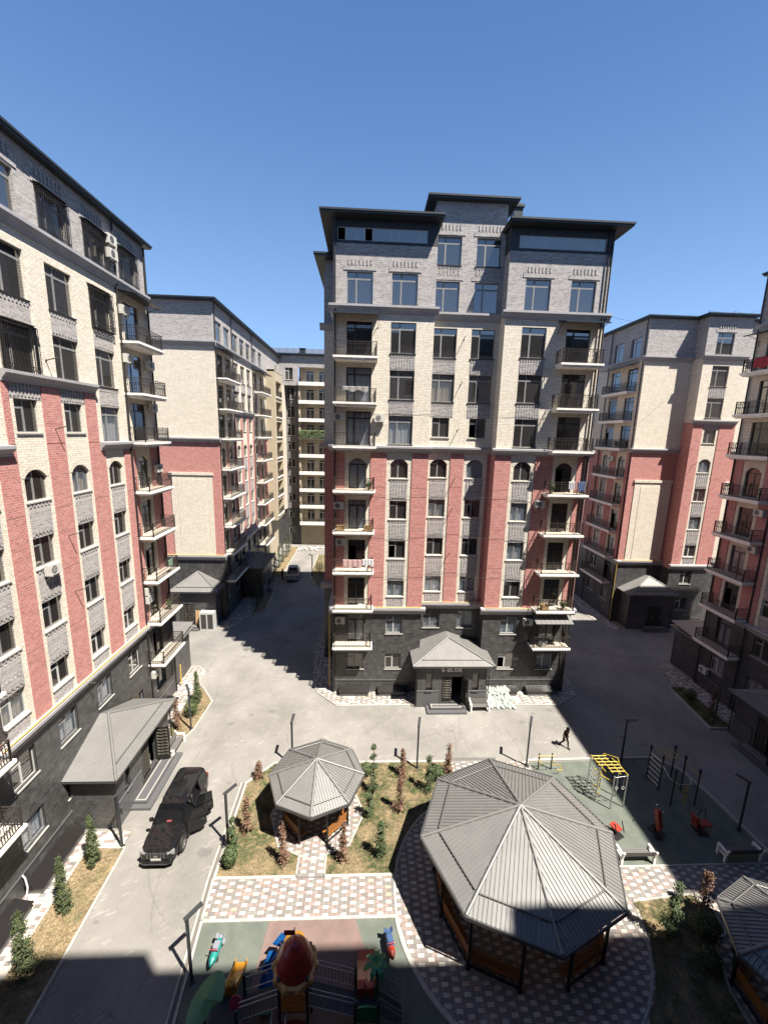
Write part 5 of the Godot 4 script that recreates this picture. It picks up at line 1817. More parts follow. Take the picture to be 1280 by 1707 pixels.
	em.bar(Vector3(-0.055, 0.83, 2.485), Vector3(0.055, 0.83, 2.485), 0.018); em.bar(Vector3(0, 0.76, 2.485), Vector3(0, 0.85, 2.485), 0.02)
	part(grl, "emblem", em.mesh(M["chrome"]))
	for s in [-1, 1]:
		var hl = MB.new()
		hl.obox(Transform3D(Basis(Vector3.UP, s * 0.45), Vector3(s * 0.7, 0.86, 2.3)), Vector3(0.18, 0.09, 0.08))
		part(o, "headlight", hl.mesh(M["lamp_glass"]))
		var fg = MB.new()
		fg.obox(Transform3D(Basis(Vector3.UP, s * 0.5), Vector3(s * 0.68, 0.55, 2.36)), Vector3(0.12, 0.05, 0.05))
		part(o, "fog_lamp", fg.mesh(M["lamp_glass"]))
		var mr = MB.new()
		mr.loft([rrect(0.1, -0.07, 0.1, 0.03, 0.04, -0.06), rrect(0.12, -0.08, 0.12, 0.03, 0.04, 0.02), rrect(0.09, -0.06, 0.09, 0.03, 0.04, 0.08)])
		if s == -1: part(o, "mirror", mr.mesh(M["car_black"]), mv(s * 1.05, 1.18, 0.72))
		var tl = MB.new()
		tl.box(Vector3(s * 0.78 - 0.08, 0.85, -2.44), Vector3(s * 0.78 + 0.08, 1.25, -2.36))
		part(o, "tail_light", tl.mesh(M["tail_red"]))
		var ss = MB.new()
		ss.box(Vector3(s * 0.95 - 0.09, 0.3, -1.0), Vector3(s * 0.95 + 0.09, 0.36, 0.95))
		part(o, "side_step", ss.mesh(M["iron"]))
	var bp = MB.new()
	bp.loft([rrect(0.86, 0.36, 0.56, 0.06, 0.06, 2.3), rrect(0.84, 0.36, 0.54, 0.06, 0.06, 2.46), rrect(0.6, 0.38, 0.5, 0.05, 0.05, 2.56)])
	part(o, "bumper", bp.mesh(M["car_black"]))
	var bt = MB.new()
	bt.tube([Vector3(-0.8, 0.5, 2.42), Vector3(-0.55, 0.42, 2.56), Vector3(0.55, 0.42, 2.56), Vector3(0.8, 0.5, 2.42)], 0.03, 6)
	part(o, "bumper_trim", bt.mesh(M["chrome_dark"]))
	var np = MB.new()
	np.box(Vector3(-0.26, 0.56, 2.47), Vector3(0.26, 0.67, 2.49))
	part(o, "number_plate", np.mesh(M["frame_white"]))
	for s in [-1, 1]:
		for z in [1.42, -1.4]:
			var am = MB.new()
			var pts = []
			for i in 9:
				var a = lerpf(-0.2, PI + 0.2, i / 8.0)
				pts.append(Vector3(s * 0.93, 0.42 + 0.46 * sin(a), z + 0.46 * cos(a)))
			am.tube(pts, 0.045, 5)
			part(o, "wheel_arch", am.mesh(M["iron"]))
			wheel(o, Vector3(s * 0.86, 0.39, z), 0.39, 0.26, s)
	# open doors hinged at their front edges (left side = +x)
	for q in [[0.86, 1.0, 1.05], [-0.18, 0.98, 1.15]]:
		var hinge = Vector3(0.93, 0, q[0])
		var xf = Transform3D(Basis(Vector3.UP, q[2] - PI), hinge)
		# local x runs from the hinge to the free edge after turning; local frame: door along +z' ...
		var dm = MB.new()
		var L = q[1]
		dm.loft([[Vector3(0, 0.4, -0.05), Vector3(0.0, 0.4, 0.05), Vector3(0, 0.75, 0.06), Vector3(0, 1.1, 0.03), Vector3(0, 1.1, -0.05)], [Vector3(L * 0.75, 0.4, -0.05), Vector3(L * 0.75, 0.4, 0.06), Vector3(L * 0.75, 0.75, 0.07), Vector3(L * 0.75, 1.1, 0.04), Vector3(L * 0.75, 1.1, -0.05)], [Vector3(L, 0.62, -0.05), Vector3(L, 0.62, 0.05), Vector3(L, 0.8, 0.06), Vector3(L, 1.1, 0.03), Vector3(L, 1.1, -0.05)]], true, false)
		var dx = Transform3D(Basis(Vector3.UP, q[2] - PI / 2 + 0.55), hinge)
		dx = Transform3D(Basis(Vector3(sin(q[2]), 0, -cos(q[2])), Vector3.UP, Vector3(cos(q[2]), 0, sin(q[2]))), hinge)
		var d = part(o, "door", dm.mesh(M["car_black"]), dx)
		var fm = MB.new()
		fm.bar(Vector3(0.04, 1.1, 0), Vector3(0.3, 1.68, -0.02), 0.05); fm.bar(Vector3(0.3, 1.68, -0.02), Vector3(L - 0.06, 1.7, -0.02), 0.05); fm.bar(Vector3(L - 0.04, 1.1, 0), Vector3(L - 0.06, 1.7, -0.02), 0.05)
		part(d, "window_frame", fm.mesh(M["car_black"]))
		var gm = MB.new()
		gm.quad(Vector3(0.07, 1.1, 0.0), Vector3(L - 0.06, 1.1, 0.0), Vector3(L - 0.08, 1.68, -0.02), Vector3(0.3, 1.66, -0.02))
		part(d, "window", gm.mesh(M["car_glass"]))
		var hm = MB.new()
		hm.bar(Vector3(L - 0.3, 0.98, 0.08), Vector3(L - 0.1, 0.98, 0.08), 0.03)
		part(d, "handle", hm.mesh(M["chrome_dark"]))
	return o

func pickup(at, turn):
	# tail toward +z
	var o = thing("pickup_truck", "silver pickup truck with an empty open bed parked in the far lane", "pickup", at, turn)
	var b = MB.new()
	b.loft([rrect(0.8, 0.5, 0.95, 0.08, 0.1, -2.7), rrect(0.9, 0.42, 1.02, 0.08, 0.12, -2.4), rrect(0.92, 0.4, 1.06, 0.08, 0.1, -1.2), rrect(0.92, 0.4, 1.06, 0.08, 0.06, 0.3)])
	part(o, "body", b.mesh(M["car_silver"]))
	var bed = MB.new()
	bed.box(Vector3(-0.92, 0.45, 0.32), Vector3(0.92, 0.6, 2.6))
	bed.box(Vector3(-0.92, 0.6, 0.32), Vector3(-0.84, 1.1, 2.6)); bed.box(Vector3(0.84, 0.6, 0.32), Vector3(0.92, 1.1, 2.6))
	bed.box(Vector3(-0.84, 0.6, 0.32), Vector3(0.84, 1.1, 0.4))
	part(o, "bed", bed.mesh(M["car_silver"]))
	var lin_ = MB.new()
	lin_.box(Vector3(-0.83, 0.601, 0.41), Vector3(0.83, 0.62, 2.5))
	part(o, "bed_liner", lin_.mesh(M["curtain_tan"]))
	var tg = MB.new()
	tg.box(Vector3(-0.84, 0.6, 2.52), Vector3(0.84, 1.1, 2.6))
	part(o, "tailgate", tg.mesh(M["car_silver"]))
	var cb = MB.new()
	cb.loft([rrect(0.84, 1.05, 1.12, 0.04, 0.05, -1.35), rrect(0.72, 1.1, 1.72, 0.04, 0.12, -0.7), rrect(0.74, 1.1, 1.78, 0.04, 0.12, -0.2), rrect(0.74, 1.1, 1.74, 0.04, 0.12, 0.22), rrect(0.8, 1.05, 1.2, 0.04, 0.1, 0.36)])
	part(o, "cab", cb.mesh(M["car_silver"]))
	var rw = MB.new()
	rw.quad(Vector3(-0.6, 1.22, 0.372), Vector3(0.6, 1.22, 0.372), Vector3(0.58, 1.66, 0.26), Vector3(-0.58, 1.66, 0.26))
	part(o, "rear_window", rw.mesh(M["car_glass"]), mv(0, 0, 0.01))
	var bar = MB.new()
	for s in [-1, 1]: bar.tube([Vector3(s * 0.8, 1.1, 0.5), Vector3(s * 0.7, 1.7, 0.48)], 0.04, 6)
	bar.tube([Vector3(-0.7, 1.7, 0.48), Vector3(0.7, 1.7, 0.48)], 0.04, 6)
	part(o, "roll_bar", bar.mesh(M["chrome"]))
	var bm = MB.new()
	bm.box(Vector3(-0.9, 0.42, 2.61), Vector3(0.9, 0.56, 2.75))
	part(o, "bumper", bm.mesh(M["chrome"]))
	for s in [-1, 1]:
		var tl = MB.new()
		tl.box(Vector3(s * 0.87 - 0.05, 0.7, 2.6), Vector3(s * 0.87 + 0.05, 1.05, 2.62))
		part(o, "tail_light", tl.mesh(M["tail_red"]))
		for z in [-1.75, 1.6]: wheel(o, Vector3(s * 0.82, 0.36, z), 0.36, 0.24, s)
	return o

# ------------------------------------------------------------------ people: one skin over a skeleton
func sd_capsule(p, a, b, ra, rb):
	var ab = b - a
	var t = clampf((p - a).dot(ab) / maxf(ab.length_squared(), 1e-6), 0.0, 1.0)
	return (p - (a + ab * t)).length() - lerpf(ra, rb, t)

func skin(mb, bones, cell, colour_of):
	# surface nets over the smooth union of tapered capsules [a, b, ra, rb]
	var lo = Vector3(1e9, 1e9, 1e9); var hi = -lo
	for q in bones:
		for k in 2:
			var r = Vector3.ONE * (q[2 + k] + cell * 2.5)
			lo = lo.min(q[k] - r); hi = hi.max(q[k] + r)
	var nx = int((hi.x - lo.x) / cell) + 2; var ny = int((hi.y - lo.y) / cell) + 2; var nz = int((hi.z - lo.z) / cell) + 2
	var f = PackedFloat32Array(); f.resize(nx * ny * nz); f.fill(1.0)
	var K = 0.03 if cell > 0.008 else 0.007
	for q in bones:
		var m = Vector3.ONE * (maxf(q[2], q[3]) + cell * 2.0 + K)
		var a = ((q[0].min(q[1]) - m - lo) / cell).floor(); var b = ((q[0].max(q[1]) + m - lo) / cell).ceil()
		for z in range(maxi(0, int(a.z)), mini(nz, int(b.z) + 1)):
			for y in range(maxi(0, int(a.y)), mini(ny, int(b.y) + 1)):
				for x in range(maxi(0, int(a.x)), mini(nx, int(b.x) + 1)):
					var i = (z * ny + y) * nx + x
					var d = sd_capsule(lo + Vector3(x, y, z) * cell, q[0], q[1], q[2], q[3])
					var h = clampf(0.5 + 0.5 * (d - f[i]) / K, 0.0, 1.0)
					f[i] = lerpf(d, f[i], h) - K * h * (1.0 - h)
	var vid = {}
	var pts = []
	for z in nz - 1:
		for y in ny - 1:
			for x in nx - 1:
				var i = (z * ny + y) * nx + x
				var s = 0; var acc = Vector3.ZERO; var cnt = 0
				var v = [f[i], f[i + 1], f[i + nx], f[i + nx + 1], f[i + nx * ny], f[i + nx * ny + 1], f[i + nx * ny + nx], f[i + nx * ny + nx + 1]]
				for k in 8:
					if v[k] < 0: s += 1
				if s == 0 or s == 8: continue
				for e in [[0, 1], [2, 3], [4, 5], [6, 7], [0, 2], [1, 3], [4, 6], [5, 7], [0, 4], [1, 5], [2, 6], [3, 7]]:
					if (v[e[0]] < 0) != (v[e[1]] < 0):
						var t = v[e[0]] / (v[e[0]] - v[e[1]])
						var A = Vector3(e[0] & 1, (e[0] >> 1) & 1, e[0] >> 2); var B = Vector3(e[1] & 1, (e[1] >> 1) & 1, e[1] >> 2)
						acc += A.lerp(B, t); cnt += 1
				vid[i] = pts.size()
				pts.append(lo + (Vector3(x, y, z) + acc / cnt) * cell)
	var nrm = []
	nrm.resize(pts.size()); nrm.fill(Vector3.ZERO)
	var quads = []
	for i in vid:
		var x = i % nx; var y = (i / nx) % ny; var z = i / (nx * ny)
		for ax in 3:
			var st = [1, nx, nx * ny][ax]
			if (f[i] < 0) == (f[i + st] < 0): continue
			var u = [nx, nx * ny, 1][ax]; var w = [nx * ny, 1, nx][ax]
			if not (vid.has(i - u) and vid.has(i - w) and vid.has(i - u - w)): continue
			var q = [vid[i], vid[i - u], vid[i - u - w], vid[i - w]]
			if f[i] < 0: q.reverse()
			quads.append(q)
			var nn = (pts[q[2]] - pts[q[0]]).cross(pts[q[3]] - pts[q[1]])
			for k in q: nrm[k] += nn
	for q in quads:
		var P = []; var N = []
		for k in q: P.append(pts[k]); N.append(nrm[k].normalized())
		mb.col = colour_of.call((P[0] + P[2]) * 0.5)
		mb.quadn(P, N)

func hand(mb, wrist, dir, out, col):
	# palm with four fingers of different length and a thumb on its side; slightly curled
	var d = dir.normalized(); var o = (out - d * out.dot(d)).normalized(); var c = d.cross(o)
	var bones = [[wrist, wrist + d * 0.05, 0.024, 0.03], [wrist + d * 0.04 - o * 0.018, wrist + d * 0.085 - o * 0.03, 0.018, 0.014], [wrist + d * 0.04 + o * 0.018, wrist + d * 0.085 + o * 0.03, 0.018, 0.014]]
	var i = 0
	for L in [0.066, 0.078, 0.072, 0.055]:
		var b = wrist + d * 0.088 + o * (-0.03 + 0.02 * i)
		var m = b + d * L * 0.5 + c * 0.006; var e = m + d * L * 0.42 + c * 0.022
		bones.append([b - d * 0.01, m, 0.0095, 0.0085]); bones.append([m, e, 0.0085, 0.0075])
		i += 1
	var tb = wrist + d * 0.03 - o * 0.028
	bones.append([tb, tb + d * 0.03 - o * 0.028 + c * 0.01, 0.012, 0.01]); bones.append([tb + d * 0.03 - o * 0.028 + c * 0.01, tb + d * 0.062 - o * 0.032 + c * 0.02, 0.01, 0.008])
	skin(mb, bones, 0.006, func(_p): return col)

func person(label, at, turn, J, cloth):
	# J: joints; one continuous body in dark clothes, hair as a child
	var o = thing("person", label, "person", at, turn)
	var mb = MB.new(); mb.use_col = true
	var V = func(k): return J[k]
	var bones = [[J.pelvis, J.chest, 0.135, 0.15], [J.pelvis + J.side * 0.07, J.pelvis - J.side * 0.07, 0.125, 0.125], [J.chest + J.side * 0.1, J.chest - J.side * 0.1, 0.115, 0.115], [J.chest, J.neck, 0.1, 0.06], [J.sh_l, J.sh_r, 0.07, 0.07],
		[J.neck, J.head - J.up * 0.06, 0.058, 0.06], [J.head - J.up * 0.05 + J.face * 0.02, J.head + J.up * 0.05, 0.078, 0.092],
		[J.head + J.face * 0.085 - J.up * 0.02, J.head + J.face * 0.105 - J.up * 0.035, 0.016, 0.016], [J.head + J.face * 0.05 - J.up * 0.09, J.head + J.face * 0.03 - J.up * 0.09, 0.045, 0.05],
		[J.head + J.side * 0.088 - J.up * 0.01, J.head + J.side * 0.09 - J.up * 0.035, 0.02, 0.015], [J.head - J.side * 0.088 - J.up * 0.01, J.head - J.side * 0.09 - J.up * 0.035, 0.02, 0.015],
		[J.sh_l, J.el_l, 0.062, 0.045], [J.el_l, J.wr_l, 0.045, 0.028], [J.sh_r, J.el_r, 0.062, 0.045], [J.el_r, J.wr_r, 0.045, 0.028],
		[J.hip_l, J.kn_l, 0.095, 0.065], [J.kn_l, J.an_l, 0.062, 0.045], [J.hip_r, J.kn_r, 0.095, 0.065], [J.kn_r, J.an_r, 0.062, 0.045],
		[J.an_l - Vector3(0, 0.035, 0), J.toe_l, 0.045, 0.036], [J.an_r - Vector3(0, 0.035, 0), J.toe_r, 0.045, 0.036]]
	var skin_c = Color(.17, .095, .065)
	var colour = func(p):
		if p.y < 0.1: return Color(.02, .02, .02)
		if p.distance_to(J.head) < 0.145 and p.y > J.neck.y + 0.02: return skin_c
		for q in [[J.el_l, J.wr_l], [J.el_r, J.wr_r]]:
			if sd_capsule(p, q[0].lerp(q[1], 0.05), q[1], 0.06, 0.05) < 0.0 and p.distance_to(J.pelvis) > 0.2: return skin_c
		if p.y < J.pelvis.y + 0.02: return cloth[1]
		return cloth[0]
	skin(mb, bones, 0.018, colour)
	hand(mb, J.wr_l, J.wr_l - J.el_l, J.fwd, skin_c)
	hand(mb, J.wr_r, J.wr_r - J.el_r, J.fwd, skin_c)
	part(o, "body", mb.mesh(M["skin_cloth"]))
	var hm = MB.new(); hm.use_col = true
	skin(hm, [[J.head + J.up * 0.065 + J.face * 0.005, J.head - J.face * 0.05 + J.up * 0.0, 0.1, 0.09]], 0.014, func(_p): return Color(.012, .01, .009))
	part(o, "hair", hm.mesh(M["skin_cloth"]))
	return o

func walking_joints(step, lean):
	# fwd is +z
	var J = {}
	J.side = Vector3(1, 0, 0); J.fwd = Vector3(0, 0, 1); J.up = Vector3(0, 0.95, 0.25).normalized(); J.face = Vector3(0, -0.25, 0.95).normalized()
	J.pelvis = Vector3(0, 0.95, 0); J.chest = Vector3(0, 1.27, 0.03 + lean); J.neck = Vector3(0, 1.46, 0.05 + lean); J.head = Vector3(0, 1.59, 0.1 + lean)
	J.sh_l = Vector3(0.19, 1.41, 0.04 + lean); J.sh_r = Vector3(-0.19, 1.41, 0.04 + lean)
	J.el_l = Vector3(0.25, 1.13, -0.02 - step * 0.25); J.wr_l = Vector3(0.27, 0.9, 0.06 - step * 0.15)
	J.el_r = Vector3(-0.25, 1.13, -0.02 + step * 0.25); J.wr_r = Vector3(-0.27, 0.9, 0.1 + step * 0.4)
	J.hip_l = Vector3(0.1, 0.92, 0); J.hip_r = Vector3(-0.1, 0.92, 0)
	J.kn_l = Vector3(0.1, 0.5, 0.05 + step * 0.45); J.an_l = Vector3(0.1, 0.1, 0.02 + step * 0.7); J.toe_l = J.an_l + Vector3(0.02, -0.055, 0.17)
	J.kn_r = Vector3(-0.1, 0.5, 0.05 - step * 0.2); J.an_r = Vector3(-0.1, 0.12, -0.04 - step * 0.75); J.toe_r = J.an_r + Vector3(-0.02, -0.075, 0.16)
	return J

# ------------------------------------------------------------------ play and exercise equipment
func tubes(parent, called, list, r, m, k = 6):
	# list of polylines joined into one part
	var mb = MB.new()
	for q in list: mb.tube(q, r, k)
	return part(parent, called, mb.mesh(M[m]))

func chute(parent, called, pts, w, m, wall = 0.16):
	# open slide trough along pts
	var mb = MB.new()
	for i in pts.size() - 1:
		var a = pts[i]; var b = pts[i + 1]
		var d = (b - a).normalized()
		var s = d.cross(Vector3.UP).normalized() * w / 2
		var n = s.cross(d).normalized()
		if n.y < 0: n = -n
		var h = n * wall
		mb.quad(a - s, a + s, b + s, b - s)
		mb.quad(b - s - n * 0.04, b + s - n * 0.04, a + s - n * 0.04, a - s - n * 0.04)
		for e in [-1, 1]:
			var o = s * e
			mb.quad(a + o, a + o * 1.0 + h, b + o + h, b + o); mb.quad(a + o * 1.12 + h, a + o * 1.12 - n * 0.04, b + o * 1.12 - n * 0.04, b + o * 1.12 + h)
			mb.quad(a + o + h, a + o * 1.12 + h, b + o * 1.12 + h, b + o + h)
	return part(parent, called, mb.mesh(M[m]))

func face_panel(parent, at, w, h, m, basis_ = Basis()):
	# rounded guard panel with a smiling face cut in it
	var mb = MB.new()
	var pts = []
	for i in 9:
		var a = PI - PI * i / 8.0
		pts.append(Vector2(w / 2 * cos(a), h * 0.8 + h * 0.2 * sin(a)))
	pts.append(Vector2(w / 2, 0)); pts.append(Vector2(-w / 2, 0))
	var ix = Geometry2D.triangulate_polygon(PackedVector2Array(pts))
	for i in range(0, ix.size(), 3):
		for s in [-1, 1]:
			var A = Vector3(pts[ix[i]].x, pts[ix[i]].y, s * 0.03); var B = Vector3(pts[ix[i + 1]].x, pts[ix[i + 1]].y, s * 0.03); var D = Vector3(pts[ix[i + 2]].x, pts[ix[i + 2]].y, s * 0.03)
			if (B - A).cross(D - A).z * s > 0: mb.tri(A, B, D)
			else: mb.tri(A, D, B)
	for i in pts.size():
		var p = pts[i]; var q = pts[(i + 1) % pts.size()]
		mb.quad(Vector3(p.x, p.y, -0.03), Vector3(p.x, p.y, 0.03), Vector3(q.x, q.y, 0.03), Vector3(q.x, q.y, -0.03))
	var o = part(parent, "guard_panel", mb.mesh(M[m]), Transform3D(basis_, at))
	var fm = MB.new()
	for s in [-1, 1]:
		fm.lathe([Vector2(0.045, 0.03), Vector2(0.045, 0.045), Vector2(0.0, 0.045)], 10, Transform3D(Basis(Vector3.RIGHT, PI / 2), Vector3(s * w * 0.16, h * 0.58, 0)))
	fm.tube([Vector3(-w * 0.2, h * 0.4, 0.035), Vector3(0, h * 0.3, 0.035), Vector3(w * 0.2, h * 0.4, 0.035)], 0.018, 5)
	part(o, "face_relief", fm.mesh(M[m]))
	return o

func play_set():
	var o = thing("playground_set", "climbing frame with red domed tower, bridges, yellow slide and red double slide", "climbing frame", Vector3(-2.3, 0.03, -11.8))
	# decks: left, middle tower, right
	var dk = [[-2.55, 0.15, 1.1, 1.25], [0.0, 0.0, 1.0, 1.85], [2.65, 0.0, 0.85, 1.25]]
	for d in dk:
		var mb = MB.new()
		mb.box(Vector3(d[0] - d[2] / 2, d[3] - 0.06, d[1] - 0.5), Vector3(d[0] + d[2] / 2, d[3], d[1] + 0.5))
		part(o, "deck", mb.mesh(M["play_deck"]))
		for sx in [-1, 1]:
			for sz in [-1, 1]:
				var p = MB.new()
				var hh = d[3] + (1.6 if d[3] > 1.5 else 1.0)
				p.tube([Vector3(d[0] + sx * d[2] / 2, 0, d[1] + sz * 0.5), Vector3(d[0] + sx * d[2] / 2, hh, d[1] + sz * 0.5)], 0.055, 8)
				part(o, "post", p.mesh(M["play_post"]))
	# dome roof
	var rf = MB.new()
	rf.lathe([Vector2(0.66, 3.2), Vector2(0.68, 3.35), Vector2(0.6, 3.7), Vector2(0.42, 4.05), Vector2(0.18, 4.3), Vector2(0.0, 4.38)], 18)
	var dome = part(o, "dome_roof", rf.mesh(M["play_red"]))
	var rg = MB.new()
	for i in 10:
		var a = i * TAU / 10
		rg.lathe([Vector2(0.0, -0.14), Vector2(0.13, -0.08), Vector2(0.15, 0.0), Vector2(0.11, 0.1), Vector2(0.0, 0.14)], 8, mv(0.72 * cos(a), 3.22, 0.72 * sin(a)))
	rg.lathe([Vector2(0.62, 3.05), Vector2(0.78, 3.08), Vector2(0.78, 3.3), Vector2(0.64, 3.34)], 18)
	part(dome, "scalloped_rim", rg.mesh(M["play_tan"]))
	var fp = MB.new()
	fp.tube([Vector3(0, 4.3, 0), Vector3(0, 4.95, 0)], 0.02, 6)
	var pole = part(dome, "flag_pole", fp.mesh(M["play_red"]))
	var fl = MB.new()
	fl.obox(mv(-0.2, 4.72, 0), Vector3(0.18, 0.1, 0.012))
	part(pole, "flag", fl.mesh(M["play_red"]))
	# enclosed chute leaving the tower to the rear
	var hood = MB.new()
	hood.loft([ring_arch(0.42, 2.0, 2.85, -0.5), ring_arch(0.44, 1.95, 2.9, -1.0), ring_arch(0.42, 1.8, 2.75, -1.35), ring_arch(0.32, 1.6, 2.4, -1.62)])
	part(o, "slide_hood", hood.mesh(M["play_yellow"]), mv(-0.25, 0, 0))
	chute(o, "slide", [Vector3(-0.3, 1.85, -1.2), Vector3(-0.62, 1.5, -1.75), Vector3(-1.0, 1.0, -1.7), Vector3(-1.25, 0.6, -1.3), Vector3(-1.3, 0.35, -1.0)], 0.55, "play_blue", 0.35)
	chute(o, "slide_end", [Vector3(-1.28, 0.36, -1.02), Vector3(-1.28, 0.22, -0.7), Vector3(-1.25, 0.2, -0.35)], 0.55, "play_green", 0.3)
	# guard panels of the tower
	face_panel(o, Vector3(0, 1.9, 0.5), 0.85, 0.85, "play_orange")
	face_panel(o, Vector3(0, 0.6, 0.52), 0.85, 0.85, "play_red")
	# bridges with railings
	for q in [[-0.55, 1.85, -1.98, 1.25], [0.55, 1.85, 2.2, 1.25], [3.1, 1.25, 4.0, 0.5]]:
		var a = Vector3(q[0], q[1], 0); var b = Vector3(q[2], q[3], 0)
		var mb = MB.new()
		mb.bar(a - Vector3(0, 0.04, 0), b - Vector3(0, 0.04, 0), 0.7, 0.05)
		var br = part(o, "bridge", mb.mesh(M["play_deck"]))
		for z in [-0.42, 0.42]:
			var rl = MB.new()
			var d = b - a
			for y in [0.1, 0.72, 0.95]: rl.tube([a + Vector3(0, y, z), b + Vector3(0, y, z)], 0.02, 5)
			for i in 12: rl.tube([a + d * (i + 0.5) / 12.0 + Vector3(0, 0.1, z), a + d * (i + 0.5) / 12.0 + Vector3(0, 0.72, z)], 0.01, 4)
			part(br, "railing", rl.mesh(M["rail_steel"]))
	# left: yellow slide, leaf roof and flower
	chute(o, "slide", [Vector3(-2.6, 1.25, -0.35), Vector3(-2.62, 1.2, -0.55), Vector3(-2.63, 0.6, -1.25), Vector3(-2.63, 0.26, -1.7), Vector3(-2.63, 0.2, -2.0)], 0.44, "play_yellow", 0.18)
	var lf = MB.new()
	var outl = []
	for i in 20:
		var a = TAU * i / 20
		outl.append(Vector3(cos(a) * 0.48 * (1.0 - 0.25 * cos(a * 0.5) * cos(a)), 0, sin(a) * 0.78))
	for i in 20:
		var p = outl[i]; var q = outl[(i + 1) % 20]
		lf.tri(Vector3(0, 0.14, 0), q, p); lf.tri(Vector3(0, 0.1, 0), p - Vector3(0, 0.04, 0), q - Vector3(0, 0.04, 0))
		lf.quad(p - Vector3(0, 0.04, 0), p, q, q - Vector3(0, 0.04, 0))
	part(o, "leaf_roof", lf.mesh(M["play_green_pale"]), Transform3D(Basis(Vector3.UP, -0.5) * Basis(Vector3(1, 0, 0), 0.35), Vector3(-3.1, 2.45, 0.45)))
	var sp = MB.new()
	sp.box(Vector3(-2.98, 1.2, 0.0), Vector3(-2.3, 1.6, 0.06)); sp.lathe([Vector2(0.0, 1.55), Vector2(0.16, 1.62), Vector2(0.16, 1.8), Vector2(0, 1.88)], 10, mv(-2.5, 0, 0.0))
	part(o, "slide_head", sp.mesh(M["play_yellow"]), mv(0, 0.05, -0.4))
	var fw = MB.new()
	for i in 8:
		var a = i * TAU / 8
		fw.lathe([Vector2(0, -0.04), Vector2(0.09, -0.03), Vector2(0.09, 0.03), Vector2(0, 0.04)], 8, Transform3D(Basis(Vector3.RIGHT, PI / 2), Vector3(0.15 * cos(a), 0.15 * sin(a), 0)))
	fw.lathe([Vector2(0, -0.05), Vector2(0.12, -0.05), Vector2(0.12, 0.06), Vector2(0, 0.06)], 12, Transform3D(Basis(Vector3.RIGHT, PI / 2), Vector3.ZERO))
	part(o, "flower_ornament", fw.mesh(M["play_pink"]), Transform3D(Basis(Vector3.RIGHT, -0.5), Vector3(-2.2, 1.65, 0.1)))
	# right: red double slide, palm, green panel
	chute(o, "slide", [Vector3(2.46, 1.25, -0.3), Vector3(2.46, 1.22, -0.55), Vector3(2.46, 0.5, -1.5), Vector3(2.46, 0.25, -1.9), Vector3(2.46, 0.2, -2.3)], 0.33, "play_red2", 0.14)
	chute(o, "slide", [Vector3(2.84, 1.25, -0.3), Vector3(2.84, 1.22, -0.55), Vector3(2.84, 0.5, -1.5), Vector3(2.84, 0.25, -1.9), Vector3(2.84, 0.2, -2.3)], 0.33, "play_red2", 0.14)
	for x in [2.45, 2.85]:
		var sh = MB.new()
		sh.loft([ring_arch(0.17, 1.25, 1.75, 0.0), ring_arch(0.17, 1.25, 1.8, -0.2), ring_arch(0.15, 1.3, 1.7, -0.32)])
		part(o, "slide_hood", sh.mesh(M["play_red2"]), mv(x, 0, -0.12))
	face_panel(o, Vector3(2.65, 1.28, 0.5), 0.75, 0.7, "play_green")
	var tr_ = MB.new()
	tr_.tube([Vector3(3.0, 1.2, -0.1), Vector3(3.0, 2.9, -0.15)], 0.05, 8)
	var palm = part(o, "palm_ornament", tr_.mesh(M["play_green"]))
	for i in 7:
		var a = i * TAU / 7 + 0.22
		var fm = MB.new()
		var d = Vector3(cos(a), 0, sin(a))
		var s = Vector3(-d.z, 0, d.x)
		var ps = [Vector3(0, 2.92, 0), d * 0.17 + Vector3(0, 3.0, 0), d * 0.36 + Vector3(0, 2.95, 0), d * 0.5 + Vector3(0, 2.8, 0)]
		var ws = [0.03, 0.09, 0.1, 0.03]
		for k in 3:
			fm.quad(ps[k] - s * ws[k], ps[k] + s * ws[k], ps[k + 1] + s * ws[k + 1], ps[k + 1] - s * ws[k + 1])
			fm.quad(ps[k] + s * ws[k] - Vector3(0, 0.025, 0), ps[k] - s * ws[k] - Vector3(0, 0.025, 0), ps[k + 1] - s * ws[k + 1] - Vector3(0, 0.025, 0), ps[k + 1] + s * ws[k + 1] - Vector3(0, 0.025, 0))
		part(palm, "frond", fm.mesh(M["play_green"]), mv(3.0, 0, -0.15))
	# arched ladder at the front of the tower
	var ld = []
	for z in [-0.25, 0.25]: ld.append([Vector3(-0.5 + z, 0.0, 1.7), Vector3(-0.5 + z, 1.2, 1.45), Vector3(-0.5 + z, 1.8, 0.9), Vector3(-0.5 + z, 1.85, 0.5)])
	tubes(o, "arched_ladder", ld, 0.025, "rail_steel")

func ring_arch(hw, y0, y1, z):
	var o = []
	for i in 12:
		var a = TAU * i / 12 + PI / 12
		o.append(Vector3(hw * signf(cos(a)) * pow(absf(cos(a)), 0.7), (y0 + y1) / 2 + (y1 - y0) / 2 * signf(sin(a)) * pow(absf(sin(a)), 0.7), -z))
	# the loft runs toward -z: mirror so that faces stay outward
	var q = []
	for p in o: q.append(Vector3(-p.x, p.y, -p.z))
	return q

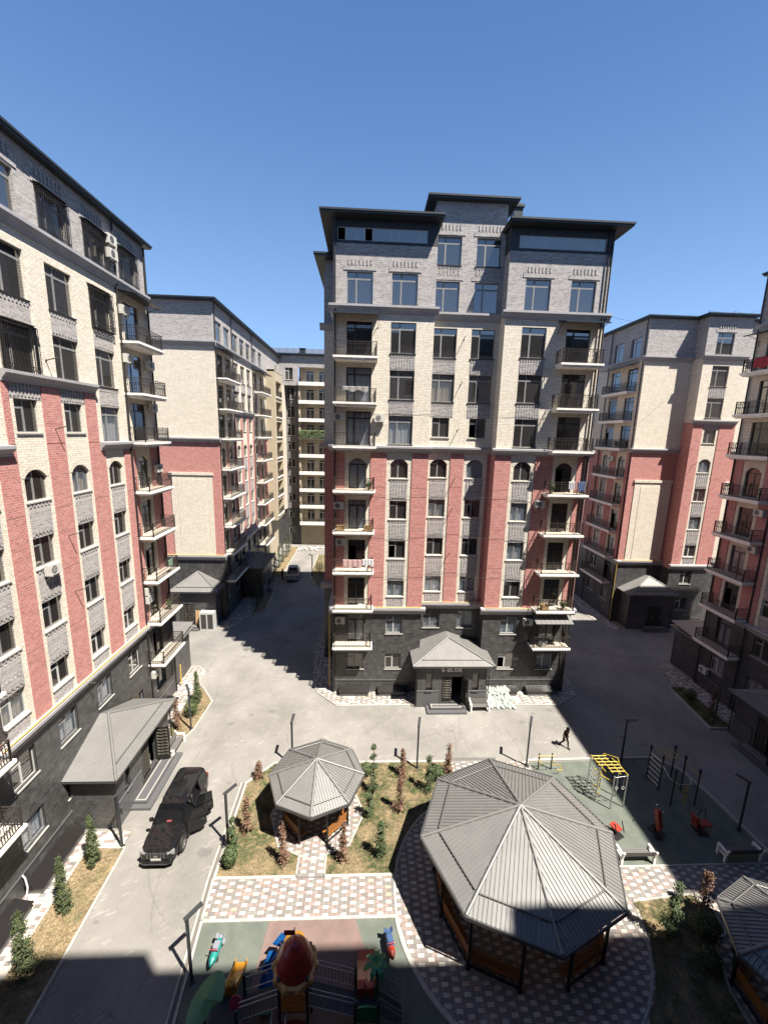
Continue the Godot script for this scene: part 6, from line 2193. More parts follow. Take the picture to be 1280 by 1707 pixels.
func spring_rider(label, at, turn, m1, m2, m3):
	var o = thing("spring_rider", label, "spring rider", at, turn, "toy riders on the play surface")
	var s = MB.new()
	var pts = []
	for i in 40: pts.append(Vector3(0.09 * cos(i * 0.8), 0.02 + i * 0.0085, 0.09 * sin(i * 0.8)))
	s.tube(pts, 0.018, 5)
	part(o, "spring", s.mesh(M["iron"]))
	var b = MB.new()
	var xf = Transform3D(Basis(Vector3.RIGHT, PI / 2), Vector3(0, 0.5, 0))
	b.lathe([Vector2(0.12, -0.42), Vector2(0.17, -0.2), Vector2(0.17, 0.12)], 12, xf)
	part(o, "body", b.mesh(M[m1]))
	var n = MB.new()
	n.lathe([Vector2(0.17, 0.12), Vector2(0.15, 0.3), Vector2(0.08, 0.48), Vector2(0.0, 0.55)], 12, xf)
	part(o, "nose", n.mesh(M[m2]))
	var t = MB.new()
	t.lathe([Vector2(0.0, -0.55), Vector2(0.13, -0.52), Vector2(0.12, -0.42)], 12, xf)
	for i in 4:
		var a = i * PI / 2 + PI / 4
		t.obox(Transform3D(Basis(Vector3(0, 0, 1), a), Vector3(0.17 * cos(a), 0.5 + 0.17 * sin(a), -0.47)), Vector3(0.09, 0.012, 0.09))
	part(o, "tail_fins", t.mesh(M[m3]))
	var h = MB.new()
	h.tube([Vector3(-0.2, 0.78, 0.12), Vector3(0.2, 0.78, 0.12)], 0.018, 6); h.tube([Vector3(0, 0.62, 0.12), Vector3(0, 0.78, 0.12)], 0.018, 6)
	part(o, "handlebar", h.mesh(M["play_pink"]))
	var w = MB.new()
	w.obox(mv(0, 0.68, -0.12), Vector3(0.12, 0.03, 0.14))
	part(o, "seat", w.mesh(M[m3]))

func exercise_frames():
	# yellow overhead grid on silver posts
	var o = thing("climbing_bars", "yellow overhead climbing grid on silver posts with hanging rings", "climbing bars", Vector3(15.5, 0.03, -21.7))
	var H = 2.35
	var P = [[-0.75, -0.75], [-0.68, 0.15], [-0.1, 0.8], [0.8, 0.68], [0.78, -0.1], [0.1, -0.78]]
	for p in P:
		var mb = MB.new()
		mb.tube([Vector3(p[0], 0, p[1]), Vector3(p[0], H, p[1])], 0.04, 8)
		part(o, "post", mb.mesh(M["steel"]))
	var L = []
	var gx = [-0.62, -0.22, 0.2, 0.6]
	for i in 4: L.append([Vector3(gx[i] - 0.1, H + 0.05, -0.85 + 0.1 * i), Vector3(gx[i] + 0.05, H + 0.08, 0.0), Vector3(gx[i] + 0.12, H + 0.05, 0.5 + 0.1 * i)])
	for j in 6:
		var z = -0.75 + j * 0.25
		var x0 = -0.68 if j < 4 else -0.2
		var x1 = 0.25 if j < 2 else 0.68
		L.append([Vector3(x0, H + 0.07, z), Vector3(x1, H + 0.07, z)])
	L.append([Vector3(0.1, H, -0.78), Vector3(0.15, H + 0.15, -0.85), Vector3(0.85, H + 0.12, -0.5), Vector3(0.8, H, -0.2)])
	L.append([Vector3(-0.7, H - 0.35, 0.15), Vector3(-0.6, H - 0.4, 0.3), Vector3(-0.15, H - 0.42, 0.75), Vector3(-0.1, H - 0.3, 0.8)])
	tubes(o, "overhead_grid", L, 0.03, "bar_yellow")
	var S = []
	for i in 5:
		var y = 0.35 + 0.38 * i
		S.append([Vector3(-0.72, y, -0.3), Vector3(-0.5, y, -0.3 + 0.1), Vector3(-0.4, y, 0.1)])
	tubes(o, "side_ladder", S, 0.025, "bar_yellow")
	var R = []
	for i in 5: R.append([Vector3(-0.75, 0.4 + 0.36 * i, -0.75), Vector3(-0.68, 0.4 + 0.36 * i, 0.15)])
	R.append([Vector3(-0.1, H - 0.1, 0.8), Vector3(0.8, H - 0.1, 0.68)])
	tubes(o, "wall_rungs", R, 0.022, "steel")
	for x in [0.15, 0.55]:
		var c = MB.new()
		c.tube([Vector3(x, H - 0.1, 0.74), Vector3(x, H - 0.8, 0.74)], 0.012, 5)
		var ch = part(o, "ring_chain", c.mesh(M["steel"]))
		var pts = []
		for i in 13: pts.append(Vector3(x + 0.09 * sin(i * TAU / 12), H - 0.89 + 0.09 * cos(i * TAU / 12), 0.74))
		var g = MB.new()
		g.tube(pts, 0.015, 5, false)
		part(ch, "ring", g.mesh(M["frame_white"]))
	# second frame in the shade
	var q = thing("climbing_bars", "dark climbing frame in the shade with a wavy yellow pole ladder", "climbing bars", Vector3(20.0, 0.03, -22.1))
	var PP = [Vector3(-0.75, 0, -1.05), Vector3(-0.6, 0, -0.1), Vector3(-0.65, 0, 1.05), Vector3(0.95, 0, 1.0), Vector3(0.9, 0, -0.1), Vector3(0.9, 0, -1.0)]
	for p in PP:
		var mb = MB.new()
		mb.tube([p, p + Vector3(0, 2.5, 0)], 0.045, 8)
		mb.lathe([Vector2(0.07, 2.3), Vector2(0.08, 2.4), Vector2(0.06, 2.56), Vector2(0, 2.6)], 8, mv(p.x, 0, p.z))
		part(q, "post", mb.mesh(M["iron"]))
	var g2 = []
	for x in [-0.7, 0.9]: g2.append([Vector3(x, 2.3, -1.03), Vector3(x, 2.3, -0.1)])
	for i in 6: g2.append([Vector3(-0.7 + i * 0.32, 2.3, -1.03), Vector3(-0.7 + i * 0.32, 2.3, -0.1)])
	g2.append([Vector3(0.9, 2.2, -0.1), Vector3(0.95, 2.0, 1.0)])
	tubes(q, "overhead_ladder", g2, 0.022, "bar_yellow")
	var w = []
	for i in 6: w.append([Vector3(-0.75, 0.3 + 0.35 * i, -1.05), Vector3(-0.6, 0.3 + 0.35 * i, -0.1)])
	w.append([Vector3(-0.6, 1.9, -0.1), Vector3(-0.6, 1.6, 0.7), Vector3(-0.3, 1.55, 1.05), Vector3(0.5, 1.55, 1.05), Vector3(0.6, 1.65, 0.7)])
	tubes(q, "wall_rungs", w, 0.022, "steel")
	var wp = [Vector3(0.25, 0.02, 1.0)]
	for i in 12: wp.append(Vector3(0.25 + (0.17 if i % 4 < 2 else -0.17), 0.1 + i * 0.125, 1.0))
	tubes(q, "pole_ladder", [wp, [Vector3(0.25, 0, 1.0), Vector3(0.25, 1.55, 1.05)]], 0.022, "bar_yellow")
	# low push-up bars near the kerb
	var r = thing("parallel_bars", "low yellow parallel bars on dark posts by the kerb", "parallel bars", Vector3(12.6, 0.03, -24.0))
	for x in [-0.45, 0.45]:
		var mb = MB.new()
		mb.tube([Vector3(x, 0, 0), Vector3(x, 1.25, 0)], 0.045, 8)
		part(r, "post", mb.mesh(M["iron"]))
	tubes(r, "bar", [[Vector3(-0.6, 1.2, 0.15), Vector3(0.6, 1.2, 0.15)]], 0.025, "bar_yellow")
	tubes(r, "bar", [[Vector3(-0.5, 0.8, 0.05), Vector3(-0.5, 0.75, 0.3), Vector3(0.5, 0.75, 0.3), Vector3(0.5, 0.8, 0.05)]], 0.025, "bar_yellow")
	tubes(r, "bar", [[Vector3(0.45, 0.4, 0), Vector3(1.0, 0.4, 0.1), Vector3(1.0, 0.4, 0.5), Vector3(0.6, 0.4, 0.5)]], 0.025, "bar_yellow")

func trainer(label, at, turn, kind):
	var o = thing("exercise_machine", label, "exercise machine", at, turn, "red exercise machines")
	var b = MB.new()
	b.box(Vector3(-0.3, 0, -0.35), Vector3(0.3, 0.05, 0.35)); b.tube([Vector3(0, 0.04, -0.1), Vector3(0, 0.55, -0.1)], 0.06, 8)
	part(o, "base", b.mesh(M["iron"]))
	if kind == 0:
		var s = MB.new()
		s.loft([rrect(0.22, 0.46, 0.54, 0.02, 0.04, -0.28), rrect(0.24, 0.44, 0.54, 0.02, 0.04, 0.0), rrect(0.2, 0.46, 0.54, 0.02, 0.04, 0.26)])
		part(o, "seat", s.mesh(M["trainer_red"]))
		var h = MB.new()
		h.tube([Vector3(-0.3, 0.3, 0.3), Vector3(-0.3, 0.85, 0.1)], 0.03, 6); h.tube([Vector3(0.3, 0.3, 0.3), Vector3(0.3, 0.85, 0.1)], 0.03, 6)
		part(o, "handlebar", h.mesh(M["iron"]))
	elif kind == 1:
		var s = MB.new()
		s.obox(rotxf(Vector3.RIGHT, -0.22, Vector3(0, 0.85, 0)), Vector3(0.2, 0.55, 0.1))
		part(o, "backrest", s.mesh(M["trainer_red"]))
		var h = MB.new()
		h.tube([Vector3(0, 1.3, -0.1), Vector3(0, 1.75, -0.16), Vector3(-0.2, 1.8, -0.16)], 0.03, 6); h.tube([Vector3(0.2, 1.1, 0), Vector3(0.38, 1.25, 0.05)], 0.025, 6)
		part(o, "handlebar", h.mesh(M["steel"]))
		var f = MB.new()
		f.box(Vector3(-0.55, 0.05, 0.1), Vector3(-0.2, 0.15, 0.4))
		part(o, "footrest", f.mesh(M["iron"]))
	else:
		var s = MB.new()
		s.box(Vector3(-0.1, 0.45, -0.25), Vector3(0.55, 0.54, 0.2))
		part(o, "seat", s.mesh(M["trainer_red"]))
		var k = MB.new()
		k.obox(rotxf(Vector3(0, 0, 1), 0.2, Vector3(-0.4, 0.75, 0)), Vector3(0.06, 0.38, 0.2))
		part(o, "backrest", k.mesh(M["trainer_red"]))
		var h = MB.new()
		h.tube([Vector3(0.0, 0.6, -0.3), Vector3(0.15, 1.1, -0.3), Vector3(0.45, 1.12, -0.3), Vector3(0.5, 0.6, -0.3)], 0.025, 6)
		part(o, "handlebar", h.mesh(M["iron"]))

func solar_rack(label, at, turn, n, w = 1.0, hgt = 1.5):
	var o = thing("solar_array", label, "solar panels", at, turn, "solar panels on the roofs")
	for i in n:
		var mb = MB.new()
		mb.obox(rotxf(Vector3.RIGHT, 0.5, Vector3((i - n / 2.0 + 0.5) * (w + 0.06), 0.85, 0)), Vector3(w / 2, 0.02, hgt / 2))
		var p = part(o, "solar_panel", mb.mesh(M["solar"]))
		var f = MB.new()
		for s in [-1, 1]: f.obox(rotxf(Vector3.RIGHT, 0.5, Vector3((i - n / 2.0 + 0.5) * (w + 0.06) + s * w / 2, 0.86, 0)), Vector3(0.02, 0.03, hgt / 2))
		part(p, "panel_frame", f.mesh(M["chrome"]))
	var r = MB.new()
	for x in [-n / 2.0 * w, n / 2.0 * w]:
		r.bar(Vector3(x, 0, -0.6), Vector3(x, 1.15, -0.6), 0.05); r.bar(Vector3(x, 0, 0.6), Vector3(x, 0.5, 0.6), 0.05)
	part(o, "rack", r.mesh(M["steel"]))

func sack_heap():
	var r = RandomNumberGenerator.new(); r.seed = 77
	for v in 3:
		var mb = MB.new()
		var rings = []
		for i in 7:
			var t = i / 6.0
			var w = 0.24 * pow(sin(PI * clampf(0.08 + 0.86 * t, 0, 1)), 0.45)
			var ring = []
			for j in 10:
				var a = TAU * j / 10
				ring.append(Vector3(w * cos(a) * r.randf_range(0.88, 1.1), 0.13 * sin(a) * (0.5 + w * 2.2) * r.randf_range(0.85, 1.15), -0.42 + 0.84 * t))
			rings.append(ring)
		mb.loft(rings)
		cache["sack%d" % v] = mb.mesh(M["sack"])
	var k = 0
	for row in [[8, -32.3, 0.5], [9, -31.9, 0.38], [10, -31.45, 0.26], [10, -31.05, 0.12], [9, -31.5, 0.1], [7, -30.6, 0.08]]:
		for i in row[0]:
			var x = 10.75 + (i + r.randf_range(0.1, 0.9)) * 2.1 / row[0]
			var o = single("sack", cache["sack%d" % (k % 3)], Vector3(x, row[2] + 0.06, row[1] + r.randf_range(-0.12, 0.12)), "pale green sack in the heap spilled beside the porch bench", "sack", "sacks heaped by the porch")
			o.basis = Basis(Vector3.UP, r.randf_range(-0.6, 0.6)) * Basis(Vector3.RIGHT, r.randf_range(0.05, 0.4)) * Basis(Vector3(0, 0, 1), r.randf_range(-0.5, 0.5)) * Basis().scaled(Vector3.ONE * r.randf_range(0.6, 0.9))
			k += 1

func cloth(label, called, X, s, y, w, h, m, d = 1.2, category = "cloth"):
	# a cloth hung over a railing
	var mb = MB.new()
	var n = 14
	for i in n:
		var x0 = -w / 2 + w * i / n; var x1 = -w / 2 + w * (i + 1) / n
		var z0 = 0.03 + 0.025 * sin(i * 1.7); var z1 = 0.03 + 0.025 * sin((i + 1) * 1.7)
		var l0 = -h + 0.08 * sin(i * 0.9); var l1 = -h + 0.08 * sin((i + 1) * 0.9)
		mb.quad(Vector3(x0, l0, z0), Vector3(x1, l1, z1), Vector3(x1, 0, z1), Vector3(x0, 0, z0))
		mb.quad(Vector3(x0, 0, z0), Vector3(x1, 0, z1), Vector3(x1, 0.03, 0), Vector3(x0, 0.03, 0))
		mb.quad(Vector3(x0, 0.03, 0), Vector3(x1, 0.03, 0), Vector3(x1, -h * 0.6, -z1), Vector3(x0, -h * 0.6, -z0))
	var wx = X * mv(s, y, d)
	var o = single(called, mb.mesh(M[m]), wx.origin, label, category)
	o.basis = X.basis
	return o

func pot_plant(label, at, seed_):
	var o = thing("potted_plant", label, "plant", at, 0.0, "plants on the balconies")
	var p = MB.new()
	p.lathe([Vector2(0.1, 0), Vector2(0.15, 0.26), Vector2(0.13, 0.26), Vector2(0.0, 0.22)], 10)
	part(o, "pot", p.mesh(M["pot"]))
	var fn = func(r):
		var d = Vector3(r.randfn(), absf(r.randfn()), r.randfn()).normalized()
		return [Vector3(d.x * 0.3, 0.28 + d.y * 0.5, d.z * 0.3) * r.randf_range(0.5, 1.0) + Vector3(0, 0.12, 0), d]
	part(o, "foliage", leaf_mesh("pot%d" % seed_, fn, 160, 0.12, Color(.03, .07, .02), Color(.09, .15, .04), seed_))

func objects():
	mat("wood_dark", Color(.05, .035, .025), 0.7)
	mat("wood_orange", Color(.36, .14, .03), 0.5, 0, mottled(256, 91, 0.02, 0.08, Color(.75, .7, .6), Color(1, 1, 1), 0.1), 0.6)
	mat("iron_gilt", Color(.10, .092, .075), 0.45, 0.5)
	mat("steel", Color(.5, .5, .5), 0.3, 0.9)
	mat("letter", Color(1.25, 1.22, 1.18), 0.5, 0.0)
	mat("lamp_grey", Color(.05, .055, .06), 0.45, 0.2)
	mat("lamp_lens", Color(.5, .5, .5), 0.3)
	mat("slat_grey", Color(.14, .135, .13), 0.7)
	mat("lid_dark", Color(.014, .012, .012), 0.4)
	mat("rod_grey", Color(.12, .11, .10), 0.5)
	mat("car_black", Color(.010, .010, .011), 0.045, 0.0)
	mat("car_glass", Color(.02, .022, .025), 0.03, 0.3)
	var cs = mat("car_screen", Color(.1, .1, .1), 0.03)
	cs.transparency = BaseMaterial3D.TRANSPARENCY_ALPHA
	cs.albedo_color = Color(.1, .11, .12, 0.35)
	mat("car_silver", Color(.45, .44, .41), 0.3, 0.4)
	mat("chrome", Color(.75, .75, .75), 0.15, 1.0)
	mat("chrome_dark", Color(.2, .2, .2), 0.25, 0.9)
	mat("lamp_glass", Color(.34, .35, .36), 0.06, 0.6)
	mat("tail_red", Color(.35, .02, .02), 0.2)
	mat("tyre", Color(.015, .015, .015), 0.85)
	mat("rim", Color(.25, .24, .23), 0.35, 0.7)
	mat("seat_grey", Color(.06, .055, .05), 0.8)
	mat("card_red", Color(.55, .12, .12), 0.6)
	mat("play_deck", Color(.025, .03, .04), 0.6)
	mat("play_post", Color(.02, .02, .022), 0.4)
	mat("play_red", Color(.36, .025, .02), 0.35)
	mat("play_red2", Color(.42, .045, .02), 0.35)
	mat("play_yellow", Color(.55, .25, .015), 0.35)
	mat("play_orange", Color(.66, .24, .02), 0.4)
	mat("play_tan", Color(.58, .30, .09), 0.45)
	mat("play_blue", Color(.015, .15, .50), 0.35)
	mat("play_green", Color(.02, .17, .05), 0.4)
	mat("play_green_pale", Color(.13, .30, .12), 0.45)
	mat("play_pink", Color(.42, .05, .08), 0.4)
	mat("play_teal", Color(.015, .23, .21), 0.4)
	mat("play_silver", Color(.30, .31, .35), 0.35, 0.2)
	mat("play_navy", Color(.05, .10, .22), 0.4)
	mat("rail_steel", Color(.28, .28, .29), 0.35, 0.7)
	mat("bar_yellow", Color(.52, .38, .03), 0.4)
	mat("trainer_red", Color(.38, .04, .022), 0.45)
	mat("solar", Color(.2, .22, .27), 0.15, 0.6)
	mat("sack", Color(.33, .37, .345), 0.85)
	mat("pot", Color(.4, .36, .3), 0.7)
	mat("blanket", Color(.55, .36, .34), 0.95)
	mat("banner_red", Color(.42, .03, .04), 0.8)
	mat("tan_board", Color(.5, .33, .16), 0.8)
	mat("rubble", Color(.5, .48, .44), 0.95)
	var sk = mat("skin_cloth", Color(1, 1, 1), 0.8)
	sk.vertex_color_use_as_albedo = true
	sk.metallic_specular = 0.12

	# gazebos
	var pa = []
	for i in 12: pa.append(15.0 + 30.0 * i)
	gazebo("large octagonal gazebo with ribbed grey metal roof in the round court", 7.68, -16.45, 4.72, 3.4, 5.1, pa, 4.2, [[4, 3], [5, 4], [6, 5], [2, 1], [1, 0], [8, 7], [10, 9]], 0.45)
	var pb = []
	for i in 8: pb.append(22.5 + 45.0 * i)
	gazebo("small octagonal gazebo standing on the dry lawn", -2.58, -20.85, 2.75, 2.8, 3.85, pb, 2.0, [[1, 0], [3, 2], [4, 3], [0, 7], [5, 4], [6, 5]], 0.45)
	gazebo("small gazebo cut by the picture's right edge", 17.6, -11.9, 2.75, 2.9, 4.0, pb, 2.0, [[3, 2], [4, 3], [0, 7], [5, 4]], 0.45)

	# porches
	porch("porch of the middle block marked 6-BLOK with one door leaf open", Transform3D(Basis(), Vector3(7.45, 0, -33.9)), 5.8, 3.2, 4.0, 1.6, 0.5, 0.0, 1.7, {"slits": [-1.95, 1.95], "sign": "6-BLOK", "sign_x": -0.1, "step_w": 3.3, "step_x": -0.5, "apex": Vector3(-0.1, 5.25, 1.15), "open": 2.0})
	porch("porch of the left block beside the black car", fx(Vector3(-16.2, 0, -23.3), Vector3(0, 0, -1)), 6.2, 2.45, 3.55, 1.5, 0.45, 0.6, 1.8, {"slits": [-1.9], "step_w": 4.4, "step_x": 0.2, "step_d": 1.15, "apex": Vector3(0, 5.05, 0.5), "open": 1.75})
	porch("porch of the left rear block with a white cabinet in front", Transform3D(Basis(), Vector3(-19.2, 0, -47)), 4.4, 2.1, 4.5, 1.6, 0.5, -1.0, 1.6, {"apex": Vector3(-0.3, 6.1, 0.2), "open": 0.0})
	porch("shaded porch in the lane on the side of the left rear block", fx(Vector3(-16.5, 0, -56.8), Vector3(0, 0, -1)), 6.0, 2.6, 4.3, 1.3, 0.45, 0.5, 1.6, {"slits": [-1.7], "apex": Vector3(0, 5.6, 0.6), "open": 0.0})
	porch("porch of the right rear block with sunlit ridge", Transform3D(Basis(), Vector3(34.4, 0, -47.0)), 5.2, 1.95, 4.5, 1.7, 0.55, 0.6, 1.8, {"apex": Vector3(0.3, 6.2, 0.6), "open": 0.0})
	porch("dark porch of the right block in full shade", fx(Vector3(31.4, 0, -24.2), Vector3(0, 0, 1)), 6.2, 2.45, 3.55, 1.5, 0.45, -0.4, 1.8, {"slits": [1.9], "apex": Vector3(0, 5.05, 0.5), "open": 1.6})

	# lamps
	lamp_post(Vector3(-6.85, 0.03, -13.33), 0.75, "lamp post beside the play area at the drive's edge")
	lamp_post(Vector3(-7.25, 0.05, -19.1), 0.75, "lamp post at the lawn's edge nearest the black car")
	lamp_post(Vector3(-4.71, 0.05, -24.6), 1.5, "lamp post half hidden behind the small gazebo")
	lamp_post(Vector3(3.8, 0.05, -24.2), 1.35, "lamp post on the lawn between two dead conifers")
	lamp_post(Vector3(11.45, 0.05, -24.3), 1.1, "lamp post behind the large gazebo by the parallel bars")
	lamp_post(Vector3(18.4, 0.03, -24.6), -0.3, "lamp post between the two climbing frames")
	lamp_post(Vector3(22.3, 0.03, -19.4), 2.4, "tall lamp post at the exercise area's right corner")
	lamp_post(Vector3(-12.9, 0.06, -19.05), 1.0, "lamp post at the corner of the left porch")
	lamp_post(Vector3(-12.95, 0.06, -28.1), 2.2, "lamp post in the corner bed beyond the left porch")
	lamp_post(Vector3(-8.3, 0.06, -62.6), 2.6, "lamp post on the island in the far lane")
	lamp_post(Vector3(28.4, 0.06, -28.3), 0.4, "lamp post in the shaded bed of the right block")

	# vehicles and people
	suv(Vector3(-10.5, 0.0, -20.35), 0.0)
	pickup(Vector3(-11.2, 0.0, -62.2), 0.1)
	person("person in black T-shirt and trousers walking across the sunlit drive", Vector3(15.0, 0.0, -26.1), 0.35, walking_joints(0.35, 0.05), [Color(.012, .01, .01), Color(.014, .013, .012)])
	person("person in dark clothes standing beside the silver pickup", Vector3(-12.7, 0.0, -61.0), 1.2, walking_joints(0.02, 0.0), [Color(.015, .015, .02), Color(.014, .013, .012)])

	# benches and covers
	bench(Vector3(14.95, 0.03, -17.85), PI, "bench with its back to the paving, half in the sun")
	bench(Vector3(20.85, 0.03, -17.85), PI, "dark bench in the shade at the right of the exercise area", 2.0)
	bench(Vector3(9.75, 0.0, -30.25), 0.0, "bench beside the 6-BLOK porch next to the sack heap", 1.5)
	bench(Vector3(-13.2, 0.0, -26.1), PI / 2, "bench beyond the open door of the left porch", 1.7)
	cellar_cover(Vector3(-0.75, 0.06, -32.35), Vector2(2.5, 0.6), "long cellar cover under the middle block's leftmost window")
	cellar_cover(Vector3(2.55, 0.06, -32.35), Vector2(2.3, 0.6), "cellar cover with a grating left of the 6-BLOK porch")
	cellar_cover(Vector3(12.4, 0.06, -32.35), Vector2(2.4, 0.6), "cellar cover behind the sack heap")
	cellar_cover(Vector3(15.8, 0.06, -32.35), Vector2(2.5, 0.6), "cellar cover at the middle block's right corner")
	cellar_cover(Vector3(-15.75, 0.06, -18.3), Vector2(3.0, 0.8), "long black cellar cover before the left porch", PI / 2)
	cellar_cover(Vector3(-15.75, 0.06, -14.6), Vector2(3.0, 0.8), "black cellar cover at the left picture edge", PI / 2)
	cellar_cover(Vector3(-15.75, 0.06, -29.9), Vector2(2.8, 0.8), "cellar cover beyond the left porch roof", PI / 2)

	# exercise and play
	exercise_frames()
	trainer("red seat trainer in the sun beside the large gazebo", Vector3(14.75, 0.03, -19.3), 0.4, 0)
	trainer("upright red exercise machine in the shade", Vector3(17.3, 0.03, -19.4), 0.5, 1)
	trainer("red bench machine farthest right", Vector3(19.9, 0.03, -19.4), 0.0, 2)
	play_set()
	spring_rider("silver and teal rocket rider near the drive", Vector3(-6.1, 0.03, -14.0), -0.1, "play_teal", "play_teal", "play_silver")
	spring_rider("blue and red rocket rider near the round court", Vector3(1.4, 0.03, -14.05), 0.15, "play_navy", "play_red2", "play_navy")

	# shrubs
	var cg = "columnar shrubs in the dry strip"
	shrub(Vector3(-13.75, 0.06, -18.1), "column", 3.0, 0.72, "columnar shrub with browned top nearest the left porch", "shrub", cg, 1)
	shrub(Vector3(-13.75, 0.06, -16.0), "column", 3.0, 0.68, "middle one of the three columnar shrubs in the dry strip", "shrub", cg, 2)
	shrub(Vector3(-13.7, 0.06, -13.7), "column", 3.2, 0.95, "columnar shrub nearest the viewer in the dry strip", "shrub", cg, 3)
	shrub(Vector3(-13.7, 0.06, -31.2), "column", 2.75, 0.8, "tall green column in the corner bed", "shrub", "shrubs in the corner bed", 4)
	shrub(Vector3(-13.55, 0.06, -29.6), "ball", 1.5, 1.1, "green bush behind the corner-bed lamp", "shrub", "shrubs in the corner bed", 5)
	shrub(Vector3(-14.05, 0.06, -28.2), "dead", 2.5, 0.85, "brown dead conifer in the corner bed", "shrub", "shrubs in the corner bed", 6)
	var dg = "browned conifers on the lawn"
	var D = [[-6.4, -19.8, 2.4, "brown conifer beside the lamp post nearest the black car"], [-6.7, -23.5, 1.2, "small brown conifer at the lawn's far left corner"], [-4.05, -18.0, 2.4, "brown conifer left of the path to the small gazebo"], [-0.88, -18.05, 2.4, "brown conifer right of the path to the small gazebo"], [2.75, -23.6, 2.0, "brown conifer left of the lawn's rear lamp post"], [2.35, -20.95, 2.5, "tall thin brown conifer in the middle of the right lawn"], [5.85, -23.7, 2.3, "brown conifer beside the entry paving"]]
	for i in D.size(): shrub(Vector3(D[i][0], 0.05, D[i][1]), "dead", D[i][2], 0.72, D[i][3], "shrub", dg, 10 + i, 1300)
	var tg = "clipped tiered shrubs on the lawn"
	var T = [[-6.75, -17.95, 1.2, 0.8, "low dark shrub at the lawn's near left corner"], [-6.85, -18.75, 2.3, 0.8, "tiered shrub next to the drain near the lawn's left corner"], [0.78, -22.3, 3.8, 0.8, "tallest tiered shrub right of the small gazebo"], [0.5, -20.6, 1.8, 0.8, "tiered shrub touching the small gazebo's paving"], [1.15, -18.2, 2.4, 0.75, "tiered shrub at the near right of the lawn"], [4.25, -22.4, 2.7, 0.95, "tiered shrub behind the large gazebo's roof edge"], [5.0, -23.3, 1.0, 0.9, "round green shrub by the entry paving"], [0.3, -23.6, 1.0, 0.8, "low shrub at the back of the lawn"]]
	for i in T.size(): shrub(Vector3(T[i][0], 0.05, T[i][1]), "tiered" if T[i][2] > 1.2 else "ball", T[i][2], T[i][3], T[i][4], "shrub", tg, 20 + i, 1300)
	shrub(Vector3(14.1, 0.08, -14.2), "tiered", 3.5, 1.0, "tiered shrub lit at the edge of the shade between the gazebos", "shrub", "shrubs in the right-hand bed", 31, 1500)
	shrub(Vector3(15.8, 0.08, -14.2), "ball", 1.5, 1.2, "round sunlit bush between the gazebos", "shrub", "shrubs in the right-hand bed", 32, 1500)
	shrub(Vector3(16.6, 0.08, -15.3), "dead", 2.3, 0.95, "orange-brown conifer at the tip of the right-hand bed", "shrub", "shrubs in the right-hand bed", 33, 1300)
	shrub(Vector3(15.2, 0.08, -13.2), "ball", 0.9, 0.9, "low shaded bush in the right-hand bed", "shrub", "shrubs in the right-hand bed", 34, 900)
	shrub(Vector3(29.0, 0.06, -29.3), "dead", 2.3, 0.8, "brown conifer in the shaded right-hand bed", "shrub", "shrubs of the right block", 35, 1000)
	shrub(Vector3(28.9, 0.06, -31.4), "ball", 1.1, 1.0, "dark bush in the shaded right-hand bed", "shrub", "shrubs of the right block", 36, 900)
	var LN = [[-13.8, -50.2, 4.2], [-13.9, -52.2, 4.2], [-14.2, -63.0, 3.6], [-14.3, -66.5, 3.6], [-14.3, -69.5, 3.8], [-14.2, -72.5, 3.8], [-14.3, -75.5, 3.4]]
	for i in LN.size():
		var lab = ["dark columnar tree nearest the rear porch in the lane", "second dark columnar tree by the rear porch", "columnar tree just beyond the pickup", "second columnar tree beyond the pickup", "third columnar tree beyond the pickup", "fourth columnar tree beyond the pickup", "last columnar tree at the lane's end"][i]
		shrub(Vector3(LN[i][0], 0.06, LN[i][1]), "column", LN[i][2], 1.1, lab, "tree", "columnar trees along the far lane", 40 + i, 1000)
	shrub(Vector3(-7.3, 0.06, -64.0), "ball", 1.9, 1.6, "bushy shrub on the island in the far lane", "shrub", "", 51, 900)
	shrub(Vector3(21.6, 0.06, -44.5), "ball", 2.2, 1.6, "dark bush between the middle and right rear blocks", "shrub", "", 52, 800)

	facade_details()
	balcony_clutter()
	sack_heap()
	clutter()

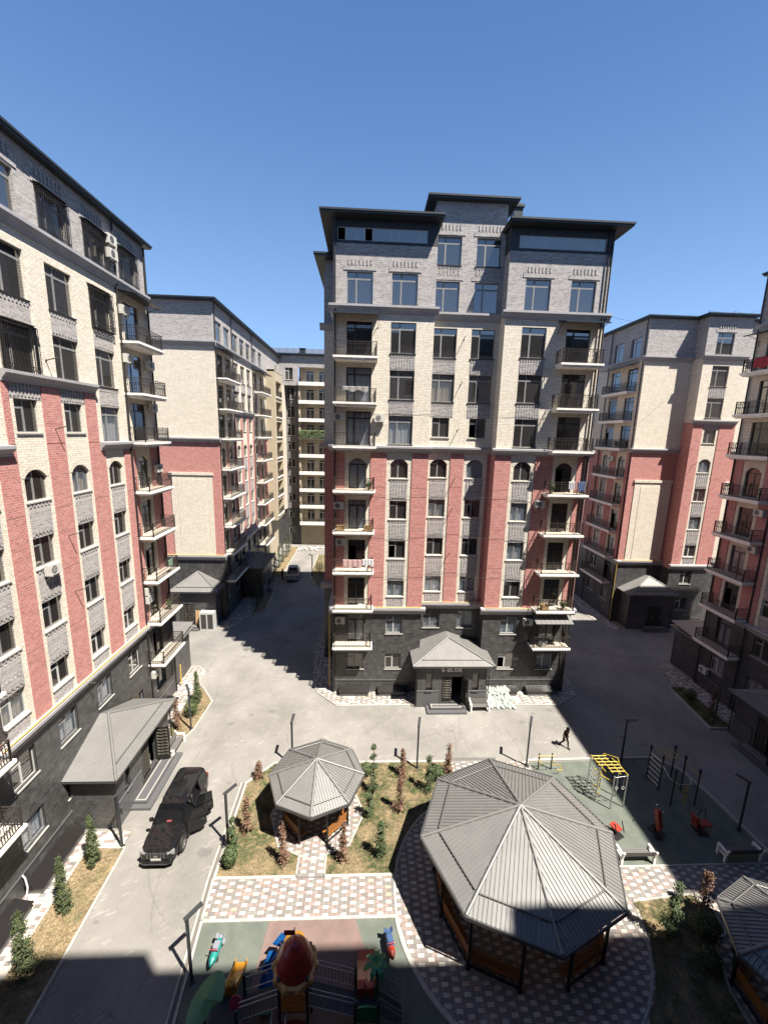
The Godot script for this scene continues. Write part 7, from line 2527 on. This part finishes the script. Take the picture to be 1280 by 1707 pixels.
func facade_details():
	var XC = fx(Vector3(0, 0, -32.7), Vector3.RIGHT)
	var A = [[-2.15, 23.4, "air conditioner left of the curtained balcony door high on the middle block"], [0.95, 23.4, "air conditioner right of the curtained balcony door high on the middle block"], [-2.15, 16.5, "air conditioner by the middle block's left balcony with clutter"], [-2.0, 13.5, "air conditioner above the blanket balcony"], [-2.0, 6.65, "air conditioner in the dark base at the middle block's left"], [14.15, 16.9, "air conditioner beside the middle block's right balconies"], [14.1, 6.6, "air conditioner under the striped awning of the middle block"]]
	for q in A: ac_unit(XC, q[0], q[1], q[2])
	var XL = fx(Vector3(-16.2, 0, 0), Vector3(0, 0, -1))
	var B = [[28.6, 33.5, "upper air conditioner of the pair under the left block's eaves"], [28.6, 32.7, "lower air conditioner of the pair under the left block's eaves"], [29.4, 29.7, "air conditioner beside the left block's top balcony"], [29.4, 26.7, "air conditioner beside the left block's second balcony from the top"], [32.2, 26.7, "air conditioner at the far end of the left block's second balcony"], [32.2, 23.7, "air conditioner at the far end of the left block's third balcony"], [32.3, 19.2, "air conditioner by the left block's arched balcony door"], [20.8, 15.0, "large air conditioner under a window of the left block"], [29.45, 10.4, "upper of two air conditioners by a low balcony of the left block"], [29.45, 9.75, "lower of two air conditioners by a low balcony of the left block"], [29.4, 3.7, "air conditioner on the dark base of the left block"]]
	for q in B: ac_unit(XL, q[0], q[1], q[2])
	var XR = fx(Vector3(31.4, 0, 0), Vector3(0, 0, 1))
	ac_unit(XR, -30.7, 16.8, "air conditioner by the right block's upper balcony")
	ac_unit(XR, -30.7, 13.8, "air conditioner by the right block's balcony with the red chair")
	ac_unit(XR, -33.0, 1.7, "air conditioner low on the right block's dark base")
	ac_unit(fx(Vector3(30.9, 0, 0), Vector3(0, 0, 1)), -50.6, 19.9, "air conditioner between arched doors of the right rear block")
	var XM = fx(Vector3(0, 0, -33.9), Vector3.RIGHT)
	var ys = [29.9, 26.5, 22.9, 18.9, 16.4, 12.5]
	var nm = ["topmost", "second", "third", "fourth", "fifth", "lowest"]
	for i in 6: wall_rod(XM, 7.45 - 0.05 * i, ys[i], "%s slanting rod up the middle of the middle block" % nm[i])
	ys = [22.3, 16.6, 13.4, 25.7, 7.6]
	nm = ["second", "third", "fourth", "topmost", "lowest"]
	for i in 5: wall_rod(XL, 22.4, ys[i], "%s slanting rod on the left block's red pilaster" % nm[i])
	var XQ = fx(Vector3(0, 0, -45.5), Vector3.RIGHT)
	wall_rod(XQ, 37.1, 19.9, "upper slanting rod on the right rear block's bay")
	wall_rod(XQ, 37.2, 10.2, "lower slanting rod on the right rear block's bay")
	# things on balconies
	cloth("pink blanket airing over a balcony rail of the middle block", "blanket", XC, -1.0, 12.5, 1.5, 0.6, "blanket", 1.08, "blanket")
	cloth("white sheet beside the pink blanket on the balcony rail", "bed_sheet", XC, 0.25, 12.55, 0.9, 0.5, "curtain", 1.1, "sheet")
	cloth("red banner with pale lines hung on the right block's top balcony", "banner", XR, -31.6, 29.0, 2.2, 0.75, "banner_red", 1.12, "banner")
	pot_plant("green plant on the middle block's arched balcony at the right", Vector3(14.8, 18.1, -32.0), 61)
	pot_plant("green plant on the middle block's arched balcony at the left", Vector3(0.2, 18.1, -32.1), 62)
	pot_plant("plant on the left rear block's top balcony", Vector3(-15.9, 28.08, -49.0), 63)
	# striped awning over the low right balcony
	var aw = thing("awning", "striped awning over the middle block's lowest right balcony", "awning", Vector3(16.0, 7.55, -32.7))
	for i in 16:
		var mb = MB.new()
		var x = -1.6 + i * 0.2
		mb.quad(Vector3(x, -0.35, 1.35), Vector3(x + 0.2, -0.35, 1.35), Vector3(x + 0.2, 0.15, 0.02), Vector3(x, 0.15, 0.02))
		mb.quad(Vector3(x + 0.2, -0.37, 1.35), Vector3(x, -0.37, 1.35), Vector3(x, 0.13, 0.02), Vector3(x + 0.2, 0.13, 0.02))
		part(aw, "stripe", mb.mesh(M["slat_grey" if i % 2 == 0 else "sheet_grey"]))
	var fr = MB.new()
	fr.bar(Vector3(-1.6, -0.38, 1.35), Vector3(1.6, -0.38, 1.35), 0.04); fr.bar(Vector3(-1.58, -0.4, 1.33), Vector3(-1.58, -0.05, 0.0), 0.03); fr.bar(Vector3(1.58, -0.4, 1.33), Vector3(1.58, -0.05, 0.0), 0.03)
	part(aw, "frame", fr.mesh(M["iron"]))
	# red chair on the right block's balcony
	var ch = thing("folding_chair", "red chair on a shaded balcony of the right block", "chair", Vector3(30.75, 11.5, -30.9), 0.6)
	var s = MB.new(); s.box(Vector3(-0.22, 0.42, -0.22), Vector3(0.22, 0.47, 0.22)); part(ch, "seat", s.mesh(M["trainer_red"]))
	var bk = MB.new(); bk.obox(rotxf(Vector3.RIGHT, -0.2, Vector3(0, 0.75, -0.24)), Vector3(0.22, 0.3, 0.02)); part(ch, "backrest", bk.mesh(M["trainer_red"]))
	for q in [[-0.2, -0.2], [0.2, -0.2], [-0.2, 0.2], [0.2, 0.2]]:
		var l = MB.new(); l.bar(Vector3(q[0], 0, q[1]), Vector3(q[0], 0.42, q[1]), 0.03); part(ch, "leg", l.mesh(M["trainer_red"]))
	# overhead cable between roofs
	var wp = []
	for i in 13: wp.append(Vector3(lerpf(17.9, 44, i / 12.0), lerpf(33.0, 37.3, i / 12.0) - 1.6 * sin(PI * i / 12.0), lerpf(-36, -47, i / 12.0)))
	var wm = MB.new()
	wm.tube(wp, 0.011, 4)
	single("cable", wm.mesh(M["iron"]), Vector3.ZERO, "thin cable slung from the middle block to the right rear roof", "cable")
	# solar panels on the roofs
	solar_rack("long solar array on the left of the distant roof", Vector3(-16.4, 36.9, -84.0), 0.0, 5, 1.3, 2.6)
	solar_rack("solar array on the right of the distant roof", Vector3(-9.4, 36.9, -84.0), 0.0, 4, 1.3, 2.6)
	solar_rack("left one of two small solar panels on the right rear roof", Vector3(40.6, 36.4, -49.5), 0.3, 2, 0.9, 1.4)
	solar_rack("right one of two small solar panels on the right rear roof", Vector3(43.6, 36.4, -49.5), 0.3, 2, 0.9, 1.4)
	var rv = MB.new()
	rv.box(Vector3(-0.5, 0, -0.5), Vector3(0.5, 0.9, 0.5)); rv.box(Vector3(-0.6, 0.9, -0.6), Vector3(0.6, 1.0, 0.6))
	single("roof_vent", rv.mesh(M["roof_dark"]), Vector3(-12.4, 36.9, -82.5), "dark vent box between the distant solar arrays", "vent")

func clutter():
	# white glazed cabinet by the left rear porch
	var c = thing("glazed_cabinet", "white framed glass cabinet standing outside the left rear porch", "cabinet", Vector3(-17.7, 0, -44.4))
	var f = MB.new()
	f.box(Vector3(-0.8, 0, -0.4), Vector3(0.8, 0.15, 0.4)); f.box(Vector3(-0.8, 2.05, -0.4), Vector3(0.8, 2.2, 0.4))
	f.box(Vector3(-0.8, 0.15, -0.4), Vector3(0.8, 2.05, -0.36)); f.box(Vector3(0.74, 0.15, -0.36), Vector3(0.8, 2.05, 0.4)); f.box(Vector3(-0.8, 0.15, -0.36), Vector3(-0.74, 2.05, 0.4))
	part(c, "casing", f.mesh(M["frame_white"]))
	for i in 2:
		var d = MB.new()
		var x = -0.73 + i * 0.74
		for e in [[0, 0.06, 0, 1.88], [0.66, 0.72, 0, 1.88], [0.06, 0.66, 0, 0.06], [0.06, 0.66, 1.82, 1.88]]: d.box(Vector3(x + e[0], 0.16 + e[2], 0.37), Vector3(x + e[1], 0.16 + e[3], 0.41))
		var dn = part(c, "door", d.mesh(M["frame_white"]))
		part(dn, "pane", pane_mesh(0.6, 1.76, "pane_dim"), mv(x + 0.36, 1.1, 0.39))
	var b = MB.new()
	b.obox(rotxf(Vector3.RIGHT, -0.08, Vector3(0, 1.05, 0)), Vector3(0.28, 1.05, 0.03))
	single("board", b.mesh(M["tan_board"]), Vector3(-18.95, 0, -44.75), "tan board leaning beside the white cabinet", "board")
	# crates and planks at the porch
	for i in 4:
		var p = MB.new()
		p.box(Vector3(-1.0, 0, -0.3), Vector3(1.0, 0.05, 0.3))
		single("plank", p.mesh(M["tan_board"]), Vector3(-20.6, 0.0 + i * 0.052, -44.6), ["lowest", "second", "third", "top"][i] + " plank in the low pile by the left rear porch", "plank", "planks by the left rear porch", 0.06 * i)
	# building rubble at the far end of the lane
	var r = RandomNumberGenerator.new(); r.seed = 13
	for i in 26:
		var mb = MB.new()
		var s = r.randf_range(0.15, 0.5)
		var rings = []
		for k in 4:
			var ring = []
			for j in 7:
				var a = TAU * j / 7
				var w = s * [0.5, 1.0, 0.9, 0.4][k] * r.randf_range(0.8, 1.2)
				ring.append(Vector3(w * cos(a), w * 0.6 * sin(a), s * (-0.8 + 0.53 * k)))
			rings.append(ring)
		mb.loft(rings, true, false)
		single("rubble_chunk", mb.mesh(M["rubble"]), Vector3(r.randf_range(-13.2, -6.5), s * 0.45, r.randf_range(-78.8, -76.6)), "pale lump in the rubble at the far end of the lane", "rubble", "rubble at the end of the lane", r.randf() * TAU)
	# hose at the left wall
	var h = MB.new()
	h.tube([Vector3(0, 1.25, 0), Vector3(0.12, 1.1, 0.02), Vector3(0.2, 0.6, 0.05), Vector3(0.22, 0.25, 0.2), Vector3(0.3, 0.08, 0.6), Vector3(0.2, 0.04, 1.2)], 0.04, 6)
	single("drain_hose", h.mesh(M["curtain"]), Vector3(-16.1, 0.06, -16.7), "white hose hanging down the left block's base between the cellar covers", "hose")
	# inspection cover and stains on the drive
	var mc = MB.new()
	mc.lathe([Vector2(0.36, 0.0), Vector2(0.36, 0.012), Vector2(0.0, 0.012)], 20)
	single("manhole_cover", mc.mesh(M["slat_grey"]), Vector3(-12.2, 0.0, -40.0), "round cover set in the drive at the lane's mouth", "manhole cover")
	# drainage grate at the entry
	var g = thing("drain_grate", "slotted drain grate in the kerb behind the large gazebo", "grate", Vector3(8.0, 0.0, -25.0))
	for i in 18:
		var mb = MB.new()
		mb.box(Vector3(-1.5 + i * 0.17, 0.01, -0.12), Vector3(-1.4 + i * 0.17, 0.03, 0.12))
		part(g, "bar", mb.mesh(M["slat_grey"]))

func crate(label, at, turn, k):
	var o = thing("wooden_crate", label, "crate", at, turn, "crates on the balconies")
	for z in [-0.2, 0.2]:
		for i in 3:
			var mb = MB.new()
			mb.box(Vector3(-0.3, 0.04 + i * 0.14, z - 0.012), Vector3(0.3, 0.14 + i * 0.14, z + 0.012))
			part(o, "slat", mb.mesh(M[k]))
	for x in [-0.3, 0.3]:
		var mb = MB.new()
		mb.box(Vector3(x - 0.012, 0.03, -0.188), Vector3(x + 0.012, 0.44, 0.188))
		part(o, "end_board", mb.mesh(M[k]))
	var f = MB.new()
	f.box(Vector3(-0.288, 0.03, -0.188), Vector3(0.288, 0.05, 0.188))
	part(o, "bottom", f.mesh(M[k]))

func balcony_clutter():
	mat("cloth_blue", Color(.10, .16, .30), 0.95); mat("cloth_grey", Color(.32, .31, .30), 0.95); mat("cloth_green", Color(.14, .22, .15), 0.95)
	var XC = fx(Vector3(0, 0, -32.7), Vector3.RIGHT)
	var XL = fx(Vector3(-16.2, 0, 0), Vector3(0, 0, -1))
	crate("pale crate on the middle block's left balcony with stacked boards", Vector3(-2.0, 14.81, -32.05), 0.1, "tan_board")
	crate("crate at the right end of the same cluttered left balcony", Vector3(0.2, 14.81, -32.0), -0.3, "tan_board")
	crate("crate on the lowest brick balcony at the middle block's right", Vector3(15.2, 8.23, -32.0), 0.2, "tan_board")
	crate("white crate on the dark-base balcony at the middle block's right", Vector3(15.4, 4.88, -32.0), 0.4, "frame_white")
	cloth("grey rug over the second balcony from the top at the middle block's left", "rug", XC, -0.9, 25.86, 1.9, 0.3, "cloth_grey", 1.08, "rug")
	cloth("blue towel on the arched balcony at the middle block's right", "towel", XC, 17.0, 19.12, 0.6, 0.7, "cloth_blue", 1.08, "towel")
	cloth("white towel next to the blue towel on the right arched balcony", "towel", XC, 16.2, 19.12, 0.5, 0.6, "curtain", 1.08, "towel")
	cloth("green cloth over the left block's low balcony rail", "towel", XL, 31.2, 12.5, 0.7, 0.5, "cloth_green", 1.14, "towel")
	pot_plant("plant on the middle block's lowest brick balcony at the right", Vector3(16.8, 8.23, -32.0), 64)
	pot_plant("plant on the left block's balcony above the dark base", Vector3(-15.6, 8.23, -31.6), 65)
	pot_plant("plant on the right rear block's balcony beside the cornice", Vector3(30.4, 21.53, -49.6), 66)
	# hedge along one distant balcony
	var fn = func(r): return [Vector3(r.randf_range(-4.2, 4.2), r.randf_range(0.0, 1.5), r.randf_range(-0.25, 0.25)), Vector3(0, 0.4, 1)]
	var hd = single("balcony_hedge", leaf_mesh("hedge", fn, 2600, 0.24, Color(.04, .07, .02), Color(.11, .15, .05), 5), Vector3(-8.6, 21.3, -79.5), "green hedge filling one balcony of the distant block", "hedge")
	hd.set_meta("category", "hedge")

func _ready():
	rng.seed = 20240611
	# camera
	var cam = Camera3D.new()
	cam.name = "camera"
	add_child(cam)
	cam.position = Vector3(0, 22.5, 0)
	cam.rotation_degrees = Vector3(-10.8, -2.6, 1.46)
	cam.fov = 102.58
	cam.near = 0.1; cam.far = 1500.0
	cam.current = true
	# sky and exposure
	var we = WorldEnvironment.new()
	we.name = "world_environment"
	var env = Environment.new()
	env.background_mode = Environment.BG_SKY
	var sm = ProceduralSkyMaterial.new()
	sm.sky_top_color = Color(0.160, 0.267, 0.414)
	sm.sky_horizon_color = Color(0.446, 0.562, 0.700)
	sm.sky_curve = 0.22
	sm.ground_horizon_color = Color(0.45, 0.47, 0.48)
	sm.ground_bottom_color = Color(0.25, 0.24, 0.23)
	sm.sun_angle_max = 1.0
	var sky = Sky.new()
	sky.sky_material = sm
	env.sky = sky
	env.tonemap_mode = Environment.TONE_MAPPER_LINEAR
	env.tonemap_exposure = 3.4
	env.sdfgi_enabled = true; env.ssao_enabled = true; env.ssil_enabled = true
	we.environment = env
	add_child(we)
	# sun: high, behind the viewer's right shoulder
	var sun = DirectionalLight3D.new()
	sun.name = "sun"
	add_child(sun)
	sun.look_at_from_position(Vector3.ZERO, Vector3(-0.412, -1.0, -0.364), Vector3(0, 0, -1))
	sun.light_energy = 1.5
	sun.light_color = Color(1.0, 0.968, 0.92)
	sun.light_angular_distance = 0.55
	sun.shadow_enabled = true
	make_materials()
	more_materials()
	ground()
	middle_block(); left_block(); right_block(); left_rear_block(); right_rear_block(); far_block(); home_block()
	objects()
